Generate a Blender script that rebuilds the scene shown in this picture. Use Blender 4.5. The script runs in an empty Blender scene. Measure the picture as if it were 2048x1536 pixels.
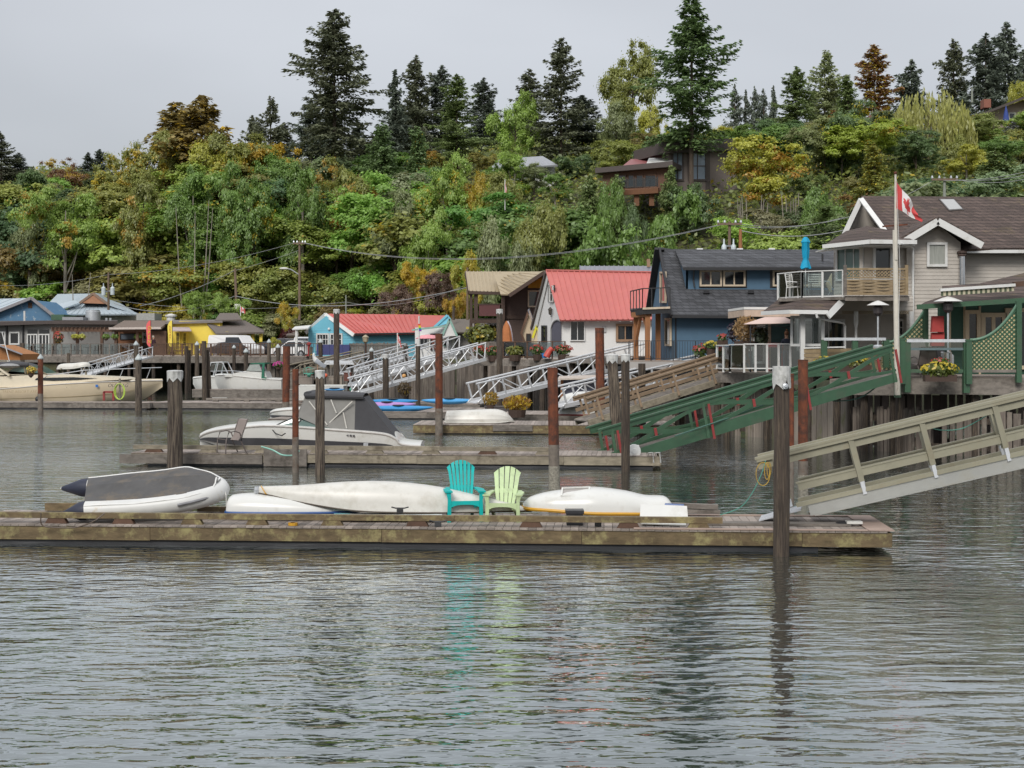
import bpy, math, random
import numpy as np
from mathutils import Vector, Matrix
random.seed(7)
R = math.radians
sc = bpy.context.scene
COL = sc.collection
# ------------------------------------------------------------------ camera
H = 3.62; FPX = 2813.0; HY = 700.0
cam = bpy.data.cameras.new('camera'); camo = bpy.data.objects.new('camera', cam)
COL.objects.link(camo); camo.location = (0, 0, H); camo.rotation_euler = (R(90), 0, 0)
cam.sensor_width = 36; cam.lens = 36 * FPX / 2048; cam.shift_y = -68 / 2048
cam.clip_start = .5; cam.clip_end = 3000; sc.camera = camo
# ------------------------------------------------------------------ sky, sun, exposure
SUN_EL, SUN_AZ = 37, 198        # soft light from above, behind the camera and to the left
w = bpy.data.worlds.new('World'); sc.world = w; w.use_nodes = True
nt = w.node_tree; nt.nodes.clear()
def wn(t, **k):
    n = nt.nodes.new(t)
    for a, b in k.items(): setattr(n, a, b)
    return n
wl = nt.links.new
out = wn('ShaderNodeOutputWorld'); mixs = wn('ShaderNodeMixShader'); mixs.inputs[0].default_value = .9
bs = wn('ShaderNodeBackground'); bs.inputs[1].default_value = .1
sky = wn('ShaderNodeTexSky', sky_type='NISHITA'); sky.sun_disc = False
sky.sun_elevation = R(SUN_EL); sky.sun_rotation = R(SUN_AZ)
bc = wn('ShaderNodeBackground'); bc.inputs[1].default_value = 1.0
tc = wn('ShaderNodeTexCoord'); sep = wn('ShaderNodeSeparateXYZ')
mx = wn('ShaderNodeMath', operation='MAXIMUM'); mx.inputs[1].default_value = 0
g = wn('ShaderNodeMath', operation='MULTIPLY_ADD'); g.inputs[1].default_value = 2.5; g.inputs[2].default_value = 1.0
nz = wn('ShaderNodeTexNoise'); nz.inputs['Scale'].default_value = 1.5; nz.inputs['Detail'].default_value = 4; nz.inputs['Roughness'].default_value = .45
mp = wn('ShaderNodeMapping'); mp.inputs['Scale'].default_value = (1, 1, 2.6)
mr = wn('ShaderNodeMapRange'); mr.inputs[1].default_value = .3; mr.inputs[2].default_value = .7; mr.inputs[3].default_value = .76; mr.inputs[4].default_value = 1.22
mu = wn('ShaderNodeMath', operation='MULTIPLY'); vm = wn('ShaderNodeVectorMath', operation='SCALE'); vm.inputs[0].default_value = (.243, .249, .262)
wl(tc.outputs['Generated'], sep.inputs[0]); wl(sep.outputs['Z'], mx.inputs[0]); wl(mx.outputs[0], g.inputs[0])
wl(tc.outputs['Generated'], mp.inputs[0]); wl(mp.outputs[0], nz.inputs['Vector']); wl(nz.outputs['Fac'], mr.inputs[0])
wl(g.outputs[0], mu.inputs[0]); wl(mr.outputs[0], mu.inputs[1]); wl(mu.outputs[0], vm.inputs['Scale'])
wl(vm.outputs[0], bc.inputs[0]); wl(sky.outputs[0], bs.inputs[0])
wl(bs.outputs[0], mixs.inputs[1]); wl(bc.outputs[0], mixs.inputs[2]); wl(mixs.outputs[0], out.inputs[0])
sl = bpy.data.lights.new('sun', 'SUN'); sl.energy = 1.5; sl.angle = R(22); sl.color = (1, .96, .9)
so = bpy.data.objects.new('sun', sl); COL.objects.link(so)
sd = Vector((math.sin(R(SUN_AZ)) * math.cos(R(SUN_EL)), math.cos(R(SUN_AZ)) * math.cos(R(SUN_EL)), math.sin(R(SUN_EL))))
so.rotation_euler = sd.to_track_quat('Z', 'Y').to_euler(); so.location = sd * 200
vs = sc.view_settings; vs.view_transform = 'Standard'; vs.look = 'None'; vs.gamma = 1; vs.exposure = .55; vs.use_curve_mapping = False
sc.cycles.use_denoising = True; sc.cycles.max_bounces = 6; sc.cycles.transparent_max_bounces = 16
sc.cycles.caustics_reflective = False; sc.cycles.caustics_refractive = False
# ------------------------------------------------------------------ helpers
def P(px, py, D): return Vector(((px - 1024) * D / FPX, D, H - (py - HY) * D / FPX))
def XP(px, D): return (px - 1024) * D / FPX
def ZP(py, D): return H - (py - HY) * D / FPX
def WD(py): return FPX * H / (py - HY)          # distance of a point of the water line
WL = {}
def wloc(o): return WL.get(o.name, Vector((0, 0, 0)))
def link(o, parent, loc, rz=0):
    COL.objects.link(o); loc = Vector(loc); WL[o.name] = loc
    if parent is not None: o.parent = parent; o.location = loc - wloc(parent)
    else: o.location = loc
    if rz: o.rotation_euler = (0, 0, rz)
    return o
def tag(o, label=None, cat=None, group=None, kind=None):
    if label: o['label'] = label
    if cat: o['category'] = cat
    if group: o['group'] = group
    if kind: o['kind'] = kind
    return o
def thing(name, loc, label, cat, group=None):
    o = bpy.data.objects.new(name, None); o.empty_display_size = .3
    link(o, None, loc); return tag(o, label, cat, group)
def inst(name, mesh, loc, parent=None, rz=0, scale=None):
    o = bpy.data.objects.new(name, mesh); link(o, parent, loc, rz)
    if scale is not None: o.scale = scale
    return o
def copy_tree(o, loc, parent=None, rz=None):
    c = o.copy(); COL.objects.link(c)
    if parent is not None: c.parent = parent
    else:
        c.location = loc; WL[c.name] = Vector(loc)
        if rz is not None: c.rotation_euler = (0, 0, rz)
    for ch in list(o.children): copy_tree(ch, None, c)
    return c
class MB:
    def __init__(s, F=None): s.v = []; s.f = []; s.m = []; s.F = F; s.mi = 0
    def add(s, vs, fs):
        b = len(s.v); F = s.F
        for p in vs:
            p = Vector(p); s.v.append(F @ p if F is not None else p)
        for f in fs: s.f.append([i + b for i in f]); s.m.append(s.mi)
        return s
    def box(s, x0, x1, y0, y1, z0, z1):
        return s.add([(x0,y0,z0),(x1,y0,z0),(x1,y1,z0),(x0,y1,z0),(x0,y0,z1),(x1,y0,z1),(x1,y1,z1),(x0,y1,z1)],
            [(0,3,2,1),(4,5,6,7),(0,1,5,4),(1,2,6,5),(2,3,7,6),(3,0,4,7)])
    def bar(s, p, q, w, h=None, up=(0, 0, 1)):
        h = w if h is None else h; p = Vector(p); q = Vector(q); d = (q - p).normalized(); u = Vector(up)
        if abs(d.dot(u)) > .98: u = Vector((0, 1, 0)) if abs(d.y) < .9 else Vector((1, 0, 0))
        a = d.cross(u).normalized() * w / 2; b = a.cross(d).normalized() * h / 2
        return s.add([p-a-b,p+a-b,p+a+b,p-a+b,q-a-b,q+a-b,q+a+b,q-a+b],[(0,3,2,1),(4,5,6,7),(0,1,5,4),(1,2,6,5),(2,3,7,6),(3,0,4,7)])
    def tube(s, p, q, r, r2=None, n=8, cap=True):
        return s.path([p, q], [r, r if r2 is None else r2], n, cap)
    def path(s, pts, r, n=6, cap=True):
        pts = [Vector(p) for p in pts]; rs = r if isinstance(r, (list, tuple)) else [r] * len(pts); vs = []; fs = []
        for i, p in enumerate(pts):
            d = (pts[min(i+1, len(pts)-1)] - pts[max(i-1, 0)])
            d = d.normalized() if d.length > 1e-9 else Vector((0,0,1))
            u = Vector((0,0,1)) if abs(d.z) < .95 else Vector((0,1,0))
            a = d.cross(u).normalized(); b = a.cross(d)
            for k in range(n):
                t = 2*math.pi*k/n; vs.append(p + (a*math.cos(t) + b*math.sin(t)) * rs[i])
        for i in range(len(pts)-1):
            for k in range(n):
                k2 = (k+1) % n; fs.append((i*n+k, i*n+k2, (i+1)*n+k2, (i+1)*n+k))
        if cap: fs.append(tuple(range(n))[::-1]); fs.append(tuple((len(pts)-1)*n+k for k in range(n)))
        return s.add(vs, fs)
    def slab(s, pts, t, n=None):
        pts = [Vector(p) for p in pts]
        if n is None:
            n = Vector((0,0,0))
            for i in range(len(pts)): n += pts[i].cross(pts[(i+1) % len(pts)])
            n.normalize()
        n = Vector(n); k = len(pts); vs = pts + [p - n*t for p in pts]
        fs = [tuple(range(k)), tuple(range(2*k-1, k-1, -1))] + [(i, i+k, (i+1) % k + k, (i+1) % k) for i in range(k)]
        return s.add(vs, fs)
    def grid(s, rows, closeu=False):
        m = len(rows[0]); vs = [p for r in rows for p in r]; fs = []
        for i in range(len(rows)-1):
            for k in range(m if closeu else m-1):
                k2 = (k+1) % m; fs.append((i*m+k, i*m+k2, (i+1)*m+k2, (i+1)*m+k))
        return s.add(vs, fs)
    def lathe(s, c, prof, n=12):
        c = Vector(c); rows = [[c + Vector((r*math.cos(2*math.pi*k/n), r*math.sin(2*math.pi*k/n), z)) for k in range(n)] for r, z in prof]
        s.grid(rows, True); return s
    def ball(s, c, r, nu=10, nv=6):
        r = (r, r, r) if isinstance(r, (int, float)) else r; c = Vector(c); rows = []
        for i in range(nv+1):
            th = math.pi*i/nv; rows.append([c + Vector((r[0]*math.sin(th)*math.cos(2*math.pi*k/nu), r[1]*math.sin(th)*math.sin(2*math.pi*k/nu), -r[2]*math.cos(th))) for k in range(nu)])
        s.grid(rows, True); return s
    def build(s, name, mat, parent=None, smooth=False, origin=None, kind=None):
        xs = [p.x for p in s.v]; ys = [p.y for p in s.v]; zs = [p.z for p in s.v]
        o0 = Vector(((min(xs)+max(xs))/2, (min(ys)+max(ys))/2, min(zs))) if origin is None else Vector(origin)
        me = bpy.data.meshes.new(name); me.from_pydata([p - o0 for p in s.v], [], s.f)
        mats = mat if isinstance(mat, (list, tuple)) else [mat]
        for x in mats: me.materials.append(x)
        if len(mats) > 1: me.polygons.foreach_set('material_index', s.m)
        if smooth:
            me.polygons.foreach_set('use_smooth', [True]*len(s.f)); 
            try: me.set_sharp_from_angle(angle=R(40))
            except Exception: pass
        me.validate(); me.update()
        o = bpy.data.objects.new(name, me); link(o, parent, o0)
        if kind: o['kind'] = kind
        return o
# ------------------------------------------------------------------ materials
MC = {}
def M(name, col, rough=.65, var=.18, scale=5, stretch=(1,1,1), metal=0, bump=.0, rnd=0, dirt=None, dscale=1.3, dlo=.52, dhi=.68, spec=.5, bscale=None, dstretch=(1,1,1)):
    if name in MC: return MC[name]
    m = bpy.data.materials.new(name); m.use_nodes = True; MC[name] = m
    t = m.node_tree; L = t.links.new; b = t.nodes['Principled BSDF']
    b.inputs['Roughness'].default_value = rough; b.inputs['Metallic'].default_value = metal; b.inputs['Specular IOR Level'].default_value = spec
    N = t.nodes.new; tc = N('ShaderNodeTexCoord'); mp = N('ShaderNodeMapping'); mp.inputs['Scale'].default_value = stretch
    oi = N('ShaderNodeObjectInfo'); ad = N('ShaderNodeVectorMath'); ad.operation = 'ADD'
    L(tc.outputs['Object'], ad.inputs[0]); sc_ = N('ShaderNodeMath'); sc_.operation = 'MULTIPLY'; sc_.inputs[1].default_value = 37
    L(oi.outputs['Random'], sc_.inputs[0]); L(sc_.outputs[0], ad.inputs[1]); L(ad.outputs[0], mp.inputs[0])
    nz = N('ShaderNodeTexNoise'); nz.inputs['Scale'].default_value = scale; nz.inputs['Detail'].default_value = 5; nz.inputs['Roughness'].default_value = .65
    L(mp.outputs[0], nz.inputs['Vector'])
    mr = N('ShaderNodeMapRange'); mr.inputs[1].default_value = .25; mr.inputs[2].default_value = .75; mr.inputs[3].default_value = 1-var; mr.inputs[4].default_value = 1+var
    L(nz.outputs['Fac'], mr.inputs[0]); fac = mr.outputs[0]
    if rnd:
        r2 = N('ShaderNodeMapRange'); r2.inputs[3].default_value = 1-rnd; r2.inputs[4].default_value = 1+rnd; L(oi.outputs['Random'], r2.inputs[0])
        mm = N('ShaderNodeMath'); mm.operation = 'MULTIPLY'; L(fac, mm.inputs[0]); L(r2.outputs[0], mm.inputs[1]); fac = mm.outputs[0]
    vm = N('ShaderNodeVectorMath'); vm.operation = 'SCALE'; vm.inputs[0].default_value = col[:3]; L(fac, vm.inputs['Scale']); c = vm.outputs[0]
    if dirt:
        mp2 = N('ShaderNodeMapping'); mp2.inputs['Scale'].default_value = dstretch; L(ad.outputs[0], mp2.inputs[0])
        n2 = N('ShaderNodeTexNoise'); n2.inputs['Scale'].default_value = dscale; n2.inputs['Detail'].default_value = 8; n2.inputs['Roughness'].default_value = .7; L(mp2.outputs[0], n2.inputs['Vector'])
        m2 = N('ShaderNodeMapRange'); m2.inputs[1].default_value = dlo; m2.inputs[2].default_value = dhi; L(n2.outputs['Fac'], m2.inputs[0])
        mi = N('ShaderNodeMix'); mi.data_type = 'RGBA'; L(m2.outputs[0], mi.inputs[0]); L(c, mi.inputs[6]); mi.inputs[7].default_value = (*dirt, 1); c = mi.outputs[2]
    L(c, b.inputs['Base Color'])
    if bump:
        bp = N('ShaderNodeBump'); bp.inputs['Distance'].default_value = bump; bp.inputs['Strength'].default_value = 1
        if bscale:
            n3 = N('ShaderNodeTexNoise'); n3.inputs['Scale'].default_value = bscale; n3.inputs['Detail'].default_value = 4; L(mp.outputs[0], n3.inputs['Vector']); L(n3.outputs['Fac'], bp.inputs['Height'])
        else: L(nz.outputs['Fac'], bp.inputs['Height'])
        L(bp.outputs[0], b.inputs['Normal'])
    return m
def shingle(name, col, axis=(1, 1, 1), course=.14, width=.32, var=.3, moss=None):
    """asphalt shingles: brick pattern run over the roof, with bump at the courses"""
    if name in MC: return MC[name]
    m = M(name, col, .9, .2, 9, dirt=moss, dscale=.9, dlo=.56, dhi=.72); t = m.node_tree; L = t.links.new; N = t.nodes.new; b = t.nodes['Principled BSDF']
    tc = N('ShaderNodeTexCoord'); sp = N('ShaderNodeSeparateXYZ'); L(tc.outputs['Object'], sp.inputs[0]); cb = N('ShaderNodeCombineXYZ')
    ax = N('ShaderNodeMath'); ax.operation = 'MULTIPLY_ADD'; ax.inputs[1].default_value = axis[1]; L(sp.outputs['Y'], ax.inputs[0]); L(sp.outputs['X'], ax.inputs[2])
    L(ax.outputs[0], cb.inputs[0]); L(sp.outputs['Z'], cb.inputs[1])
    br = N('ShaderNodeTexBrick'); br.inputs['Scale'].default_value = 1; br.inputs['Brick Width'].default_value = width; br.inputs['Row Height'].default_value = course * axis[2]
    br.inputs['Mortar Size'].default_value = .012; br.inputs['Color1'].default_value = (1-var,)*3+(1,); br.inputs['Color2'].default_value = (1+var,)*3+(1,); br.inputs['Mortar'].default_value = (.35,)*3+(1,)
    L(cb.outputs[0], br.inputs['Vector'])
    src = b.inputs['Base Color'].links[0].from_socket; mi = N('ShaderNodeMix'); mi.data_type = 'RGBA'; mi.blend_type = 'MULTIPLY'; mi.inputs[0].default_value = 1
    L(src, mi.inputs[6]); L(br.outputs['Color'], mi.inputs[7]); L(mi.outputs[2], b.inputs['Base Color'])
    bp = N('ShaderNodeBump'); bp.inputs['Distance'].default_value = .02; L(br.outputs['Fac'], bp.inputs['Height']); bp.invert = True; L(bp.outputs[0], b.inputs['Normal'])
    return m
def clearglass(name, tint=(.75, .82, .82), mixf=.28):
    if name in MC: return MC[name]
    m = bpy.data.materials.new(name); m.use_nodes = True; MC[name] = m; t = m.node_tree; t.nodes.clear(); N = t.nodes.new
    o = N('ShaderNodeOutputMaterial'); tr = N('ShaderNodeBsdfTransparent'); tr.inputs[0].default_value = (*tint, 1)
    gl = N('ShaderNodeBsdfGlossy'); gl.inputs['Roughness'].default_value = .03; mi = N('ShaderNodeMixShader'); fr = N('ShaderNodeFresnel'); fr.inputs[0].default_value = 1.5
    ad = N('ShaderNodeMath'); ad.operation = 'ADD'; ad.inputs[1].default_value = mixf*.4; t.links.new(fr.outputs[0], ad.inputs[0]); t.links.new(ad.outputs[0], mi.inputs[0])
    t.links.new(tr.outputs[0], mi.inputs[1]); t.links.new(gl.outputs[0], mi.inputs[2]); t.links.new(mi.outputs[0], o.inputs[0]); return m
white = M('white_paint', (.68,.68,.66), .5, .06, 3, dirt=(.45,.43,.38), dlo=.55, dhi=.75)
offwhite = M('off_white_gelcoat', (.62,.605,.555), .35, .07, 2, dirt=(.44,.41,.34), dscale=2.2, dlo=.5, dhi=.78)
gelwhite = M('white_gelcoat', (.64,.64,.61), .28, .05, 2, dirt=(.43,.41,.35), dscale=2, dlo=.52, dhi=.82)
black = M('black_metal', (.02,.02,.022), .5)
blackplastic = M('black_plastic', (.022,.022,.026), .45, .3, 3, dirt=(.08,.08,.085), dstretch=(.4,1,6))
darkglass = M('dark_window_glass', (.018,.022,.026), .04, .4, .8, spec=.8)
paleglass = M('pale_curtained_window', (.32,.33,.3), .1, .25, 3, stretch=(6,1,.4))
glass = clearglass('clear_glass')
alu = M('aluminium', (.62,.63,.64), .42, .1, 6, metal=.35, dirt=(.4,.4,.39), dscale=3)
steel = M('galvanised_steel', (.5,.52,.54), .45, .15, 8, metal=.6)
plankgrey = M('weathered_deck_board', (.27,.23,.2), .85, .35, 4, stretch=(12,12,12), rnd=.28, bump=.004, dirt=(.42,.36,.31), dscale=2)
timber = M('mossy_weathered_timber', (.15,.11,.06), .9, .5, 3, stretch=(1,3,3), bump=.012, dirt=(.32,.28,.13), dscale=3.2, dlo=.5, dhi=.66, rnd=.12)
timbergrey = M('grey_weathered_timber', (.19,.168,.146), .9, .4, 3, stretch=(1,3,3), bump=.008, dirt=(.09,.075,.062), dscale=1.6, rnd=.2)
timberpale = M('pale_weathered_timber', (.27,.235,.175), .9, .35, 3, stretch=(1,3,3), bump=.008, dirt=(.14,.115,.08), dscale=2.2, rnd=.15)
timberbrown = M('brown_stained_timber', (.1,.055,.035), .8, .35, 3, bump=.003, rnd=.15)
pilewood = M('creosoted_pile_wood', (.055,.042,.033), .92, .8, 3.5, stretch=(15,15,.6), bump=.03, dirt=(.17,.13,.09), dscale=3, dlo=.5, dhi=.66, dstretch=(9,9,.4), rnd=.25)
pilegrey = M('grey_pile_wood', (.15,.12,.09), .92, .7, 3.5, stretch=(15,15,.6), bump=.03, dirt=(.045,.034,.028), dscale=3, dlo=.46, dhi=.56, dstretch=(9,9,.4), rnd=.25)
rust = M('rusted_steel_pile', (.15,.045,.02), .85, .5, 4, stretch=(3,3,.7), bump=.008, dirt=(.06,.028,.02), dscale=3, dlo=.46, dhi=.62, rnd=.12)
capmetal = M('dented_white_pile_cap', (.55,.55,.53), .5, .25, 6, bump=.02, dirt=(.3,.3,.28), dscale=4)
barnacle = M('barnacle_crust', (.3,.28,.23), .95, .5, 22, bump=.04)
plant_green = M('plant_leaves', (.09,.13,.03), .7, .5, 30, rnd=.3)
# ------------------------------------------------------------------ water
def water_mat():
    m = bpy.data.materials.new('harbour_water'); m.use_nodes = True; t = m.node_tree; t.nodes.clear(); N = t.nodes.new; L = t.links.new
    o = N('ShaderNodeOutputMaterial'); tc = N('ShaderNodeTexCoord')
    def noise(scale, stretch, rot, detail=3, rough=.5, dist=0):
        mp = N('ShaderNodeMapping'); mp.inputs['Scale'].default_value = stretch; mp.inputs['Rotation'].default_value = (0, 0, R(rot))
        n = N('ShaderNodeTexNoise'); n.inputs['Scale'].default_value = scale; n.inputs['Detail'].default_value = detail; n.inputs['Roughness'].default_value = rough; n.inputs['Distortion'].default_value = dist
        L(tc.outputs['Object'], mp.inputs[0]); L(mp.outputs[0], n.inputs['Vector']); return n.outputs['Fac']
    def mul(a, k):
        x = N('ShaderNodeMath'); x.operation = 'MULTIPLY'; L(a, x.inputs[0])
        if isinstance(k, (int, float)): x.inputs[1].default_value = k
        else: L(k, x.inputs[1])
        return x.outputs[0]
    def add(a, b):
        x = N('ShaderNodeMath'); x.operation = 'ADD'; L(a, x.inputs[0]); L(b, x.inputs[1]); return x.outputs[0]
    def mrange(a, lo, hi, o0, o1):
        x = N('ShaderNodeMapRange'); L(a, x.inputs[0]); x.inputs[1].default_value = lo; x.inputs[2].default_value = hi; x.inputs[3].default_value = o0; x.inputs[4].default_value = o1; return x.outputs[0]
    sp = N('ShaderNodeSeparateXYZ'); L(tc.outputs['Object'], sp.inputs[0]); wind = mrange(sp.outputs['Y'], 20, 46, 1.0, 2.1)
    patch = mul(mrange(noise(.11, (1, .6, 1), 20, 2), .38, .62, .3, 1.2), wind)
    patch2 = mul(mrange(noise(.07, (1, .8, 1), -30, 2), .4, .6, .35, 1.2), wind)
    def wave(scale, rot, dist, dscale, sx=1.0):
        mp = N('ShaderNodeMapping'); mp.inputs['Rotation'].default_value = (0, 0, R(rot)); mp.inputs['Scale'].default_value = (sx, 1, 1); n = N('ShaderNodeTexWave'); n.wave_type = 'BANDS'; n.bands_direction = 'Y'; n.inputs['Scale'].default_value = scale; n.inputs['Distortion'].default_value = dist; n.inputs['Detail'].default_value = 2; n.inputs['Detail Scale'].default_value = dscale; n.inputs['Detail Roughness'].default_value = .55
        L(tc.outputs['Object'], mp.inputs[0]); L(mp.outputs[0], n.inputs['Vector']); return n.outputs['Fac']
    h = add(add(add(mul(mul(wave(.9, -12, 11, 2.2, .8), patch2), .0028), mul(noise(2.9, (.36, 1, 1), -12, 1.5, .5, .5), .034)), mul(noise(.6, (.5, 1, 1), 14, 2, .4), .038)), add(mul(mul(noise(6.5, (.36, 1, 1), 12, 2, .5, .4), patch2), .0145), mul(mul(noise(14, (.45, 1, 1), -16, 2), patch), .004)))
    bp = N('ShaderNodeBump'); bp.inputs['Strength'].default_value = 1; bp.inputs['Distance'].default_value = 1; L(h, bp.inputs['Height'])
    gl = N('ShaderNodeBsdfGlossy'); gl.inputs['Roughness'].default_value = .03; gl.inputs['Color'].default_value = (.93, .97, .97, 1); L(bp.outputs[0], gl.inputs['Normal'])
    df = N('ShaderNodeBsdfDiffuse'); df.inputs['Color'].default_value = (.028, .038, .032, 1)
    fr = N('ShaderNodeFresnel'); fr.inputs[0].default_value = 1.62; L(bp.outputs[0], fr.inputs['Normal'])
    f2 = mrange(fr.outputs[0], .0, .42, .02, .92)
    mi = N('ShaderNodeMixShader'); L(f2, mi.inputs[0]); L(df.outputs[0], mi.inputs[1]); L(gl.outputs[0], mi.inputs[2]); L(mi.outputs[0], o.inputs[0]); return m
b = MB(); b.add([(-500,-60,0),(500,-60,0),(500,400,0),(-500,400,0)], [(0,1,2,3)])
tag(b.build('water', water_mat(), origin=(0,0,0)), kind='structure', label='rippled grey green harbour water')
# ------------------------------------------------------------------ ground: shore bank, flat shelf and wooded hill
def lerp(tab, x):
    if x <= tab[0][0]: return tab[0][1]
    for (a, va), (c, vc) in zip(tab, tab[1:]):
        if x <= c: return va + (vc-va)*(x-a)/(c-a)
    return tab[-1][1]
SH = [(-120,150),(-46,137),(-18,127),(-4,110),(5,98),(13,86),(21,70),(30,59),(60,44),(120,30)]
TOE = [(-120,172),(-46,161),(-18,149),(-4,136),(10,122),(25,108),(40,98),(60,90),(120,75)]
S1 = [(-5,.56),(16,.5),(30,.42),(60,.31)]; S2 = [(-5,.24),(16,.26),(30,.28),(60,.31)]
def ground(x, y):
    s = lerp(SH, x); t = lerp(TOE, x)
    if y < s: return max(-2.5, -.6-(s-y)*.25)
    if y < s+4: return -.6 + (y-s)/4*3.5
    z = 2.9
    if y > t:
        d = y - t; z += min(d, 34)*lerp(S1, x) + max(0, min(d-34, 60))*lerp(S2, x)
        z += 1.2*math.sin(x*.11+y*.07)*min(1, d/10)
    return z
xs = [i*3.5-170 for i in range(98)]; ys = [25+i*3 for i in range(92)]
b = MB(); b.grid([[Vector((x, y, ground(x, y))) for x in xs] for y in ys])
earth = M('leaf_littered_earth', (.06,.062,.028), .95, .5, .8, bump=.1, dirt=(.1,.085,.05), dscale=.5)
tag(b.build('hillside', earth, smooth=True, origin=(0,0,0)), kind='structure', label='wooded bank and hill behind the waterfront')
# ------------------------------------------------------------------ foliage
def leafmat(name, trans=.25, v0=.55, v1=1.45):
    m = bpy.data.materials.new(name); m.use_nodes = True; t = m.node_tree; t.nodes.clear(); N = t.nodes.new; L = t.links.new
    o = N('ShaderNodeOutputMaterial'); oi = N('ShaderNodeObjectInfo')
    a1 = N('ShaderNodeAttribute'); a1.attribute_name = 'v'; a2 = N('ShaderNodeAttribute'); a2.attribute_name = 'a'
    mr = N('ShaderNodeMapRange'); mr.inputs[3].default_value = v0; mr.inputs[4].default_value = v1; L(a1.outputs['Fac'], mr.inputs[0])
    lt = N('ShaderNodeMath'); lt.operation = 'LESS_THAN'; L(a2.outputs['Fac'], lt.inputs[0]); L(oi.outputs['Alpha'], lt.inputs[1])
    mi = N('ShaderNodeMix'); mi.data_type = 'RGBA'; L(lt.outputs[0], mi.inputs[0]); L(oi.outputs['Color'], mi.inputs[6])
    cr = N('ShaderNodeValToRGB'); cr.color_ramp.elements[0].color = (.58,.4,.04,1); cr.color_ramp.elements[1].color = (.5,.29,.05,1); e = cr.color_ramp.elements.new(.5); e.color = (.55,.46,.05,1)
    L(oi.outputs['Random'], cr.inputs[0]); L(cr.outputs[0], mi.inputs[7])
    vm = N('ShaderNodeVectorMath'); vm.operation = 'SCALE'; L(mi.outputs[2], vm.inputs[0]); L(mr.outputs[0], vm.inputs['Scale'])
    d = N('ShaderNodeBsdfDiffuse'); L(vm.outputs[0], d.inputs[0]); tr = N('ShaderNodeBsdfTranslucent'); L(vm.outputs[0], tr.inputs[0])
    gl = N('ShaderNodeBsdfGlossy'); gl.inputs['Roughness'].default_value = .45; gl.inputs[0].default_value = (.8,.85,.8,1)
    m1 = N('ShaderNodeMixShader'); m1.inputs[0].default_value = trans; L(d.outputs[0], m1.inputs[1]); L(tr.outputs[0], m1.inputs[2])
    m2 = N('ShaderNodeMixShader'); m2.inputs[0].default_value = .045; L(m1.outputs[0], m2.inputs[1]); L(gl.outputs[0], m2.inputs[2]); L(m2.outputs[0], o.inputs[0]); return m
LEAF = leafmat('broadleaf_foliage', .48, .62, 1.38); NEEDLE = leafmat('conifer_needles', .3, .6, 1.4)
BARK = M('tree_bark', (.11,.085,.065), .95, .4, 3, stretch=(4,4,.8), bump=.03, rnd=.25)
BARKG = M('pale_grey_bark', (.24,.215,.18), .95, .3, 3, stretch=(4,4,.8), rnd=.2)
def quads_mesh(name, V, v, a, mat):
    n = len(V)//4; me = bpy.data.meshes.new(name); me.vertices.add(n*4); me.vertices.foreach_set('co', V.astype(np.float32).ravel())
    me.loops.add(n*4); me.loops.foreach_set('vertex_index', np.arange(n*4, dtype=np.int32)); me.polygons.add(n)
    me.polygons.foreach_set('loop_start', np.arange(0, n*4, 4, dtype=np.int32)); me.polygons.foreach_set('loop_total', np.full(n, 4, dtype=np.int32))
    for nm, arr in (('v', v), ('a', a)):
        at = me.attributes.new(nm, 'FLOAT', 'FACE'); at.data.foreach_set('value', arr.astype(np.float32))
    me.materials.append(mat); me.update(); me.validate(); return me
def norm(x): return x/np.maximum(np.linalg.norm(x, axis=1, keepdims=True), 1e-9)
def leaf_quads(rng, C, Nrm, size, asp=.75):
    n = len(C); t = norm(np.cross(Nrm, rng.normal(size=(n, 3)))); b = np.cross(Nrm, t)
    s = (size*rng.uniform(.65, 1.35, n))[:, None]; t = t*s; b = b*s*asp
    return np.stack([C-t, C-b*.9+t*.1, C+t, C+b*.9+t*.1], 1).reshape(-1, 3)
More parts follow.
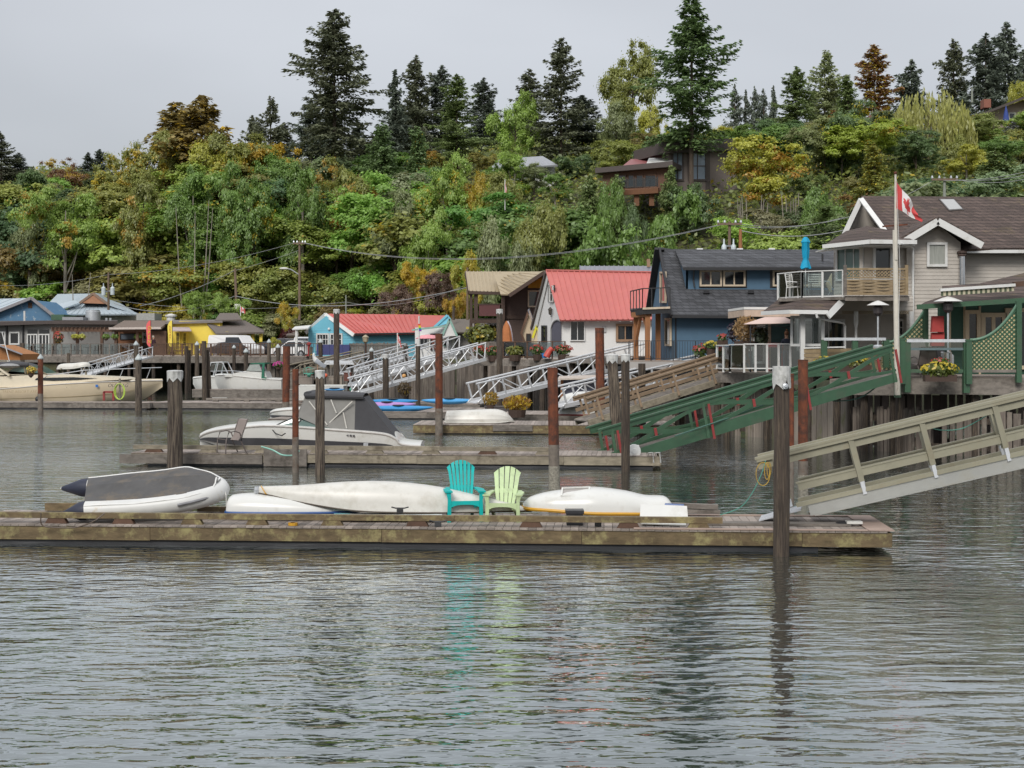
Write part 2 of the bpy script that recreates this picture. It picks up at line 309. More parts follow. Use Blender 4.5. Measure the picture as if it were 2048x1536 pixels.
def broadleaf(name, seed, Rr, Hh, clumps, per, leaf, cr, top=.62, fill=.35, flat=.6, low=.0):
    """crown of height Hh and radius Rr standing on z = 0, made of leaf clumps"""
    rng = np.random.default_rng(seed); Cs = []; 
    ph = rng.uniform(0, 6.28, 4)
    while len(Cs) < clumps:
        p = rng.normal(size=3); p /= np.linalg.norm(p); r = rng.uniform(fill, 1)**.5; az = math.atan2(p[1], p[0])
        wob = 1+.22*math.sin(2*az+ph[0])*(1-abs(p[2]))+.16*math.sin(3*az+ph[1])+.2*math.sin(5*p[2]+ph[2]+az)
        q = np.array([p[0]*Rr*r*wob, p[1]*Rr*r*wob, Hh*(.5+low)+p[2]*Hh*.5*r*(1+.1*math.sin(3*az+ph[3]))]); 
        if p[2] < -.4 and rng.random() < .55: continue
        Cs.append(q)
    # the crown's big rounded lobes, each carrying a shell of leaf clumps
    nl = 15; Lc = np.array(Cs)[rng.choice(len(Cs), nl, replace=False)]; ctr = np.array([0, 0, Hh*(.5+low)]); Lc = ctr+(Lc-ctr)*.8; Lr = min(Rr, Hh*.5)*rng.uniform(.3, .5, nl); lv = rng.uniform(0, 1, nl); la = rng.uniform(0, 1, nl)
    k = rng.integers(0, nl, clumps); d0 = norm(rng.normal(size=(clumps, 3))); d0[:, 2] = np.where(d0[:, 2] < -.35, -d0[:, 2], d0[:, 2]); Cs = Lc[k]+d0*(Lr[k]*rng.uniform(.7, 1.08, clumps))[:, None]; Cs[:, 2] = np.maximum(Cs[:, 2], Hh*.02)
    cr_ = cr*.8*rng.uniform(.6, 1.35, clumps); cv = lv[k]*.5+rng.uniform(0, .5, clumps); ca = np.clip(la[k]*.6+rng.uniform(0, .4, clumps), 0, 1)
    idx = np.repeat(np.arange(clumps), per); n = len(idx); d = norm(rng.normal(size=(n, 3)))
    pos = Cs[idx] + d*(cr_[idx]*np.abs(rng.normal(size=n))*.55)[:, None]*np.array([1.1, 1.1, max(flat, .62)])
    nr = norm(d*.5+d0[idx]*.6+np.array([0, 0, .45])+rng.normal(size=(n, 3))*.4)
    return quads_mesh(name, leaf_quads(rng, pos, nr, leaf), np.clip(cv[idx]*.6+rng.uniform(0, .4, n), 0, 1), np.clip(ca[idx]+rng.normal(size=n)*.06, 0, 1), LEAF)
def conifer(name, seed, Hh, Rr, whorl=.5, nb=6, spray=.3, prof=1.0, bare=.1, droop=.25, gap=.12, irr=.35, dens=16, lean=0):
    rng = np.random.default_rng(seed); C = []; T = []; v = []; z = Hh*bare; sect = rng.uniform(.6, 1.3, 11); band = rng.uniform(.72, 1.15, 14)
    while z < Hh*.995:
        t = (z-Hh*bare)/(Hh*(1-bare)); L0 = Rr*((1-t)**prof*.97+.03)*band[int(t*13)]
        if t < .12: L0 *= .75+2*t
        for k in range(int(nb*(1 if t < .9 else .7))):
            if rng.random() < gap: continue
            az = rng.uniform(0, 6.283); L = L0*rng.uniform(1-irr, 1+irr*.45)*sect[int((az/6.283*3+t*7)) % 11]; sl = (.5*t-droop*(1-t))+rng.normal()*.1
            n = max(5, int(L*dens)); f = rng.uniform(.08, 1, n)**.75; r = L*f; dx = np.array([math.cos(az), math.sin(az), 0.]); px = np.array([-dx[1], dx[0], 0.])
            off = rng.normal(size=n)*(.06+.17*L*(1-f*.8)); hang = -rng.exponential(.16+.5*droop*.6, n)*(.5+.5*f)
            zz = z+sl*r-droop*.5*r*f+.16*r*f*f*(1 if t > .15 else .4)-np.abs(off)*.22+hang
            C.append(dx*r[:, None]+px*off[:, None]+np.stack([0*r, 0*r, zz], 1))
            T.append(dx*.7+px*(np.sign(off)*.55)[:, None]+np.stack([rng.normal(size=n)*.3, rng.normal(size=n)*.3, -.35+rng.normal(size=n)*.35], 1)); v.append(rng.uniform(0, .5)+rng.uniform(0, .5, n))
        z += whorl*rng.uniform(.6, 1.4)*(.5+.6*(1-t))
    C = np.concatenate(C); T = norm(np.concatenate(T)); v = np.concatenate(v); n = len(C); Bn = norm(np.stack([rng.normal(size=n)*.6, rng.normal(size=n)*.6, np.ones(n)], 1)); S = norm(np.cross(Bn, T)); s = spray*rng.uniform(.6, 1.3, n)[:, None]
    C[:, 0] += lean*(C[:, 2]/Hh)**2
    Q = np.stack([C-T*s*.8, C-S*s*.45-T*s*.1, C+T*s, C+S*s*.45-T*s*.1], 1).reshape(-1, 3)
    return quads_mesh(name, Q, v, rng.uniform(0, 1, n), NEEDLE)
def willow(name, seed, Rr, Hh):
    rng = np.random.default_rng(seed); C = []; T = []; v = []
    for k in range(260):
        az = rng.uniform(0, 6.283); r = Rr*rng.uniform(.1, 1)**.6; z0 = Hh*(1-.45*(r/Rr)**2)*rng.uniform(.75, 1); Ls = z0*rng.uniform(.35, .85); bv = rng.uniform(0, .6); n = int(Ls/.25)
        for i in range(n):
            f = i/n; C.append([math.cos(az)*(r+f*.4)+rng.normal()*.07, math.sin(az)*(r+f*.4)+rng.normal()*.07, z0-Ls*f]); T.append([rng.normal()*.2, rng.normal()*.2, -1]); v.append(bv+rng.uniform(0, .4))
    C = np.array(C); T = norm(np.array(T)); S = norm(np.cross(T, rng.normal(size=C.shape))); s = .3
    Q = np.stack([C-T*s, C-S*.09, C+T*s, C+S*.09], 1).reshape(-1, 3); return quads_mesh(name, Q, np.array(v), rng.uniform(0, 1, len(C)), LEAF)
def trunk_mesh(name, h, r, seed, limbs=0, mat=BARK, fork=.35, spread=.4, curve=.3):
    rng = random.Random(seed); b = MB(); n = 7; bx = rng.uniform(-curve, curve); by = rng.uniform(-curve, curve)
    pt = lambda f: Vector((bx*math.sin(f*2.6), by*math.sin(f*2.2), h*f))
    b.path([pt(i/n) for i in range(n+1)], [r*(1.25 if i == 0 else 1)*(1-.8*i/n) for i in range(n+1)], 7)
    for k in range(limbs):
        f = fork+rng.uniform(0, .5); a = rng.uniform(0, 6.28); L = h*rng.uniform(.3, .5)*(1.15-f); d = Vector((math.cos(a)*spread*2, math.sin(a)*spread*2, 1)).normalized(); p = pt(f)
        b.path([p, p+d*L*.5+Vector((0, 0, .1*L)), p+d*L+Vector((0, 0, .35*L))], [r*.42*(1-f*.5), r*.28*(1-f*.5), r*.08], 5)
    o = b.build(name, mat, smooth=True, origin=(0, 0, 0)); me = o.data; WL.pop(o.name, None); bpy.data.objects.remove(o); return me
# crown meshes (reference sizes in metres), shared between the trees
CM = {}
CM['fir'] = [conifer('fir_crown', s_, 20, 5.4,   .56, 6, .26, pf_, .08, .2, .16, .55, 29, lean=ln_) for s_, pf_, ln_ in ((1, .72, 0), (2, .66, .6), (22, .8, -.3))]
CM['spruce'] = [conifer('spruce_crown', s_, 18, 4.2, .5, 6, .28, pf_, .05, dr_, .1, .5, 24) for s_, pf_, dr_ in ((3, .8, .22), (4, .72, .2), (14, .7, .28))]
CM['bigfir'] = [conifer('fir_crown', 71, 20, 6.2, .5, 8, .27, .5, .02, .42, .12, .5, 26), conifer('fir_crown', 72, 20, 6.2, .55, 7, .27, .62, .03, .28, .18, .55, 27)]
CM['cedar'] = [conifer('cedar_crown', s_, 14, 3.8, .4, 7, .26, pf_, .02, .5, .04, .4, 19) for s_, pf_ in ((5, .55), (6, .48))]
CM['maple'] = [broadleaf('maple_crown', 10+i, 4.6, 8.5, 165, 290, .115, .82, flat=.5, fill=.3) for i in range(4)]
CM['alder'] = [broadleaf('alder_crown', 20+i, 3.4, 10, 150, 250, .105, .75, flat=.8) for i in range(3)]
CM['bush'] = [broadleaf('bush_foliage', 30+i, 3.2, 4.6, 120, 240, .09, .62, fill=.5, flat=.7) for i in range(4)]
CM['bigleaf'] = [broadleaf('bigleaf_foliage', 40+i, 4.0, 6.4, 140, 130, .165, .7, fill=.55, flat=.5) for i in range(2)]
CM['sparse'] = [broadleaf('thin_crown', 50+i, 3.8, 9, 130, 150, .115, .85, fill=.12, flat=.5) for i in range(3)]
CM['willow'] = [willow('willow_crown', 60, 4.6, 8)]
REF = {'bigfir': (20, 5.4), 'fir': (20, 4.6), 'spruce': (18, 3.3), 'cedar': (14, 3.3), 'maple': (8.8, 5.2), 'alder': (10.2, 4), 'bush': (4.9, 3.7), 'bigleaf': (6.7, 4.5), 'sparse': (9.2, 4.4), 'willow': (8, 4.8)}
TM = {'conifer': [trunk_mesh('conifer_trunk', 20, .36, 1, 0, BARK, curve=.1)], 'broad': [trunk_mesh('broadleaf_trunk', 10, .26, 2+i, 7, [BARK, BARKG][i % 2]) for i in range(3)]}
TI = [0]
SIZE = {'fir': 'fir tree', 'spruce': 'conifer', 'cedar': 'cedar tree', 'maple': 'maple tree', 'alder': 'tree', 'bush': 'shrub', 'bigleaf': 'shrub', 'sparse': 'tree', 'willow': 'willow'}
def tree(kind, px, topy, D, hw, col, autumn=0, name=None, label=None, cat=None, bottom=None, group=None, zg=None, trunk=True, crown_frac=None):
    """hw is half the crown's width in photo pixels, topy its highest pixel, D its distance"""
    TI[0] += 1; i = TI[0]; x = XP(px, D); zg = ground(x, D)-.2 if zg is None else zg; zt = ZP(topy, D); h = max(1.2, zt-zg)
    rh, rr = REF[kind]; con = kind in ('fir', 'spruce', 'cedar', 'bigfir'); sx = hw*D/FPX/rr
    nm = name or {'fir': 'fir_tree', 'bigfir': 'fir_tree', 'spruce': 'spruce_tree', 'cedar': 'cedar_tree', 'maple': 'maple_tree', 'alder': 'alder_tree', 'bush': 'shrub', 'bigleaf': 'leafy_shrub', 'sparse': 'thin_leaved_tree', 'willow': 'willow_tree'}[kind]
    t = thing(nm, (x, D, zg), label, cat or ('shrub' if kind in ('bush', 'bigleaf') else 'tree'), group)
    zb = zg if con else (ZP(bottom, D) if bottom else zg + h*(0 if kind in ('bush', 'bigleaf') else .12))
    if con and bottom: zb = ZP(bottom, D)
    me = CM[kind][i % len(CM[kind])]
    c = inst('crown' if kind not in ('bush', 'bigleaf') else 'foliage', me, (x, D, zb), t, rz=i*2.4, scale=(sx, sx, (zt-zb)/rh))
    c.color = (*col, autumn)
    if trunk and kind not in ('bush', 'bigleaf'):
        tm = TM['conifer' if con else 'broad']; tm = tm[i % len(tm)]; ht = (zt-zg)*(.97 if con else .8); tw = max(.5, ht/(20 if con else 10)*.8)
        inst('trunk', tm, (x, D, zg), t, rz=i*1.3, scale=(tw, tw, ht/(20 if con else 10)))
    return t
# ------------------------------------------------------------------ the trees that stand out one by one
DK = (.165,.18,.11); DKB = (.16,.19,.145); CG = (.18,.235,.085); GR = (.19,.3,.07); OL = (.29,.31,.085); YG = (.44,.44,.075); LG = (.3,.42,.09); YE = (.66,.48,.045); BR = (.27,.145,.07); PU = (.25,.165,.12); DG = (.14,.21,.08); SG = (.28,.32,.15)
GR, OL, YG, LG, DG, SG, CG = [tuple(v*1.16 for v in q_) for q_ in (GR, OL, YG, LG, DG, SG, CG)]
YL = [(0,350),(120,352),(210,355),(300,320),(420,312),(560,315),(640,350),(750,335),(860,318),(960,350),(1060,390),(1180,425),(1340,430),(1420,420),(1640,395),(1760,365),(1900,325),(2048,300)]; YR = [(0,350),(250,335),(420,310),(560,300),(700,310),(850,275),(1000,275),(1100,300),(1180,275),(1250,262),(1480,235),(1600,225),(1750,205),(1900,205),(2048,215)]
HERO = [
 ('bigfir',670,18,185,112,DK,0,'tallest dark fir with a bare lower trunk, above the turquoise cottage',305),
 ('fir',541,188,192,55,DK,0,'dark fir at the left foot of the tallest fir',None),
 ('spruce',790,138,206,45,DKB,0,'slim dark conifer right of the tallest fir',None),
 ('spruce',832,110,212,48,DK,0,'highest pointed conifer of the cluster right of the tallest fir',None),
 ('spruce',882,128,216,51,DKB,0,'dark conifer with a split tip in the ridge cluster',None),
 ('fir',914,148,194,66,CG,0,'broad mossy green fir in front of the ridge cluster',330),
 ('spruce',968,155,218,45,DKB,0,'pointed bluish conifer standing clear right of the ridge cluster',None),
 ('spruce',1057,135,222,45,DK,0,'dark conifer behind the pale green tree, left of the tall ragged fir',None),
 ('fir',1122,76,186,75,DK,0,'tall ragged fir between the pale green tree and the gap of sky',None),
 ('spruce',1165,190,190,59,DKB,0,'dark conifer at the right foot of the tall ragged fir',None),
 ('cedar',762,245,181,50,DG,0,'blue green cedar below the tallest fir on its right',None),
 ('cedar',836,250,182,44,DG,.03,'blue green cedar beside a yellow crown below the ridge cluster',None),
 ('bigfir',1382,-8,146,112,DG,0,'huge drooping fir in front of the dark modern house',296),
 ('spruce',1470,165,262,27,DKB,0,'leftmost small conifer of the far row on the skyline',None),
 ('spruce',1492,178,264,24,DKB,0,'second small conifer of the far row on the skyline',None),
 ('spruce',1509,172,262,24,DKB,0,'third small conifer of the far row on the skyline',None),
 ('spruce',1527,174,265,24,DKB,0,'fourth small conifer of the far row on the skyline',None),
 ('spruce',1547,170,262,27,DKB,0,'rightmost small conifer of the far row on the skyline',None),
 ('spruce',1592,132,206,48,CG,0,'narrow conifer with a bent wispy tip, right of the far row',None),
 ('fir',1650,96,216,59,SG,0,'grey green fir with a dark top left of the rusty brown tree',None),
 ('fir',1748,88,210,73,BR,.25,'rusty brown conifer with bare twigs on the right skyline',None),
 ('cedar',1695,150,190,44,CG,0,'dense bright green columnar cedar below the rusty brown tree',None),
 ('spruce',1822,116,232,54,DKB,0,'dark pointed conifer right of the rusty brown tree',None),
 ('fir',1908,78,222,66,DK,0,'windswept dark fir above the weeping willow',None),
 ('spruce',1972,66,216,64,DKB,0,'tall dark conifer left of the tallest right hand conifer',None),
 ('spruce',2010,40,222,62,DKB,0,'tallest dark conifer at the right edge of the skyline',None),
 ('spruce',2046,98,232,48,DKB,0,'dark conifer cut by the right edge of the picture',None),
 ('fir',2,262,232,46,DK,0,'dark conifer cut by the left edge of the picture',None),
 ('spruce',36,304,235,29,DKB,0,'small dark conifer beside the one at the left edge',None),
 ('spruce',176,304,235,27,DKB,0,'small dark conifer tip on the left skyline',None),
 ('spruce',200,298,236,27,DKB,0,'second small dark conifer tip on the left skyline',None),
 ('cedar',350,200,184,112,(.27,.22,.08),.12,'brownish cedar with the left of two tops, above the yellow building',None),
 ('cedar',402,190,182,112,(.27,.21,.075),.15,'brownish cedar with the right of two tops, above the yellow building',None),
 ('spruce',505,230,196,37,DK,0,'dark conifer tip behind the orange maple',None),
 ('alder',1262,72,192,72,OL,.02,'tall cottonwood with airy yellow green crown left of the huge fir',360),
 ('alder',1235,190,182,46,SG,0,'olive tree under the tall cottonwood',400),
 ('alder',1300,195,178,42,YG,.03,'yellow green tree between the cottonwood and the huge fir',380),
 ('alder',1034,172,186,54,LG,0,'pale green tree between the dark conifers above the brown house',400),
 ('maple',478,246,178,92,OL,.5,'large orange tinted maple left of the tallest fir',460),
 ('sparse',128,312,196,50,BR,.3,'thin reddish brown tree on the left skyline',None),
 ('maple',60,335,186,84,DG,.03,'dark green maple on the left skyline',None),
 ('maple',240,310,184,66,OL,.35,'golden brown maple left of the two topped cedars',None),
 ('maple',132,356,166,86,LG,.2,'yellow green maple behind the grey metal roofs',575),
 ('sparse',60,378,170,46,SG,.35,'thin greyish tree left of the yellow green maple',None),
 ('maple',292,345,166,70,OL,.25,'green gold maple above the grey metal roofs',None),
 ('maple',298,268,178,78,OL,.2,'golden green maple under the left of the two topped cedars',None),
 ('maple',432,262,176,80,YG,.18,'yellow green maple right under the two topped cedars',None),
 ('maple',560,292,176,66,GR,.06,'green maple right of the orange tinted maple',None),
 ('maple',388,330,164,74,GR,.12,'green maple under the two topped cedars',None),
 ('maple',492,330,160,72,GR,.1,'green maple below the orange tinted maple',None),
 ('sparse',1528,258,134,104,YG,.25,'yellow and orange maple with many grey stems above the blue house',None),
 ('maple',1684,206,150,82,DG,.14,'dark maple with bronzed top above the taupe house',420),
 ('willow',1858,172,160,96,(.42,.42,.13),0,'weeping willow below the right hand firs',None),
 ('maple',1834,262,146,62,DG,0,'dark green maple below the weeping willow',None),
 ('maple',1932,282,142,58,YG,.25,'yellow tipped maple right of the big flag pole',None),
 ('cedar',1748,284,138,46,OL,.16,'orange flecked cedar left of the big flag',None),
 ('cedar',1990,300,136,50,CG,.02,'bright green cedar at the right edge above the taupe roof',None),
 ('bush',1652,372,122,62,GR,0,'round green shrub behind the left gable of the taupe house',None),
 ('maple',2030,250,150,60,OL,.1,'olive maple at the right edge below the hill house',None),
 ('bush',2040,158,200,34,YG,0,'bright yellow green shrub at the right edge beside the hill house',None),
 ('bush',1905,262,152,44,OL,0,'round olive shrub in front of the hill house deck',None),
 ('bigleaf',1212,412,124,90,GR,0,'big leafed green shrub above the white house roof',None),
 ('bigleaf',1350,402,126,72,GR,.03,'big leafed green shrub left of the power pole above the blue house',None),
 ('bush',1088,392,134,68,OL,0,'olive green shrub above the pink roof',None),
 ('bush',1004,412,132,66,SG,.02,'grey green shrub above the brown house',None),
 ('bigleaf',1382,356,140,58,DG,.03,'dark big leafed shrub before the modern house windows',None),
 ('cedar',1180,350,142,44,CG,0,'bright green cedar hedge left of the modern house',None),
 ('cedar',1232,346,140,38,CG,0,'bright green cedar hedge before the modern house deck',None),
 ('cedar',1342,330,141,30,CG,0,'narrow green cedar right of the modern house deck',None),
 ('maple',893,308,152,72,LG,.04,'bright light green maple above the pole on the bank',None),
 ('maple',792,352,150,66,SG,.02,'grey green tree on the middle of the bank',None),
 ('maple',700,318,162,72,OL,.2,'bronze green tree at the foot of the tallest fir',None),
 ('maple',608,322,160,66,GR,.1,'green maple left of the tallest fir trunk',None),
 ('alder',958,335,150,34,YG,.5,'small golden tree left of the hill flag pole',None),
 ('alder',1012,330,148,50,OL,.03,'feathery olive tree behind the hill flag pole',None),
 ('maple',852,420,140,60,LG,0,'light green maple with drooping clumps on the bank',None),
 ('alder',990,318,166,40,GR,.02,'green tree before the left end of the pale hill house',None),
 ('alder',1068,322,165,38,SG,.02,'grey green tree before the right end of the pale hill house',None),
 ('alder',1110,340,160,40,GR,.02,'green tree under the tall ragged fir',None),
 ('bush',1222,352,139,40,GR,0,'round green shrub before the left end of the modern house',None),
 ('bush',1268,396,136,34,DG,0,'dark green shrub beneath the modern house deck',None),
 ('alder',1030,296,164,50,LG,.02,'light green tree in front of the pale hill house',None),
 ('bush',838,512,131,38,YE,.3,'bright yellow shrub above the red cottage roof',600),
 ('bush',880,540,130,50,PU,.05,'brown purple shrub right of the yellow one',650),
 ('bush',800,560,130,46,PU,.1,'reddish brown shrub above the middle of the red roof',660),
 ('bush',932,498,128,34,YG,.5,'yellow green shrub left of the brown house roof',660),
 ('bush',910,572,126,26,YE,.5,'orange yellow shrub at the left wall of the brown house',660),
 ('bush',578,654,140,25,(.13,.02,.022),0,'small dark red japanese maple in the car park',700),
 ('bush',548,672,128,16,YG,.1,'small rounded hedge shrub beside the white hatchback',706),
 ('bush',575,602,126,26,YG,.6,'orange flecked shrub left of the turquoise cottage gable',670),
 ('bush',462,575,140,40,LG,.02,'light green shrub behind the wooden hip roof',650),
 ('bush',395,580,143,40,LG,.1,'yellow green shrub behind the yellow building',650),
]
for k, px, ty, D, hw, col, au, lab, bot in HERO:
    tree(k, px, ty, D, hw, col, au, label=lab, bottom=bot)
rw = random.Random(3); OW = 'first second third fourth fifth sixth seventh eighth ninth tenth eleventh twelfth thirteenth fourteenth'.split()
for i, px in enumerate(list(range(575, 1190, 44))+list(range(1570, 2050, 52))):
    tree('spruce', px+rw.uniform(-12, 12), rw.uniform(195, 285) if px < 1200 else rw.uniform(165, 225), rw.uniform(222, 240), rw.uniform(38, 58), DKB if i % 2 else DK, label=(f'{OW[i]} dark conifer from the left in the row behind the tall firs' if px < 1200 else f'{OW[i-14]} dark conifer from the left in the row behind the right hand ridge'), group='conifers behind the ridge')
# a few bare grey stems that show between the crowns
def stems(px, D, n, top, label, spread=.9):
    x = XP(px, D); zg = ground(x, D)-.3; h = ZP(top, D)-zg; rng = random.Random(px)
    t = thing('bare_stem_clump', (x, D, zg), label, 'tree')
    for i in range(n):
        a = rng.uniform(-1, 1)*spread; q = Vector((x+a*2.6, D+rng.uniform(-1, 1), zg+h*rng.uniform(.75, 1))); p = Vector((x+a*.9, D+rng.uniform(-.4, .4), zg)); m = (p+q)/2+Vector((a*.3, 0, 0))
        MB().path([p, m, q], [.11, .08, .03], 5).build('stem', BARKG, t, smooth=True)
stems(1500, 129.5, 9, 380, 'pale grey stems standing under the yellow and orange maple')
stems(1592, 127, 8, 370, 'pale grey stems right of the yellow maple trunks')
stems(380, 158, 4, 380, 'tall bare trunks between the maples above the yellow building', 1.2)
stems(150, 158, 2, 500, 'leaning pale trunks behind the grey metal roofs')
# ------------------------------------------------------------------ the rest of the wooded bank, row by row
REG = [(190,'behind the blue gable'),(330,'behind the grey metal roofs'),(450,'behind the yellow building'),(620,'left of turquoise cottage'),(760,'above the turquoise gable'),(925,'above the red roof'),(1090,'above the brown house'),(1315,'above the white house'),(1500,'above the blue house'),(1690,'left of the taupe gable'),(9999,'above the taupe roof')]
PAL = [('yellow green', YG, .08), ('green', GR, .02), ('olive', OL, .08), ('light green', LG, .05), ('dark green', DG, .0), ('grey green', SG, .02), ('orange tinted', OL, .34), ('bronze', (.3,.22,.07), .12)]
rng = random.Random(11); fills = []
for row, (d, hh, kinds, step) in enumerate([(1.5, 4.2, ['bush','bush','bigleaf'], 74), (6, 6.0, ['bush','bigleaf','maple'], 84), (12, 8.0, ['maple','alder','bush'], 92), (19, 9.5, ['maple','alder'], 100), (27, 10.5, ['maple','maple','alder'], 108), (38, 10.5, ['maple','alder'], 120), (48, 9, ['maple','alder','bush'], 84), (58, 10, ['maple','alder','spruce'], 84), (72, 10, ['spruce','maple','spruce'], 84)]):
    px = -40 + 31*row
    while px < 2090:
        q = px + rng.uniform(-16, 16); px += step*rng.uniform(.9, 1.3)
        D = 150.
        for _ in range(6): D = lerp(TOE, XP(q, D)) + d
        x = XP(q, D); h = hh*rng.uniform(.8, 1.2)*(1.45 if q < 1080 and d > 8 else 1.1); k = rng.choice(kinds)
        if 1150 < q < 1480 and 16 < d < 45: continue
        if 1880 < q and 26 < d < 45: continue
        if 1770 < q < 1950 and 24 < d < 66: continue
        if d > 50 and q < 1140: continue
        if d > 45 and 1170 < q < 1215: continue
        
        if 1150 < q < 1480 and d > 5: h = min(h, 5.2); k = 'bush'
        if 1700 < q and d > 18: h *= .75
        wts = ([3.5, 3, .6, 5, .8, .5, .6, .2] if row < 3 else [3, 3, 2, 3.5, 1.2, 1, 1.2, .6]) if q < 560 else ([1.8, 3, 2.4, 3, 1.5, 2.5, .5, .6] if q < 1100 else [1, 4, 2, 2, 3, 1.5, .4, .6])
        cn, cc, au = rng.choices(PAL, wts)[0] if k != 'spruce' else ('bluish', DKB, 0); cc = tuple(c*rng.uniform(.85, 1.15) for c in cc)
        zg = ground(x, D); yl = lerp(YR if d > 45 else YL, q)+rng.uniform(0, 26); h = min(h, (HY-yl)*D/FPX+H-zg)
        if h < 2.4: h = 2.4*rng.uniform(.9, 1.3); k = 'bush'
        hw = h*(.22 if k == 'spruce' else .72 if k in ('bush', 'bigleaf') else .52 if k == 'maple' else .4)*FPX/D*rng.uniform(1.15, 1.55)
        fills.append((q, row, cn, k, HY-(zg+h-H)*FPX/D, D, hw, cc, au))
TIER = ['at the foot of the bank', 'low on the bank', 'low on the bank', 'halfway up the bank', 'high on the bank', 'near the top of the bank', 'below the ridge', 'on the ridge', 'on the far ridge']
ORD = ['first', 'second', 'third', 'fourth', 'fifth', 'sixth', 'seventh', 'eighth']
keyed = {}
for f in fills:
    reg = next(n for lim, n in REG if f[0] < lim); kn = {'bush': 'shrub', 'bigleaf': 'big leafed shrub', 'maple': 'maple', 'alder': 'tree', 'spruce': 'conifer'}[f[3]]
    keyed.setdefault((f[2], kn, TIER[f[1]], reg), []).append(f)
for (cn, kn, tr, reg), L_ in keyed.items():
    L_.sort()
    for i, f in enumerate(L_):
        lab = f'{cn} {kn} {tr} {reg}' + (f', {ORD[i]}' + ' from left' if len(L_) > 1 else '')
        tree(f[3], f[0], f[4], f[5], f[6], f[7], f[8], label=lab, group='trees and shrubs on the bank')
# undergrowth between the trees: nobody could count it
rg = np.random.default_rng(5); pts = []
while len(pts) < 90000:
    x = rg.uniform(-85, 85); d = rg.uniform(-5, 90); y = lerp(TOE, x)+d
    if abs(x/y) > .40: continue
    pts.append((x, y, ground(x, y)+rg.uniform(0, 1)**2*1.6))
C_ = np.array(pts); nn = norm(rg.normal(size=C_.shape)*.5+np.array([0, -.35, .8]))
me = quads_mesh('undergrowth', leaf_quads(rg, C_, nn, .26), rg.uniform(0, 1, len(C_)), rg.uniform(0, 1, len(C_)), LEAF)
u = bpy.data.objects.new('undergrowth', me); link(u, None, (0, 0, 0)); u.color = (.22, .26, .06, .06); tag(u, 'low leafy undergrowth covering the bank between trees', 'undergrowth', kind='stuff')
# far wood on the ridge behind everything
# ------------------------------------------------------------------ piles
def pile(px, top, bot, wpx, kind, label, D=None, cap=None, lean=0, capmat=None, barn=False, group='mooring piles'):
    D = D or WD(bot); r = wpx*D/FPX/2; x = XP(px, D); zt = ZP(top, D); t = thing({'wood': 'timber_pile', 'grey': 'timber_pile', 'rust': 'steel_pile'}[kind], (x, D, -.8), label, 'pile', group)
    mat = {'wood': pilewood, 'grey': pilegrey, 'rust': rust}[kind]; lx = lean*D/FPX; rng = random.Random(int(px*7+top)); n = 14 if kind == 'rust' else 12; b = MB(); rows = []
    m = 9
    for i in range(m+1):
        f = i/m; z = -.8+(zt+.8)*f; rr = r*(1.06-.1*f) if kind != 'rust' else r
        rows.append([Vector((x+lx*f+rr*(1 if kind == 'rust' else rng.uniform(.93, 1.06))*math.cos(6.2832*k/n), D+rr*math.sin(6.2832*k/n), z)) for k in range(n)])
    b.grid(rows, True); b.add(rows[-1], [tuple(range(n))]); b.build('shaft', mat, t, smooth=True)
    if kind == 'rust':
        MB().lathe((x+lx, D, zt-.02), [(r*.98, 0), (r*1.04, .005), (r*1.04, .03), (r*.86, .03), (r*.86, -.05)], 14).build('rim', rust, t)
        b = MB(); th = .9+.3*rng.random(); b.grid([[Vector((x+lx*(z+.8)/(zt+.8)+q*r*math.cos(6.2832*j/14), D+q*r*math.sin(6.2832*j/14), z)) for j in range(14)] for q, z in ((1.01, -.3), (1.012, th), (.99, th+.03))], True); b.build('tide_stain', M('tidal_grey_scale', (.17,.145,.12), .9, .4, 5, dirt=(.12,.06,.035), dscale=3), t, smooth=True)
    if cap == 'cone':
        MB().lathe((x+lx, D, zt-.06), [(r*1.12, 0), (r*1.14, .08), (.02, r*1.9)], 10).build('cap', capmat or M('weathered_cone_cap', (.42,.46,.46), .5, .2, 4), t)
    if cap == 'flat':
        b = MB(); k = 12; rows = [[Vector((x+lx+r*q*math.cos(6.2832*j/k), D+r*q*math.sin(6.2832*j/k), zt+dz-(.16*r*7*(.5+.5*(j % 2)) if row == 0 else 0))) for j in range(k)] for row, (q, dz) in enumerate([(1.08, -.05), (1.1, -.02), (1.12, .03), (.9, .05), (.05, .06)])]
        b.grid(rows, True); b.build('cap', capmetal, t, smooth=False)
    if barn:
        b = MB(); k = 14; rows = [[Vector((x+lx*(z+.8)/(zt+.8)+r*rng.uniform(1.0, 1.16)*math.cos(6.2832*j/k), D+r*rng.uniform(1.0, 1.16)*math.sin(6.2832*j/k), z)) for j in range(k)] for z in (-.3, 0, .12, .25, .38, .5, .6)]
        b.grid(rows, True); b.build('barnacles', barnacle, t, smooth=True)
    return t
pf = pile(1563, 738, 1103, 32, 'wood', 'nearest black timber pile with crumpled white cap at the front dock', D=24.75)
def ragged_cap(t, x, D, r, zt):
    rng = random.Random(4); b = MB(); k = 16; rows = []
    for i in range(6):
        f = i/5
        rows.append([Vector((x+r*(1.1+.06*f+rng.uniform(-.03, .05))*math.cos(6.2832*j/k), D+r*(1.1+.06*f+rng.uniform(-.03, .05))*math.sin(6.2832*j/k), zt+.05-f*(.22+.2*abs(math.sin(j*1.17+.4))))) for j in range(k)])
    b.grid(rows, True); b.add([Vector((x+r*1.1*math.cos(6.2832*j/k), D+r*1.1*math.sin(6.2832*j/k), zt+.05)) for j in range(k)], [tuple(range(k))]); b.build('cap', capmetal, t)
ragged_cap(pf, XP(1563, 24.75), 24.75, 16*24.75/FPX, ZP(738, 24.75))
q = P(1567, 772, 24.75); rr = 16*24.75/FPX
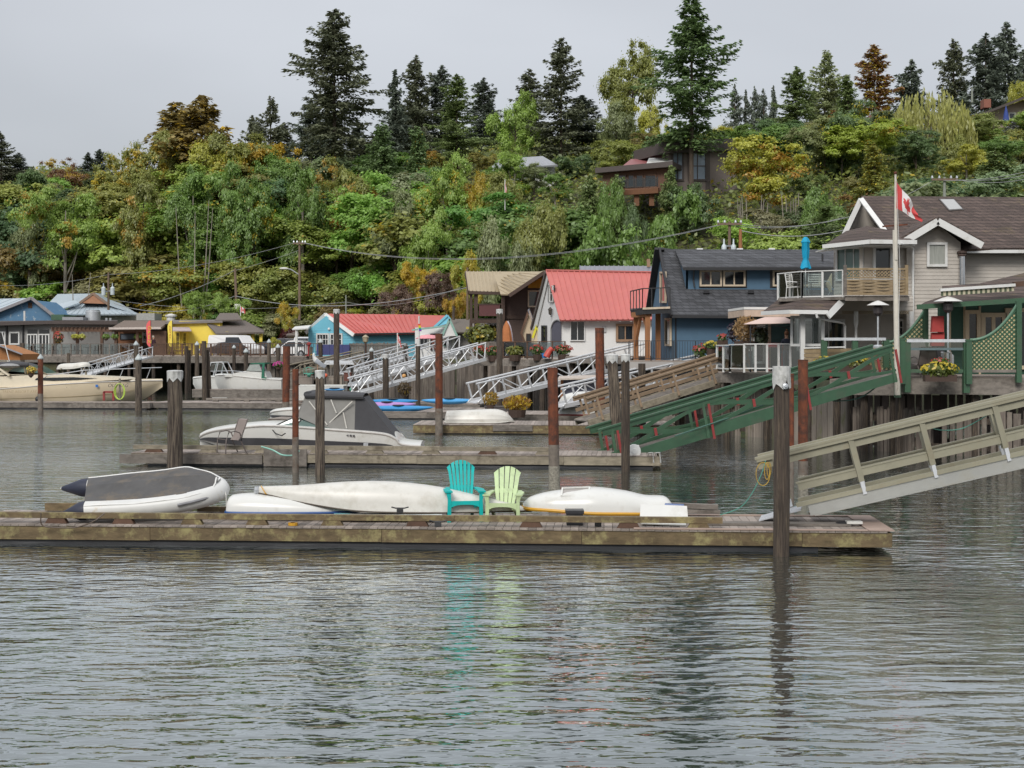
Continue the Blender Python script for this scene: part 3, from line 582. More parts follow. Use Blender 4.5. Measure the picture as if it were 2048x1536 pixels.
b = MB(Matrix.Translation(q+Vector((0, -rr-.03, 0))) @ Matrix.Rotation(R(90), 4, 'X')); b.lathe((0, 0, 0), [(.0, .05), (.018, .05), (.025, .03), (.05, .02), (.055, 0), (.05, -.06)], 14); b.build('bolt_washer', steel, pf, smooth=True)
PILES = [
 (350,744,937,30,'grey','thick timber pile with faceted white cap through the second dock',None,'flat',0),
 (571,693,839,14.5,'rust','taller rusty steel pile left of the gull pile',None,None,2),
 (591,739,946,13,'rust','thin short rusty steel pile beside the gull pile',None,None,0),
 (640,744,950,19,'grey','timber pile with white cap and a gull standing on it',None,'flat',0),
 (673,620,781,12,'wood','tall dark pile in front of the turquoise cottage gable',88,'flat',0),
 (878,668,870,15,'rust','rusty steel pile left of the upturned white dinghy',None,None,0),
 (1110,736,978,21,'rust','short leaning rusty steel pile above the pale green chair',None,None,-5),
 (1202,656,856,18,'rust','tall rusty steel pile in front of the white house',None,None,-3),
 (1240,712,930,22,'grey','leaning split timber pile with white cap, left of a pair',45,'flat',-16),
 (1251,712,943,17,'wood','straight timber pile with white cap, right of a pair',None,'flat',0),
 (1284,727,852,15,'wood','plain dark timber pile behind the green gangway',60,None,0),
 (999,620,806,12.5,'wood','tall mottled timber pile in front of the brown house',78,'flat',0),
 (81,716,821,10.5,'rust','rusty steel pile with cone cap beside the cream cruiser',84,'cone',0),
 (277,718,822,13,'grey','leaning grey timber pile with cone cap at the cruiser bow',83.5,'cone',0),
 (272,689,760,9.5,'grey','pale timber pile with white cone cap below the restaurant ramp',112,'cone',0),
 (410,682,792,10,'wood','dark timber pile, left of a leaning pair behind the capped pile',94,None,-2),
 (421,700,790,9.5,'wood','leaning dark timber pile, right of a pair behind the capped pile',94.5,None,-7),
 (394,689,745,8.5,'grey','pile with white cone cap below the yellow building',116,'cone',0),
 (373,692,742,6.5,'wood','dark thin pile at the deck left of the yellow building',117,None,0),
 (379,700,742,6,'grey','thin pale pile beside the dark thin one',117.5,None,0),
 (468,695,742,7,'wood','dark pile below the white van',117,'cone',0),
 (492,703,782,9,'wood','black pile in front of the green topped boat',98,'cone',0),
 (538,684,750,8,'grey','pale pile with white cone cap right of the hip roofed porch',114,'cone',0),
 (556,694,770,8.5,'grey','pile with hanging flower basket left of the rusty pile',100,'cone',0),
 (622,694,740,7.5,'grey','pile standing at the red post of the car park',114,None,0),
 (641,684,742,9,'wood','dark pile in front of the turquoise cottage door',112,'cone',0),
 (743,701,779,8.5,'wood','dark pile with cone cap among the silver ramps',96,'cone',0),
 (772,710,808,12.5,'wood','black pile with pale cap between the kayaks',82,'flat',-1),
 (812,692,779,10.5,'wood','dark pile with broad timber head behind the silver ramps',96,None,0),
 (836,692,804,9.5,'wood','dark mottled pile right of the broad headed one',82,None,0),
 (1606,720,1000,20,'rust','rusty steel pile with barnacled foot right of the nearest pile',34,None,0),
 (1583,748,1003,10,'rust','rusty steel pile half hidden behind the nearest pile',33.4,None,0),
 (45,686,735,9,'grey','thick pile at the left end of the restaurant deck',121,None,0),
 (137,706,740,7,'grey','short pale pile in front of the restaurant deck',119,None,0),
]
for px, top, bot, wp, kd, lab, D, cp, ln in PILES:
    t = pile(px, top, bot, wp, kd, lab, D, cp, ln, barn=px in (1110, 1606))
# ------------------------------------------------------------------ floating docks
def yawframe(p, q):
    d = (q-p); d.z = 0; return math.atan2(d.y, d.x)
def dock(label, L_, R_, D0, D1, deckz, width, fascia=.24, pw=.145, planks=True, rail=None, mat=timber, pmat=None, floatm=True, name='floating_dock', group=None, plankrange=None, border=False):
    """dock whose front edge runs from (L_, D0) to (R_, D1) in photo x and distance"""
    p = Vector((XP(L_, D0), D0, 0)); q = Vector((XP(R_, D1), D1, 0)); ln = (q-p).length; a = yawframe(p, q); F = Matrix.Translation(p) @ Matrix.Rotation(a, 4, 'Z')
    t = thing(name, (p+q)/2, label, 'dock', group); pmat = pmat or plankgrey; rng = random.Random(int(L_+R_))
    # fascia boards along the front, back and ends, in lengths
    x = 0
    while x < ln-.01:
        x2 = min(ln, x+rng.uniform(3.6, 4.8)); x2 = ln if ln-x2 < 1.5 else x2
        MB(F).box(x+.004, x2-.004, 0, .05, deckz-.03-fascia-rng.uniform(0, .02), deckz-.032).build('fascia_board', mat, t); x = x2
    MB(F).box(0, ln, width-.05, width, deckz-.03-fascia, deckz-.032).build('back_board', mat, t)
    for xx in (.0, ln-.05): MB(F).box(xx, xx+.05, .052, width-.052, deckz-.03-fascia, deckz-.034).build('end_board', mat, t)
    b = MB(F)
    for k in range(5): b.box(.1+k*.001, ln-.1, .1+k*(width-.3)/4, .2+k*(width-.3)/4, deckz-.2, deckz-.036)
    b.build('stringers', mat, t)
    if floatm:
        b = MB(F); yy = (.28, width-.28)
        for y in yy: b.tube((.5, y, .02), (ln-.25 if not border else ln-1.3, y, .02), .2, n=14)
        b.build('float', blackplastic, t, smooth=True)
    if planks:
        me = None; n = int(ln/(pw+.008))
        for i in range(n):
            xx = i*(pw+.008)+.004
            if me is None:
                o = MB().box(0, pw, 0, width+.02, -.032, 0).build('plank', pmat, None, origin=(0, 0, 0)); me = o.data; bpy.data.objects.remove(o)
            w_ = F @ Vector((xx, -.02, deckz+rng.uniform(-.003, .003))); inst('plank', me, w_, t, rz=a)
    return t, F, ln
front, FF, flen = dock('long nearest floating dock carrying upturned boats and two plastic chairs', -90, 1785, 26.25, 25.1, .381, 2.25, rail=True, border=True)
# bull rail on blocks
def bull_rail(t, F, x0, x1, z, blocks, h=.1, w=.14, bh=.1, mat=timber, lens=4.6, y=.2):
    rng = random.Random(int(x1*10)); x = x0
    while x < x1-.05:
        x2 = min(x1, x+lens*rng.uniform(.8, 1.2)); x2 = x1 if x1-x2 < 1.2 else x2
        MB(F).box(x+.003, x2-.003, y-w/2, y+w/2, z+bh, z+bh+h+rng.uniform(-.006, .006)).build('rail_beam', mat, t); x = x2
    for c, hw in blocks:
        b = MB(F); b.add([(c-hw, y-w/2+.01, z), (c+hw, y-w/2+.01, z), (c+hw*.72, y-w/2+.01, z+bh), (c-hw*.72, y-w/2+.01, z+bh), (c-hw, y+w/2-.01, z), (c+hw, y+w/2-.01, z), (c+hw*.72, y+w/2-.01, z+bh), (c-hw*.72, y+w/2-.01, z+bh)], [(0,1,2,3),(7,6,5,4),(0,4,5,1),(1,5,6,2),(2,6,7,3),(3,7,4,0)])
        b.build('rail_block', timberbrown if rng.random() < .25 else mat, t)
def along(F, px, D): return (F.inverted() @ Vector((XP(px, D), D, 0))).x
bl = [(along(FF, c, 26.25-(c+90)/1875*1.15+.2), .21) for c in (-30, 114, 248, 385, 515, 665, 835, 1062, 1257, 1397)]
bull_rail(front, FF, 0.02, along(FF, 1445, 25.5), .381, bl)
MB(FF).box(.9, 1.9, 2.0, 2.12, .40, .55).build('rail_beam', timber, front)
MB(FF).box(4.0, 6.2, 2.02, 2.15, .40, .5).build('rail_beam', timber, front)
# wide border boards at the right end
MB(FF).box(flen-.42, flen+.03, -.03, 2.29, .385, .405).build('border_board', M('reddish_deck_board', (.34,.255,.21), .85, .2, 4, rnd=.1), front)
MB(FF).box(flen-4.6, flen-.43, -.03, .12, .385, .403).build('border_board', MC['reddish_deck_board'], front)
MB(FF).box(flen-4.6, flen-.43, 2.14, 2.29, .385, .403).build('border_board', MC['reddish_deck_board'], front)
MB(FF).box(flen-3.4, flen-.62, .62, .95, .388, .43).build('threshold_board', timbergrey, front)
second, FS, slen = dock('second floating dock with patio chair and moored speedboat', 262, 1322, 44.0, 42.6, .42, 2.0, fascia=.26, mat=timberpale)
bull_rail(second, FS, .05, slen-3.4, .42, [(i*1.75+.7, .3) for i in range(8)], h=.13, w=.15, bh=.1, mat=timberpale, y=.12)
MB(FS).box(-.35, 4.2, -.07, -.005, .08, .36).build('fascia_board', timbergrey, second)
MB(FS).box(4.25, 5.6, -.09, -.005, .02, .55).build('fascia_board', timbergrey, second)
third, FT, tlen = dock('third floating dock with an upturned white dinghy on it', 826, 1352, 60.5, 60.0, .42, 3.4, fascia=.34, mat=timber)
MB(FT).box(along(FT, 986, 60.3), along(FT, 1065, 60.2), -.06, -.005, .14, .41).build('rubbing_board', timbergrey, third)
kay, FK, klen = dock('weathered dock holding the blue and purple kayaks', 716, 1000, 73.5, 73, .4, 5.5, fascia=.3, pw=.3, mat=timbergrey)
kay2, FK2, _ = dock('grey plank dock behind the third dock with flower tubs', 1000, 1350, 68.5, 67.5, .5, 4.0, fascia=.35, pw=.3, mat=timbergrey)
cr, FC, clen = dock('long far dock along which the cream cruiser lies', -60, 300, 86.5, 85.5, .42, 1.9, fascia=.3, mat=timbergrey)
cr2, FC2, clen2 = dock('far dock with stepped timbers right of the cruiser bow', 300, 640, 86, 84.5, .42, 3.2, fascia=.3, pw=.3, mat=timbergrey)
bull_rail(cr2, FC2, 3, clen2-.3, .42, [(3.6+i*2, .2) for i in range(4)], h=.12, mat=timbergrey, y=1.6)
bull_rail(cr2, FC2, 4, clen2-.6, .42, [(4.6+i*2, .2) for i in range(3)], h=.12, mat=timbergrey, y=2.8)
lift, FLf, _ = dock('raised timber work float in front of the green topped boat', 384, 640, 94.5, 93.5, .98, 1.4, fascia=.5, pw=.3, mat=timbergrey)
low, FL, _ = dock('low dock section behind the thin rusty pile', 536, 660, 64, 63.5, .5, 2.2, fascia=.3, pw=.3, mat=timbergrey)
ram, FR, _ = dock('plank dock at the foot of the silver ramps', 690, 960, 84, 83, .42, 5, fascia=.3, pw=.3, mat=timbergrey)
# ------------------------------------------------------------------ gangways
def truss(label, a, c, hpx, wid, mat, D0, D1, bays=6, r=.045, posts=True, group='silver aluminium ramps', bot=None, double=False):
    """a, c: photo points of the near top rail's ends; hpx its height in pixels"""
    A = P(*a, D0); B = P(*c, D1); hA = hpx*D0/FPX; d = B-A; t = thing('gangway', (A.x, A.y, A.z-hA), label, 'gangway', group); n = Vector((0, 0, -hA)); s = Vector((-d.y, d.x, 0)).normalized()*wid
    for k, off in enumerate((Vector((0, 0, 0)), s)):
        b = MB(); b.tube(A+off, B+off, r, n=8); b.build('handrail', mat, t, smooth=True)
        b = MB(); b.bar(A+n+off+d*.02, B+n+off, r*2.2, r*3.6); b.build('bottom_chord', mat, t)
        sh = d.normalized()*hA*.28 if posts else Vector((0, 0, 0))
        for i in range(bays+1):
            p = A+d*min(.995, max(.01, i/bays))+off; MB().bar(p, p+n+(sh if i < bays else -sh*.2), r*1.5).build('post', mat, t)
            if i < bays:
                e = A+d*((i+1)/bays)+off
                if i % 2 == 0: MB().tube(p+n, e, r*.6, n=5).build('brace', mat, t)
                else: MB().tube(p, e+n, r*.6, n=5).build('brace', mat, t)
    b = MB(); b.slab([A+n+s*.03, B+n+s*.03, B+n+s*.97, A+n+s*.97], .04); b.build('walkway', timbergrey if mat != alu else alu, t)
    return t
truss('nearest silver ramp with zigzag braces, rising to the flower deck', (709,757), (972,686), 34, 1.1, alu, 82, 86, 8, .05)
truss('silver ramp behind, rising to the white cottage porch', (716,738), (920,673), 34, 1.1, alu, 90, 97, 7, .05)
truss('far silver ramp against the brown plank fence', (700,722), (833,688), 26, 1.1, alu, 100, 106, 6, .045)
truss('wide silver ramp with paired posts before the brown house deck', (952,768), (1296,686), 38, 1.2, alu, 74, 79, 7, .055)
truss('silver ramp rising to the blue house terrace', (1122,778), (1430,708), 36, 1.2, alu, 65, 69, 7, .05)
truss('long grey ramp leading up to the restaurant', (181,730), (306,694), 20, 1.2, alu, 112, 118, 8, .035)
truss('short weathered timber ramp left of the silver ramps', (598,731), (727,703), 16, 1.2, timberpale, 104, 110, 4, .06, group='timber ramps')
def woodramp():
    a, c, D0, D1 = (1172,797), (1497,697), 57, 60; A = P(*a, D0); B = P(*c, D1); d = B-A; s = Vector((-d.y, d.x, 0)).normalized()*1.2; t = thing('gangway', A+Vector((0, 0, -1)), 'brown timber gangway with slanted posts behind the green one', 'gangway')
    tb = M('tan_stained_timber', (.26,.185,.12), .8, .25, 4, rnd=.1)
    for off in (Vector((0, 0, 0)), s):
        MB().bar(A+off, B+off, .14, .07).build('handrail', tb, t); MB().bar(A+off+Vector((0, 0, -.1)), B+off+Vector((0, 0, -.1)), .05, .12).build('rail_board', tb, t)
        MB().bar(A+off+Vector((.1, 0, -.52)), B+off+Vector((0, 0, -.52)), .05, .14).build('mid_rail', tb, t); MB().bar(A+off+Vector((.1, 0, -1.0)), B+off+Vector((0, 0, -1.0)), .1, .26).build('stringer', timberpale, t)
        for i in range(5):
            p = A+d*(.06+i*.23)+off; MB().bar(p, p+Vector((.28, 0, -.98)), .09).build('post', tb, t); MB().bar(p+Vector((-.2, .06, 0)), p+Vector((.08, .06, -.98)), .09).build('post', tb, t)
    MB().slab([A+s*.03+Vector((0, 0, -.9)), B+s*.03+Vector((0, 0, -.9)), B+s*.97+Vector((0, 0, -.9)), A+s*.97+Vector((0, 0, -.9))], .05).build('walkway', timbergrey, t)
woodramp()
green = M('dark_green_paint', (.038,.095,.05), .5, .18, 3, dirt=(.06,.09,.055), dscale=2); redp = M('red_paint', (.24,.03,.028), .5, .12)
def greenramp():
    D0, D1 = 43.6, 46.2; A = P(1204, 858, D0); B = P(1783, 690, D1); d = B-A; L = d.length; u = d.normalized(); s = Vector((-d.y, d.x, 0)).normalized()*1.25; dn = Vector((.17, 0, -.985))*1.02
    t = thing('gangway', A+dn, 'dark green gangway with curved crossing braces and red plates', 'gangway')
    for j, off in enumerate((Vector((0, 0, 0)), s)):
        MB().bar(A+off-u*.12, B+off, .16, .05).build('handrail', green, t)
        MB().bar(A+off+dn*.10, B+off+dn*.10, .07, .15).build('rail_board', green, t)
        # deep bowed bottom girder
        top = []; bo = []
        for i in range(17):
            f = i/16; p = A+u*(L*f)+off+dn*(.93-.10*math.sin(math.pi*f)); top.append(p); bo.append(p+dn*(.26+.10*math.sin(math.pi*f)))
        b = MB()
        for i in range(16): b.slab([bo[i], bo[i+1], top[i+1], top[i]], .1)
        b.build('girder', green, t)
        nb = 3
        for i in range(nb):
            f0 = i/nb; f1 = (i+1)/nb
            for lo, hi, k in ((.82, .18, 1), (.18, .82, -1)):
                for dd in (0, .13):
                    b = MB(); pts = []
                    for m in range(13):
                        g = m/12; e = g*g*(3-2*g); pts.append(A+u*(L*(f0+(f1-f0)*g))+off+dn*(lo+(hi-lo)*e+dd*(k if False else 1)*(.5-abs(g-.5))*1.2))
                    for m in range(12): b.bar(pts[m], pts[m+1], .04, .075)
                    b.build('curved_brace', green, t)
            MB().bar(A+u*(L*(f0+f1)/2)+off+dn*.42+Vector((0, -.03, 0)), A+u*(L*(f0+f1)/2)+off+dn*.66+Vector((0, -.03, 0)), .09, .07).build('red_plate', redp, t)
        for i in range(nb+1):
            p = A+u*(L*min(.992, max(.03, i/nb)))+off; MB().bar(p+dn*.1, p+dn*1.2, .09, .07).build('post', green, t)
            MB().bar(p+dn*.12+Vector((.17, -.05, 0)), p+dn*1.22+Vector((.17, -.05, 0)), .075, .05).build('red_post', redp, t)
    MB().slab([A+s*.04+dn*.98, B+s*.04+dn*.98, B+s*.96+dn*.98, A+s*.96+dn*.98], .05).build('walkway', timbergrey, t)
greenramp()
khaki = M('olive_khaki_paint', (.29,.275,.2), .55, .15, 3, dirt=(.24,.21,.14), dscale=1.5); alup = M('dull_aluminium_beam', (.33,.33,.31), .45, .12, 2, metal=.3, dirt=(.3,.29,.25), dscale=1)
def khakiramp():
    D0, D1 = 26.3, 25.0; A = P(1512, 917, D0); B = P(2150, 764, D1); d = B-A; L = d.length; u = d.normalized(); s = Vector((-d.y, d.x, 0)).normalized()*.85
    dn = Vector((.26, 0, -.965)); t = thing('gangway', A+Vector((.8, 0, -1.0)), 'khaki painted gangway rising to the right from the nearest dock', 'gangway')
    for off in (Vector((0, 0, 0)), s):
        MB().bar(A+off-u*.02, B+off, .15, .045).build('handrail', khaki, t); MB().bar(A+off+Vector((0, -.055, -.04)), B+off+Vector((0, -.055, -.04)), .03, .07).build('rail_edge', khaki, t)
        MB().bar(A+off+dn*.13, B+off+dn*.13, .045, .17).build('rail_board', khaki, t)
        MB().bar(A+off+dn*.7+u*.62, B+off+dn*.7, .05, .13).build('mid_rail', khaki, t); MB().bar(A+off+dn*.62+u*.6+Vector((0, .02, 0)), B+off+dn*.62+Vector((0, .02, 0)), .1, .03).build('mid_rail_cap', khaki, t)
        MB().bar(A+off+dn*1.02+u*.5, B+off+dn*1.02, .1, .08).build('kick_rail', khaki, t)
        MB().bar(A+off+dn*1.16+u*.7, B+off+dn*1.16, .06, .22).build('side_beam', alup, t); MB().bar(A+off+dn*1.28+u*.78, B+off+dn*1.28, .13, .02).build('beam_flange', alup, t)
        f = .33
        xs_ = [.33, 1.75, 3.05, 4.35, 5.62, 6.9]
        for i, xx in enumerate(xs_):
            p = A+u*xx+off
            if xx > L: break
            MB().bar(p+dn*.06, p+dn*(.86 if i else .95), .1, .12, up=(0, -1, 0)).build('post', khaki, t)
            MB().bar(p+dn*.86+Vector((0, -.02, 0)), p+dn*1.1+Vector((0, -.02, 0)), .07, .075, up=(0, -1, 0)).build('post_bracket', M('white_bracket', (.62,.64,.66), .4, .05), t)
    MB().slab([A+s*.08+dn*1.22+u*.7, B+s*.08+dn*1.22, B+s*.92+dn*1.22, A+s*.92+dn*1.22+u*.7], .03).build('walkway', alup, t)
    q0 = A+u*.55+dn*1.12; MB().slab([q0, q0+s, q0+s+Vector((-.78, 0, -.2)), q0+Vector((-.78, 0, -.2))], .02).build('ramp_plate', M('grey_ramp_plate', (.45,.46,.48), .5, .1), t)
khakiramp()
# ------------------------------------------------------------------ upturned boats on the docks
def smoothtab(tab, k):
    """resample a table of tuples with Catmull-Rom, k steps between entries"""
    out = []; n = len(tab)
    for i in range(n-1):
        p0 = tab[max(0, i-1)]; p1 = tab[i]; p2 = tab[i+1]; p3 = tab[min(n-1, i+2)]
        for s in range(k):
            t = s/k; out.append(tuple(.5*((2*b)+(-a+c)*t+(2*a-5*b+4*c-d)*t*t+(-a+3*b-3*c+d)*t**3) for a, b, c, d in zip(p0, p1, p2, p3)))
    out.append(tab[-1]); return out
def upturned(name, label, tab, D, mat, rimmat=None, rimr=.022, cat='boat', p=.75, yaw=0, strakes=0, group=None, nsec=14):
    """tab: (px, keel y, rim y, half width m); keel up, rim down"""
    st = smoothtab(tab, 4); x0 = XP(tab[0][0], D); x1 = XP(tab[-1][0], D); xm = (x0+x1)/2; t = thing(name, (xm, D, min(ZP(s[2], D) for s in tab)), label, cat, group); rows = []; near = []; far = []
    for px, ky, ry, hw in st:
        hw = max(hw, .01); x = XP(px, D); zk = ZP(ky, D); zr = min(ZP(ry, D), zk-.01); yo = (x-xm)*yaw; row = []
        for k in range(nsec+1):
            th = math.pi*(k/nsec-.5); sy = math.copysign(abs(math.sin(th))**p, math.sin(th)); cz = abs(math.cos(th))**p
            lap = (.012*(k % 2)) if strakes else 0
            row.append(Vector((x, D+yo+sy*(hw+lap), zr+(zk-zr)*cz)))
        rows.append(row); near.append(row[0]); far.append(row[-1])
    b = MB(); b.grid(rows); b.add(rows[0], [tuple(range(nsec+1))]); b.add(rows[-1], [tuple(range(nsec, -1, -1))]); b.build('hull', mat, t, smooth=not strakes)
    b = MB(); b.path(near, rimr, 6); b.path(far, rimr, 6); b.build('gunwale', rimmat or mat, t, smooth=True)
    return t
blue = M('blue_trim', (.02,.07,.22), .35, .1); yellow = M('yellow_trim', (.55,.29,.02), .35, .1); brownrim = M('dark_gunwale', (.06,.045,.03), .6)
upturned('upturned_dinghy', 'small white dinghy with blue rim under the end of the long canoe', [(458,1008,1020,.3),(461,993,1021,.36),(475,988,1021,.4),(520,986,1021,.45),(600,992,1021,.46),(680,1004,1021,.36),(720,1014,1021,.12)], 27.0, gelwhite, blue, .03)
cn = upturned('upturned_canoe', 'long cream canoe upside down behind the turquoise chair', [(518,973,986,.03),(545,972,990,.12),(600,970,1001,.25),(680,964,1013,.38),(735,962,1018,.43),(800,964,1020,.43),(880,974,1021,.4),(960,992,1021,.3),(1035,1010,1021,.12),(1063,1018,1022,.02)], 26.9, offwhite, brownrim, .016, cat='canoe')
MB().path([P(524, 972, 26.9)+Vector((0, -.1, .012)), P(531, 987, 26.75), P(533, 988, 26.78)], .012, 5).build('strap', yellow, cn)
b = MB(); b.lathe(P(514, 986, 26.9), [(.05, .0), (.06, .06), (.045, .13)], 8); b.build('stern_ring', steel, cn)
rb = upturned('upturned_rowboat', 'white rowboat upside down with yellow rim right of the pale green chair', [(1046,1006,1014,.1),(1062,993,1015,.28),(1100,983,1016,.42),(1150,977,1019,.5),(1190,974,1021,.54),(1250,981,1022,.5),(1290,990,1023,.44),(1328,992,1023,.4),(1341,1003,1022,.34)], 27.0, gelwhite, yellow, .035)
b = MB(); b.slab([P(1124, 991, 26.66), P(1176, 993, 26.64), P(1178, 975, 26.84), P(1126, 977, 26.86)], .02); b.build('clear_hatch', M('smoky_plastic', (.32,.3,.28), .15, .1), rb)
b = MB()
for p_, q_ in (((1123, 992, 26.64), (1177, 994, 26.62)), ((1177, 994, 26.62), (1179, 974, 26.83)), ((1179, 974, 26.83), (1125, 976, 26.85)), ((1125, 976, 26.85), (1123, 992, 26.64))): b.bar(P(*p_), P(*q_), .03)
b.build('hatch_frame', gelwhite, rb)
upturned('upturned_dinghy', 'ribbed cream dinghy upside down on the third dock', [(890,836,843,.3),(893,824,844,.42),(900,821,844,.5),(950,819,844,.62),(990,818,844,.62),(1010,823,843,.5),(1022,834,842,.25),(1028,842,844,.05)], 61.8, offwhite, offwhite, .03, strakes=1, nsec=18)
upturned('upturned_dinghy', 'white hull lying on the rack behind the tall rusty pile', [(1119,800,804,.05),(1128,790,805,.3),(1150,784,806,.5),(1190,782,806,.55),(1230,785,806,.5),(1246,795,805,.2)], 68, gelwhite, gelwhite, .03)
upturned('upturned_dinghy', 'white hull with red rim under the rack behind the rusty pile', [(1118,822,829,.2),(1126,815,829,.42),(1170,812,829,.5),(1230,814,827,.5),(1262,822,827,.2)], 66.5, gelwhite, redp, .04)
upturned('upturned_canoe', 'pale canoe upside down on a rack behind the cream cruiser', [(114,735,738,.05),(122,728,738,.3),(150,726,737,.4),(172,724,733,.4),(181,729,733,.1)], 101, offwhite, offwhite, .03, cat='canoe')
def racks(px0, px1, yt, yb, D, label):
    t = thing('boat_rack', P((px0+px1)/2, yb, D), label, 'rack')
    for px in (px0, px1): MB().bar(P(px, yb, D), P(px, yt, D), .12).build('post', timberpale, t); MB().bar(P(px, yt, D)+Vector((0, -.6, 0)), P(px, yt, D)+Vector((0, .6, 0)), .1).build('arm', timberpale, t)
racks(1135, 1225, 806, 828, 67.3, 'timber rack carrying the white hull behind the rusty pile')
racks(126, 172, 738, 760, 101, 'timber rack carrying the pale canoe behind the cruiser')
# inflatable dinghy, keel up
def inflatable():
    tw = M('pale_grey_inflatable_tube', (.6,.6,.58), .4, .08, 2, dirt=(.45,.36,.22), dscale=1.6, dlo=.6, dhi=.7); fb = M('dark_grey_bottom_fabric', (.075,.073,.072), .75, .3, 2, dirt=(.15,.12,.085), dscale=1.8, dlo=.5, dhi=.7); nav = M('navy_cone', (.02,.024,.045), .5)
    t = thing('inflatable_dinghy', P(290, 1030, 27), 'grey inflatable dinghy upside down with navy stern cones', 'boat')
    nearp = [(172,1021,26.5),(230,1019,26.5),(300,1014,26.55),(360,1006,26.6),(400,997,26.7),(428,988,26.9)]; farp = [(441,978,27.15),(425,966,27.35),(395,957,27.5),(370,954,27.55),(320,960,27.6),(250,968,27.65),(178,975,27.7)]
    pts = [P(*q) for q in nearp+farp]; st = smoothtab([tuple(p) for p in pts], 3); MB().path([Vector(s) for s in st], .18, 14).build('tube', tw, t, smooth=True)
    for c, tip in ((P(172,1021,26.5), P(126,1027,26.5)), (P(178,975,27.7), P(123,977,27.75))):
        MB().path([c+(c-tip)*.02, c.lerp(tip, .25), c.lerp(tip, .97), tip], [.188, .178, .04, .02], 14).build('stern_cone', nav, t, smooth=True)
        MB().ball(tip, .022).build('cone_tip', white, t)
    nr = smoothtab([tuple(P(*q)) for q in nearp], 4); fr = smoothtab([tuple(P(*q)) for q in farp[::-1]], 4); m = 22; rows = []
    pick = lambda L, f: Vector(L[min(len(L)-1, int(f*(len(L)-1)))]).lerp(Vector(L[min(len(L)-1, int(f*(len(L)-1))+1)]), f*(len(L)-1) % 1)
    for i in range(m+1):
        f = i/m; a = pick(nr, f)+Vector((0, -.14, .1)); c = pick(fr, f)+Vector((0, -.02, .19)); row = []
        for k in range(13):
            s = k/12; z = .07*math.sin(math.pi*s)**.5*(1-f*.3) + .09*max(0, 1-abs(s-.5)*7)*min(1, .35+f) + .012*math.sin(s*37+f*9)*math.sin(f*11)
            row.append(a.lerp(c, s)+Vector((0, 0, z)))
        rows.append(row)
    MB().grid(rows).build('bottom', fb, t, smooth=True)
    MB().path([r[0] for r in rows], .018, 5).build('seam', white, t); MB().path([r[-1] for r in rows]+[rows[-1][k] for k in range(11, -1, -1)], .018, 5).build('seam', white, t)
    MB().path([Vector(s)+Vector((0, -.2, -.02)) for s in smoothtab([tuple(P(*q)) for q in nearp[3:]+farp[:1]], 3)], .03, 6).build('rubbing_strake', M('grey_rubber', (.2,.2,.21), .6), t, smooth=True)
    MB().path([P(447, 975, 26.95), P(452, 990, 26.9), P(453, 1012, 26.92)], .01, 5).build('painter_rope', white, t)
inflatable()
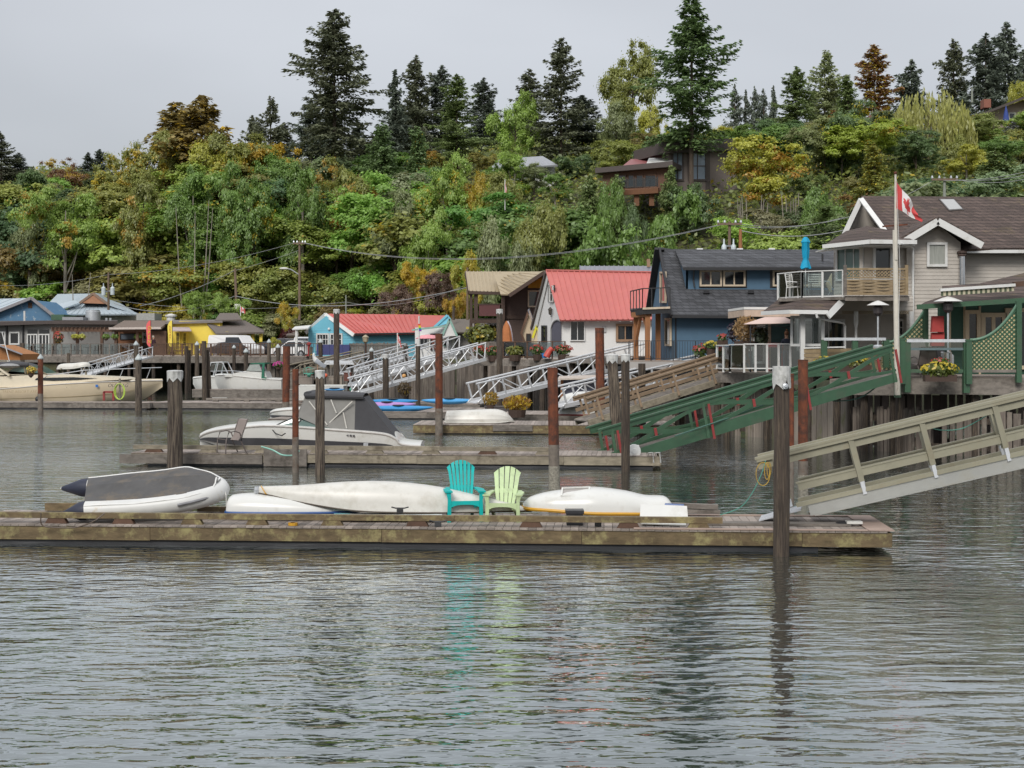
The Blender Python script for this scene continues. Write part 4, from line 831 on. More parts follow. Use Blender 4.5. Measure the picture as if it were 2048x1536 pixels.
# ------------------------------------------------------------------ plastic garden chairs
def adirondack(px, D, label, col, slats, w, h, rz):
    mt = M(label.split()[0]+'_plastic', col, .5, .1, 4, spec=.35, dirt=tuple(c_*.62+.03 for c_ in col), dscale=5, dlo=.5, dhi=.75); x = XP(px, D); t = thing('plastic_chair', (x, D, .387), label, 'chair'); F = Matrix.Translation((x, D, .387)) @ Matrix.Rotation(rz, 4, 'Z') @ Matrix.Scale(1, 4)
    hw = w/2; sz = h*.36; az = h*.53
    # seat slats
    for i in range(5): MB(F).slab([(-hw*.72, -.3+i*.115, sz-.01-i*.022), (hw*.72, -.3+i*.115, sz-.01-i*.022), (hw*.7, -.2+i*.115, sz-.03-i*.022), (-hw*.7, -.2+i*.115, sz-.03-i*.022)], .025).build('seat_slat', mt, t)
    b = MB(F); n = 8; rows = []
    for i in range(n+1):
        s = -1+2*i/n; xx = hw*.74*s; rows.append([Vector((xx, -.33, sz)), Vector((xx, -.335, sz-.07-.05*abs(s)**3)), Vector((xx, -.31, sz-.07-.05*abs(s)**3)), Vector((xx, -.31, sz))])
    b.grid(rows, True); b.build('front_apron', mt, t)
    # fan back
    for i in range(slats):
        a0 = -1+2*i/slats+.035; a1 = -1+2*(i+1)/slats-.035; rows = []; m = 7
        for k in range(m+1):
            f = k/m; y = .16+.34*f; z0 = sz-.06+f*(h-sz+.06)
            wd = lambda s: hw*(.5+.27*f**.8)*s
            tp = lambda s: z0 if f < .75 else z0-(h*.14)*abs(s)**2.2*((f-.75)/.25)
            y0 = .03*(1-((a0+a1)/2)**2)
            rows.append([Vector((wd(a0), y+y0, tp(a0))), Vector((wd(a1), y+y0, tp(a1))), Vector((wd(a1), y+y0+.028, tp(a1))), Vector((wd(a0), y+y0+.028, tp(a0)))])
        b = MB(F); b.grid(rows, True); b.add(rows[-1], [(0,1,2,3)]); b.build('back_slat', mt, t)
    b = MB(F); b.slab([(-hw*.62, .3, az-.03), (hw*.62, .3, az-.03), (hw*.63, .325, az+.05), (-hw*.63, .325, az+.05)], .03); b.build('back_brace', mt, t)
    for s in (-1, 1):
        b = MB(F); b.slab([(s*hw*.66, -.36, az), (s*hw*1.05, -.36, az), (s*hw*1.05, .05, az+.01), (s*hw*.8, .4, az+.01), (s*hw*.62, .4, az+.01), (s*hw*.7, .0, az)][::s], .03); b.build('arm', mt, t)
        b = MB(F); b.slab([(s*hw*.74, -.34, az-.03), (s*hw*.98, -.34, az-.03), (s*hw*.9, -.34, az*.72), (s*hw*.93, -.33, 0), (s*hw*.74, -.33, 0), (s*hw*.72, -.34, sz-.1)][::-s], .05, n=(0, -1, 0)); b.build('front_leg', mt, t)
        b = MB(F); b.slab([(s*hw*.62, -.3, sz-.03), (s*hw*.62, .3, sz-.15), (s*hw*.64, .52, 0), (s*hw*.64, .42, 0), (s*hw*.62, .12, sz-.22), (s*hw*.62, -.3, sz-.12)], .05, n=(1, 0, 0)); b.build('rear_leg', mt, t)
    return t
adirondack(927, 26.75, 'turquoise plastic garden chair with a fan back on the nearest dock', (.0,.4,.38), 7, .73, 1.1, R(8))
adirondack(1009, 26.75, 'pale green plastic garden chair beside the turquoise one', (.48,.6,.33), 5, .71, .98, R(-6))
# ------------------------------------------------------------------ kayaks
def kayak(label, px0, px1, yt, yb, D, col, group=None, flip=False):
    mt = M('kayak_'+label.split()[0]+str(px0), col, .3, .1, 3); x0 = XP(px0, D); x1 = XP(px1, D); zt = ZP(yt, D); zb = ZP(yb, D); t = thing('kayak', ((x0+x1)/2, D, zb), label, 'kayak', group); rows = []
    for i in range(21):
        f = i/20; x = x0+(x1-x0)*f; s = max(.03, math.sin(math.pi*f)**.6); hz = (zt-zb)/2; zc = (zt+zb)/2+hz*.35*abs(2*f-1)**2.5
        rows.append([Vector((x, D+.33*s*math.cos(a), zc+hz*s*math.sin(a)*(1 if math.sin(a) < 0 else .9))) for a in [6.2832*k/12 for k in range(12)]])
    MB().grid(rows, True).build('hull', mt, t, smooth=True); xm = (x0+x1)/2
    b = MB(Matrix.Translation((xm, D, zt-(zt-zb)*.05))); b.lathe((0, 0, 0), [(.3, -.03), (.33, .0), (.3, .03), (.24, .02), (.22, -.1)], 14); b.build('cockpit_rim', black, t, smooth=True)
kayak('bright blue kayak left of the black pile', 736, 836, 797, 810, 76.5, (.02,.22,.5)); kayak('sky blue kayak right of the black pile', 842, 956, 796, 809, 76.3, (.06,.3,.6))
kayak('purple kayak on top of the nearer blue one', 716, 832, 803, 818, 74.6, (.4,.22,.5)); kayak('long blue kayak in front of the purple one', 726, 868, 810, 824, 74.0, (.03,.24,.52)); kayak('small blue kayak end behind the speedboat canopy', 648, 690, 776, 784, 84.5, (.04,.2,.42))
# ------------------------------------------------------------------ motor boats
def motorhull(name, label, tab, D, mat, zw=.1, stripe=None, cat='boat', keel=-.35, deckmat=None):
    """tab: (px, sheer y, half width m) from bow or stern to the other end"""
    st = smoothtab(tab, 4); xm = XP((tab[0][0]+tab[-1][0])/2, D); t = thing(name, (xm, D, 0), label, cat); rows = []; sr = []
    for px, sy, hw in st:
        hw = max(.02, hw); x = XP(px, D); z = ZP(sy, D); s = min(1, hw/max(q[2] for q in tab)+.0); zk = keel*s+(z-.25)*(1-s)*.9; zc = (zw)*s+(z-.15)*(1-s)
        half = [(-.0, zk), (-.82*hw*s**.3, zc), (-.93*hw, zc+(z-zc)*.5), (-hw, z-.05), (-hw, z), (-.9*hw, z+.035), (-.45*hw, z+.09), (0, z+.11)]
        rows.append([Vector((x, D+a, c)) for a, c in half]+[Vector((x, D-a, c)) for a, c in half[-2:0:-1]])
        sr.append((x, hw, z, zc))
    b = MB(); b.grid(rows, True); m = len(rows[0]); b.add(rows[0], [tuple(range(m))]); b.add(rows[-1], [tuple(range(m-1, -1, -1))]); b.build('hull', mat, t, smooth=True)
    if stripe:
        for f0, f1, sm in stripe:
            rr = []
            for x, hw, z, zc in sr:
                def pt(f): 
                    zz = zc+(z-zc)*f; y = (.93 + .07*(f-.5)/.5 if f > .5 else .82+.11*f/.5)*hw; return Vector((x, D-y-.012, zz))
                rr.append([pt(f0), pt(f1)])
            MB().grid(rr).build('hull_stripe_or_shadow', sm, t, smooth=True)
    b = MB(); b.path([Vector((x, D-hw-.01, z)) for x, hw, z, zc in sr], .035, 6); b.path([Vector((x, D+hw+.01, z)) for x, hw, z, zc in sr], .035, 6); b.build('rub_rail', M('rub_rail', (.5,.48,.45), .4), t, smooth=True)
    return t
canvas = M('charcoal_canvas', (.05,.05,.055), .8, .15, 4); canvasl = M('grey_mesh_canvas', (.23,.225,.21), .75, .1, 3); greenglass = M('green_tinted_glass', (.1,.17,.15), .05, .2, 1, spec=.8)
spd = motorhull('speedboat', 'white speedboat with dark stripe and grey canvas top at the second dock', [(400,874,.02),(415,866,.35),(445,858,.75),(500,851,1.05),(560,848,1.18),(680,856,1.22),(768,863,1.22),(795,872,1.2),(808,884,1.15),(845,888,1.05)], 46.3, gelwhite, .1, [(.34, .62, canvas), (.12, .2, canvas)], keel=-.3)
def speedtop(t):
    D = 46.3; n, f = D-1.05, D+1.05; nt_, ft_ = D-.9, D+.9
    W = lambda px, py, d: Vector((XP(px, D), d, ZP(py, D)))
    # windscreen
    MB().slab([W(557,850,n), W(692,859,n), W(640,833,n+.1), W(604,828,n+.15)], .02).build('side_window', greenglass, t)
    MB().slab([W(557,850,n), W(604,828,n+.15), W(604,828,f-.15), W(557,850,f)][::-1], .02).build('windscreen', greenglass, t)
    b = MB()
    for p_, q_ in ((W(557,850,n), W(604,828,n+.15)), (W(604,828,n+.15), W(692,859,n)), (W(596,851,n-.01), W(617,831,n+.1)), (W(557,850,n), W(692,859,n)), (W(604,828,n+.15), W(604,828,f-.15))): b.tube(p_, q_, .025, n=6)
    b.build('windscreen_frame', black, t)
    # canvas: front, sides, roof, stern slope
    MB().slab([W(603,829,n+.1), W(622,786,nt_), W(622,786,ft_), W(603,829,f-.1)][::-1], .02).build('canvas_front', canvasl, t)
    for d, dt, s in ((n, nt_, 1), (f, ft_, -1)):
        MB().slab([W(604,830,d), W(640,846,d), W(716,862,d), W(717,792,dt), W(622,786,dt)][::s], .015).build('canvas_side', canvasl, t)
        MB().slab([W(716,862,d), W(772,864,d), W(806,884,d), W(732,793,dt), W(717,792,dt)][::s], .015).build('canvas_side', canvas, t)
        b = MB(); e = -.02*s
        for p_, q_ in (((627,800),(663,846)), ((663,846),(712,800)), ((670,797),(681,823)), ((694,822),(701,853))): b.bar(W(*p_, d+(dt-d)*.6+e-.03*s), W(*q_, d+(dt-d)*.2+e-.03*s), .03)
        b.build('canvas_ribs', offwhite, t)
    MB().slab([W(732,793,nt_), W(732,793,ft_), W(806,884,f), W(806,884,n)], .02).build('canvas_stern', canvas, t)
    rows = []
    for i in range(9):
        g = i/8; px = 618+(732-618)*g; row = []
        for k in range(9):
            s = k/8; row.append(W(px, 790-7*math.sin(math.pi*s)**.5-3*math.sin(math.pi*g)+3*g, nt_-.03+(ft_-nt_+.06)*s))
        rows.append(row)
    MB().grid(rows).build('canvas_roof', canvas, t, smooth=True); MB().tube(W(618,789,nt_-.06), W(733,792,nt_-.06), .085, n=8).build('roof_roll', canvas, t, smooth=True)
    MB().tube(W(622,787,nt_-.1), W(622,787,ft_), .1, n=8).build('roof_roll', canvas, t, smooth=True)
    b = MB(); 
    for k, px in enumerate((704, 710, 716)): b.ball(W(px, 866+k*.6, n-.19), (.04, .01, .035 if k else .02), 8, 4)
    b.build('hull_badge', M('badge_dark', (.05,.045,.05), .5), t)
    b = MB(); b.box(XP(735,D), XP(744,D), n-.22, n-.16, ZP(889,D), ZP(881,D)); b.box(XP(738,D), XP(741,D), n-.22, n-.16, ZP(893,D), ZP(889,D)); b.build('cleat', steel, t)
    MB().path([W(553,853,n), W(565,862,n-.3), W(578,866,n-.4), W(586,861,n-.5)], .02, 5).build('mooring_rope', black, t)
speedtop(spd)
cream = M('cream_gelcoat', (.62,.53,.38), .25, .05, 1.5); creamd = M('cream_superstructure', (.68,.61,.48), .3, .05, 2)
cru = motorhull('cabin_cruiser', 'long cream cabin cruiser with dark side windows moored at the far dock', [(-120,783,1.7),(-40,780,1.75),(40,775,1.75),(120,768,1.75),(190,764,1.6),(250,762,1.25),(290,761,.75),(312,761,.3),(325,761,.02)], 90, cream, .25, [(.30, .335, M('cream_shadow_line', (.35,.28,.17), .5))], keel=-.5)  # thin band along the cruiser's side: a shadow line put into the colour
def cruisertop(t):
    D = 90; n = D-1.35; f = D+1.35; W = lambda px, py, d=n: Vector((XP(px, D), d, ZP(py, D)))
    for z in (0,):
        MB().slab([W(-60,777), W(95,771), W(190,762), W(268,758), W(250,754), W(160,750), W(100,748), W(20,752), W(-60,752)], 2.7, n=(0, -1, 0)).build('cabin_trunk', creamd, t)
        MB().slab([W(84,759,n-.03), W(120,761,n-.03), W(170,759,n-.03), W(206,756,n-.03), W(160,753.5,n-.03), W(88,755,n-.03)], .03, n=(0, -1, 0)).build('side_window', darkglass, t)
    MB().slab([W(-60,752), W(6,752), W(20,741), W(112,747), W(70,730), W(22,727), W(0,724), W(-60,722)][:4], 2.6, n=(0, -1, 0)).build('coaming', creamd, t)
    MB().slab([W(24,748), W(106,748), W(76,731), W(50,729)], 2.4, n=(0, -1, 0)).build('windscreen', greenglass, t)
    b = MB()
    for p_, q_ in (((24,748),(50,729)), ((50,729),(76,731)), ((76,731),(108,748)), ((66,748),(63,730))): b.bar(W(*p_, n-.02), W(*q_, n-.02), .07)
    b.build('windscreen_frame', M('bronze_frame', (.2,.16,.1), .4), t)
    for d in (n-.1, f): MB().bar(W(-4,722,d), W(36,750,d), .35, .12).build('radar_arch', creamd, t)
    MB().bar(W(-6,722,n-.1), W(-6,722,f), .35, .12).build('radar_arch', creamd, t)
    MB().tube(W(4,664,D), W(22,735,D), .03, n=5).build('whip_aerial', white, t)
    b = MB(); rows = [[W(px, 722+4*s*s+dy, D+s*1.2) for s in (-1, -.6, -.2, .2, .6, 1)] for px, dy in ((6, 2), (30, 0), (56, 3), (76, 9))]; b.grid(rows); b.build('bimini_cover', canvas, t, smooth=True)
    MB().ball(W(36, 731, n-.05), (.75, .5, .16), 10, 6).build('folded_canvas', M('grey_canvas', (.28,.28,.28), .8), t, smooth=True)
    MB().tube(W(4,730,n-.2), W(72,729,n-.1), .12, n=8).build('canvas_roll', canvas, t, smooth=True)
    # pulpit rail
    b = MB(); top = [W(100,757), W(108,751), W(180,740,n+.1), W(260,737,n+.5), W(325,735,D-.2)]; b.path(top, .025, 5)
    for px, py, py2, d in ((150,746,759,n+.05),(178,741,758,n+.1),(206,739,757,n+.25),(228,738,757,n+.35),(254,737,757,n+.5),(284,736,757,n+.8),(304,736,757,n+1.0)): b.tube(W(px, py, d), W(px-8, py2, d), .02, n=5)
    b.build('bow_rail', steel, t)
    MB().ball(W(152,773,n-.55), .02).build('fitting', black, t)
    for px, py in ((96, 797), (16, 799)):
        MB().ball(W(px, py-1, n-.62), (.16, .16, .18), 10, 6).build('fender', blackplastic, t, smooth=True); MB().tube(W(px, 763, n-.45), W(px, py-4, n-.62), .015, n=4).build('fender_line', black, t)
    MB().bar(W(206, 770.5, D-1.62), W(211,770.5,D-1.6), .01, .16).build('hull_badge', M('badge_blue', (.03,.15,.45), .4), t)
    return D
cruisertop(cru)
def text(s, name, loc, size, mat, parent, rot=(R(90), 0, 0), sx=1, shear=0):
    c = bpy.data.curves.new(name, 'FONT'); c.body = s; c.size = size; c.extrude = .004; c.align_x = 'LEFT'; c.shear = shear
    o = bpy.data.objects.new('tmp', c); COL.objects.link(o); dg = bpy.context.evaluated_depsgraph_get(); me = bpy.data.meshes.new_from_object(o.evaluated_get(dg)); bpy.data.objects.remove(o)
    me.materials.clear(); me.materials.append(mat); o = bpy.data.objects.new(name, me); link(o, parent, loc); o.rotation_euler = rot; o.scale = (sx, 1, 1); return o
inkd = M('dark_lettering', (.05,.04,.04), .5)
p = P(215, 774, 88.2); text('OLD LAG', 'boat_name', p, .3, inkd, cru, (R(84), 0, R(4)), 1.0, .25)
p = P(4, 786, 87.9); text('TRENT RESORT AREAS', 'boat_lettering', p, .24, M('brown_lettering', (.3,.22,.12), .5), cru, (R(80), 0, R(1)))['kind'] = 'stuff'
cud = motorhull('cuddy_boat', 'white cuddy boat with green canvas top moored behind the black pile', [(430,752,.02),(445,750,.6),(480,752,1.1),(530,757,1.2),(568,759,1.15)], 97, gelwhite, .1, None, keel=-.3)
def cuddytop(t, D=97):
    n = D-1.05; f = D+1.05; W = lambda px, py, d=n: Vector((XP(px, D), d, ZP(py, D))); gc = M('green_canvas', (.02,.14,.085), .7)
    MB().slab([W(455,751), W(478,745), W(500,741), W(535,743), W(540,757), W(455,753)][::-1], 2.1, n=(0, -1, 0)).build('cabin', gelwhite, t)
    MB().slab([W(498,742), W(530,744), W(524,728), W(506,728)], 2.0, n=(0, -1, 0)).build('windscreen', M('milky_window', (.35,.38,.36), .15), t)
    MB().slab([W(504,729), W(534,728), W(535,725), W(508,726)], 2.2, n=(0, -1, 0)).build('canvas_roof', gc, t); MB().bar(W(533,726,n-.05), W(531,757,n-.05), .16).build('canvas_post', gc, t); MB().bar(W(531,756,n-.06), W(538,757,n-.06), .2).build('canvas_foot', gc, t)
    b = MB(); b.path([W(428,742), W(470,741), W(500,744)], .02, 5); [b.tube(W(px, 742), W(px+4, 751), .015, n=4) for px in (432, 450, 468)]; b.build('bow_rail', steel, t)
cuddytop(cud)
wb = motorhull('small_motorboat', 'small white motorboat with framed windscreen behind the green topped boat', [(386,757,.02),(400,755,.6),(425,754,1.0),(462,755,1.05)], 103, gelwhite, .1)
b = MB(); D = 103; W = lambda px, py, d=102: Vector((XP(px, D), d, ZP(py, D)))
for d in (102, 104):
    for p_, q_ in (((420,755),(428,725)), ((428,725),(450,724)), ((450,724),(462,748)), ((436,752),(442,725))): b.tube(W(*p_, d), W(*q_, d), .04, n=5)
b.tube(W(428,725,102), W(428,725,104), .04, n=5); b.tube(W(450,724,102), W(450,724,104), .04, n=5); b.build('windscreen_frame', alu, wb)
MB().slab([W(424,742), W(458,744), W(450,726), W(430,726)], .03, n=(0, -1, 0)).build('windscreen', glass, wb)
sk = motorhull('white_skiff', 'white skiff bow behind the rusty pile', [(540,828,.02),(552,822,.5),(590,818,.8),(640,818,.85)], 66.5, gelwhite, .1, [(.3, .6, canvas)])
tub = thing('white_tub_boat', P(633, 790, 86), 'boxy white work skiff behind the rusty piles', 'boat')
b = MB(); D = 86; W = lambda px, py, d: Vector((XP(px, D), d, ZP(py, D))); b.grid([[W(px, 770, D-.9), W(px+2, 800, D-.8), W(px+2, 800, D+.8), W(px, 770, D+.9)] for px in (596, 640, 690)]); b.slab([W(596,771,D-.9), W(690,771,D-.9), W(690,771,D+.9), W(596,771,D+.9)], .04); b.build('hull', gelwhite, tub)
# ------------------------------------------------------------------ planes met by the camera's rays, to place walls and roofs
class VP:
    """vertical plane through two plan points given as photo x and distance"""
    def __init__(s, pa, Da, pb, Db):
        s.a = Vector((XP(pa, Da), Da)); s.b = Vector((XP(pb, Db), Db)); d = (s.b-s.a).normalized(); s.n = Vector((d.y, -d.x)); 
        if s.n.y > 0: s.n = -s.n
        s.u = Vector((d.x, d.y, 0)); s.n3 = Vector((s.n.x, s.n.y, 0))
    def D(s, px, off=0):
        k = (px-1024)/FPX; a = s.a+s.n*off; return a.dot(s.n)/(k*s.n.x+s.n.y)
    def __call__(s, px, py, off=0): D = s.D(px, off); return P(px, py, D)
    def z(s, px, z, off=0): D = s.D(px, off); return Vector((XP(px, D), D, z))
class GP:
    def __init__(s, p, q, r): s.p = Vector(p); s.n = (Vector(q)-s.p).cross(Vector(r)-s.p).normalized(); s.n = -s.n if s.n.z < 0 else s.n
    def __call__(s, px, py, off=0):
        d = Vector(((px-1024)/FPX, 1, -(py-HY)/FPX)); c = Vector((0, 0, H)); p = s.p+s.n*off; return c+d*((p-c).dot(s.n)/d.dot(s.n))
def wall(t, pl, pts, mat, thick=.18, name='wall', off=0): return MB().slab([pl(*q, off) for q in pts], thick, n=pl.n3).build(name, mat, t)
def siding(t, pl, pts, mat, step=.15, off=.0, name='siding', lap=.022):
    """lapped boards over the polygon pts (photo pixels on plane pl)"""
    W = [pl(*q) for q in pts]; U = [((w-Vector((pl.a.x, pl.a.y, 0))).dot(pl.u), w.z) for w in W]; z = min(u[1] for u in U); zt = max(u[1] for u in U); b = MB(); o = Vector((pl.a.x, pl.a.y, 0)); n = pl.n3
    while z < zt-.02:
        z2 = min(zt, z+step); zm = (z+z2)/2; hit = []
        for (u0, z0), (u1, z1) in zip(U, U[1:]+U[:1]):
            if (z0-zm)*(z1-zm) < 0: hit.append(u0+(u1-u0)*(zm-z0)/(z1-z0))
        if len(hit) >= 2:
            l, r = min(hit), max(hit); q = [o+pl.u*l, o+pl.u*r]; Z = Vector((0, 0, 1))
            vs = [q[0]+n*(off+lap)+Z*z, q[1]+n*(off+lap)+Z*z, q[1]+n*(off+.004)+Z*z2, q[0]+n*(off+.004)+Z*z2, q[0]+n*(off-.01)+Z*z, q[1]+n*(off-.01)+Z*z]
            b.add(vs, [(0, 1, 2, 3), (4, 5, 1, 0)])
        z = z2
    return b.build(name, mat, t, kind='stuff')
def window(t, pl, x0, x1, y0, y1, frame=None, gm=None, nx=1, ny=1, fw=.07, off=.075, depth=.1, bars=.035, name='window'):
    frame = frame or white; gm = gm or darkglass; D = pl.D((x0+x1)/2); f = fw*FPX/D; b = MB(); c = [pl(x0, y1, off), pl(x1, y1, off), pl(x1, y0, off), pl(x0, y0, off)]
    for p_, q_ in ((0, 1), (1, 2), (2, 3), (3, 0)):
        e = (c[q_]-c[p_]).normalized()*fw/2*(1 if p_ % 2 == 0 else -1); b.bar(c[p_]-e, c[q_]+e, depth if p_ % 2 == 0 else fw, fw if p_ % 2 == 0 else depth, up=(0, 0, 1) if p_ % 2 == 0 else pl.n3)
    for i in range(1, nx): b.bar(c[0].lerp(c[1], i/nx)-pl.n3*.012, c[3].lerp(c[2], i/nx)-pl.n3*.012, bars, .04, up=pl.n3)
    for i in range(1, ny): b.bar(c[0].lerp(c[3], i/ny)-pl.n3*.014, c[1].lerp(c[2], i/ny)-pl.n3*.014, .04, bars)
    w_ = b.build(name, frame, t)
    ix = nx if (x1-x0)/nx > 9 else 1
    for i in range(ix):
        a0, a1 = i/ix, (i+1)/ix; MB().slab([c[0].lerp(c[1], a0)-pl.n3*.02, c[0].lerp(c[1], a1)-pl.n3*.02, c[3].lerp(c[2], a1)-pl.n3*.02, c[3].lerp(c[2], a0)-pl.n3*.02], .012, n=pl.n3).build('pane', gm, w_)
    return w_
def board(t, p, q, w_, h, mat, name): return MB().bar(p, q, w_, h).build(name, mat, t)
def deck(label, pl, x0, x1, z, depth, fas=.3, mat=None, post_step=2.6, posts=True, fmat=None, name='waterfront_deck', bot=-.6):
    A = pl.z(x0, z); B = pl.z(x1, z); back = -pl.n3*depth; t = thing(name, (A+B)/2-Vector((0, 0, z)), label, 'deck'); mat = mat or plankgrey
    MB().slab([A, B, B+back, A+back], .06).build('floor', mat, t); L = (B-A).length; u = (B-A).normalized(); x = 0; rng = random.Random(int(x0))
    while x < L-.1:
        x2 = min(L, x+4.2); MB().bar(A+u*x+pl.n3*.03+Vector((0, 0, -.065-fas/2)), A+u*(x2-.01)+pl.n3*.03+Vector((0, 0, -.065-fas/2)), .06, fas).build('fascia_board', fmat or timbergrey, t); x = x2
    if posts:
        n = max(2, int(L/post_step))
        for r, rb in enumerate((.35, depth*.5)):
            for i in range(n+1):
                p = A+u*(.15+(L-.3)*i/n)-pl.n3*rb; MB().tube(Vector((p.x, p.y, bot)), Vector((p.x+rng.uniform(-.05, .05), p.y, z-.07)), .15*rng.uniform(.85, 1.15), n=8).build('support_post', pilewood, t, smooth=True)
    return t
def railing(label, pl, x0, x1, z, h=1.05, n=6, post=.09, mat=None, panel=None, cap=None, balusters=0, group=None, bottom=True, name='deck_railing', bal=.03, dz=0):
    mat = mat or timberbrown; A = pl.z(x0, z); B = pl.z(x1, z); t = thing(name, (A+B)/2, label, 'railing', group); Z = Vector((0, 0, 1))
    MB().bar(A+Z*h, B+Z*h, post*1.25, post*.5).build('top_rail', cap or mat, t)
    if bottom: MB().bar(A+Z*.1, B+Z*.1, post*.6, post*.6).build('bottom_rail', mat, t)
    for i in range(n+1): p = A.lerp(B, i/n); MB().bar(p-Z*dz, p+Z*(h-.02), post).build('post', mat, t)
    if panel:
        for i in range(n): p = A.lerp(B, i/n); q = A.lerp(B, (i+1)/n); e = (q-p)*.06; MB().slab([p+e+Z*.14, q-e+Z*.14, q-e+Z*(h-.05), p+e+Z*(h-.05)], .012, n=pl.n3).build('glass_panel', panel, t)
    if balusters:
        b = MB()
        for i in range(balusters): p = A.lerp(B, (i+.5)/balusters); b.bar(p+Z*.1, p+Z*(h-.03), bal)
        b.build('balusters', mat, t, kind='stuff')
    return t
def seams(t, gp, a0, a1, b0, b1, n, mat, w_=.035, h=.03, i0=0):
    """standing seams from eave line a0-a1 to ridge line b0-b1 (world points)"""
    for i in range(i0, n+1): f = i/n; p = Vector(a0).lerp(Vector(a1), f); q = Vector(b0).lerp(Vector(b1), f); MB().bar(p+gp.n*h*.5, q+gp.n*h*.5, w_, h, up=gp.n).build('roof_seam', mat, t)
# ================================================================== right: taupe house
taupe = M('taupe_siding', (.5,.46,.41), .7, .08, 3, dirt=(.4,.365,.32), dscale=.8, dlo=.5, dhi=.8); brownsh = shingle('brown_shingles', (.085,.06,.05), moss=(.13,.1,.05), width=.3, course=.15); gutter = white
def taupe_house():
    z0 = 2.75; t = thing('taupe_house', P(1850, 760, 58)*1+Vector((0, 2, 0)), 'two storey taupe house with brown shingle roof and cross gable', 'house')
    pm = VP(1926, 57.6, 2120, 57.6); pg = VP(1815, 56.6, 1926, 56.6)
    # walls behind the boards
    wall(t, pm, [(1800,760),(2120,760),(2120,498),(1800,498)], taupe, .3); siding(t, pm, [(1921,760),(2120,760),(2120,502),(1921,502)], taupe)
    wall(t, pg, [(1815,760),(1920,760),(1920,484),(1876,449),(1815,484)], taupe, 1.0, name='gable_wall'); siding(t, pg, [(1813,760),(1921,760),(1921,488),(1876,452),(1813,490)], taupe)
    # main roof
    ea = P(1926, 500, 57.0); rg = P(1926, 399, 62.0); gp = GP(ea, P(2120, 500, 57.0), rg)
    MB().slab([gp(1722,397), gp(1790,483), gp(1925,503), P(2130,500,57.0), gp(2130,400)][::-1], .12).build('roof', brownsh, t)
    bk = [gp(1722,397), gp(2130,400), gp(2130,400)+Vector((0, 5, -2.6)), gp(1722,397)+Vector((0, 5, -2.6))]; MB().slab(bk, .12).build('roof', brownsh, t)
    MB().bar(gp(1722,396), gp(2130,399), .2, .07).build('ridge_cap', brownsh, t)
    MB().bar(P(1930,503,56.95), P(2130,503,56.95), .14, .13).build('gutter', gutter, t)
    # small cross gable
    ap = P(1875, 438, 55.9); l = P(1793, 486, 55.9); r = P(1964, 485, 55.9); k = Vector((0, 4.6, 0))
    for q in (l, r): MB().slab([q, ap, ap+k, q+k] if q is r else [ap, q, q+k, ap+k], .1).build('roof', brownsh, t); MB().bar(q+Vector((0, -.05, -.13)), ap+Vector((0, -.05, -.1)), .27, .07, up=(0, -1, 0)).build('bargeboard', white, t)
    window(t, pg, 1856, 1892, 487, 531, white, paleglass, fw=.1)
    # left open gable with hipped skirt
    a = P(1722, 398, 60.2); l = P(1687, 472, 60.2); r = P(1780, 476, 58.2)
    for q in (l, r): MB().bar(q, a, .2, .1, up=(0, -1, 0)).build('bargeboard', white, t)
    MB().slab([P(1724,400,60.3), l+Vector((0, .1, 0)), P(1700,470,63.5), P(1730,402,64)], .08).build('roof', brownsh, t); MB().slab([P(1692,470,61.8), P(1780,478,61.8), P(1726,405,61.8)], .1, n=(0, -1, 0)).build('gable_infill', taupe, t)
    gs = [P(1646,492,56.4), P(1740,482,54.9), P(1832,483,55.2)]; up_ = [P(1692,462,59.6), P(1735,452,58.2), P(1790,462,57.4)]
    for i in range(2): MB().slab([gs[i], gs[i+1], up_[i+1], up_[i]], .1).build('skirt_roof', brownsh, t); MB().bar(gs[i]+Vector((0, -.05, -.03)), gs[i+1]+Vector((0, -.05, -.03)), .13, .16).build('gutter', gutter, t); MB().slab([gs[i]+Vector((0, .1, -.12)), gs[i+1]+Vector((0, .1, -.12)), gs[i+1]+Vector((0, 1.4, -.12)), gs[i]+Vector((0, 1.4, -.12))], .04).build('soffit', white, t)
    MB().slab([up_[0], up_[1], up_[2], P(1790,470,61), P(1700,466,62)], .1).build('skirt_roof', brownsh, t)
    # octagonal bay upper storey
    p1 = VP(1668, 57.6, 1728, 56.2); p2 = VP(1728, 56.2, 1815, 56.8)
    for p_, pts in ((p1, [(1668,600),(1728,600),(1728,488),(1668,492)]), (p2, [(1728,600),(1815,600),(1815,488),(1728,488)])): wall(t, p_, pts, taupe, .2); siding(t, p_, pts, taupe)
    window(t, p1, 1674, 1724, 496, 560, white, greenglass, nx=3, fw=.08); window(t, p2, 1748, 1782, 494, 560, white, darkglass, fw=.1)
    MB().bar(P(1722,490,56.1), P(1722,600,56.1), .12).build('corner_board', taupe, t)
    # ground floor walls, frieze and porch recess
    p3 = VP(1690, 55.4, 1826, 55.4); wall(t, p3, [(1660,628),(1826,628),(1826,592),(1660,592)], taupe, .2); siding(t, p3, [(1676,628),(1826,628),(1826,594),(1690,594)], taupe)
    b = MB(); 
    for i in range(30): q = p3(1684+i*4.6, 628, .02); b.bar(q, q+Vector((.09, 0, .12)), .03); b.bar(q+Vector((.09, 0, 0)), q+Vector((0, 0, .12)), .03)
    b.build('lattice_frieze', M('tan_lattice', (.36,.29,.19), .8), t, kind='stuff')
    p4 = VP(1600, 57.3, 1826, 57.3); wall(t, p4, [(1600,760),(1826,760),(1826,600),(1600,600)], taupe, .2); siding(t, p4, [(1690,760),(1826,760),(1826,630),(1690,630)], taupe)
    window(t, p4, 1797, 1823, 640, 700, white, darkglass, nx=3, ny=4, fw=.1, name='door'); window(t, p4, 1596, 1688, 640, 700, white, darkglass, nx=3, fw=.08)
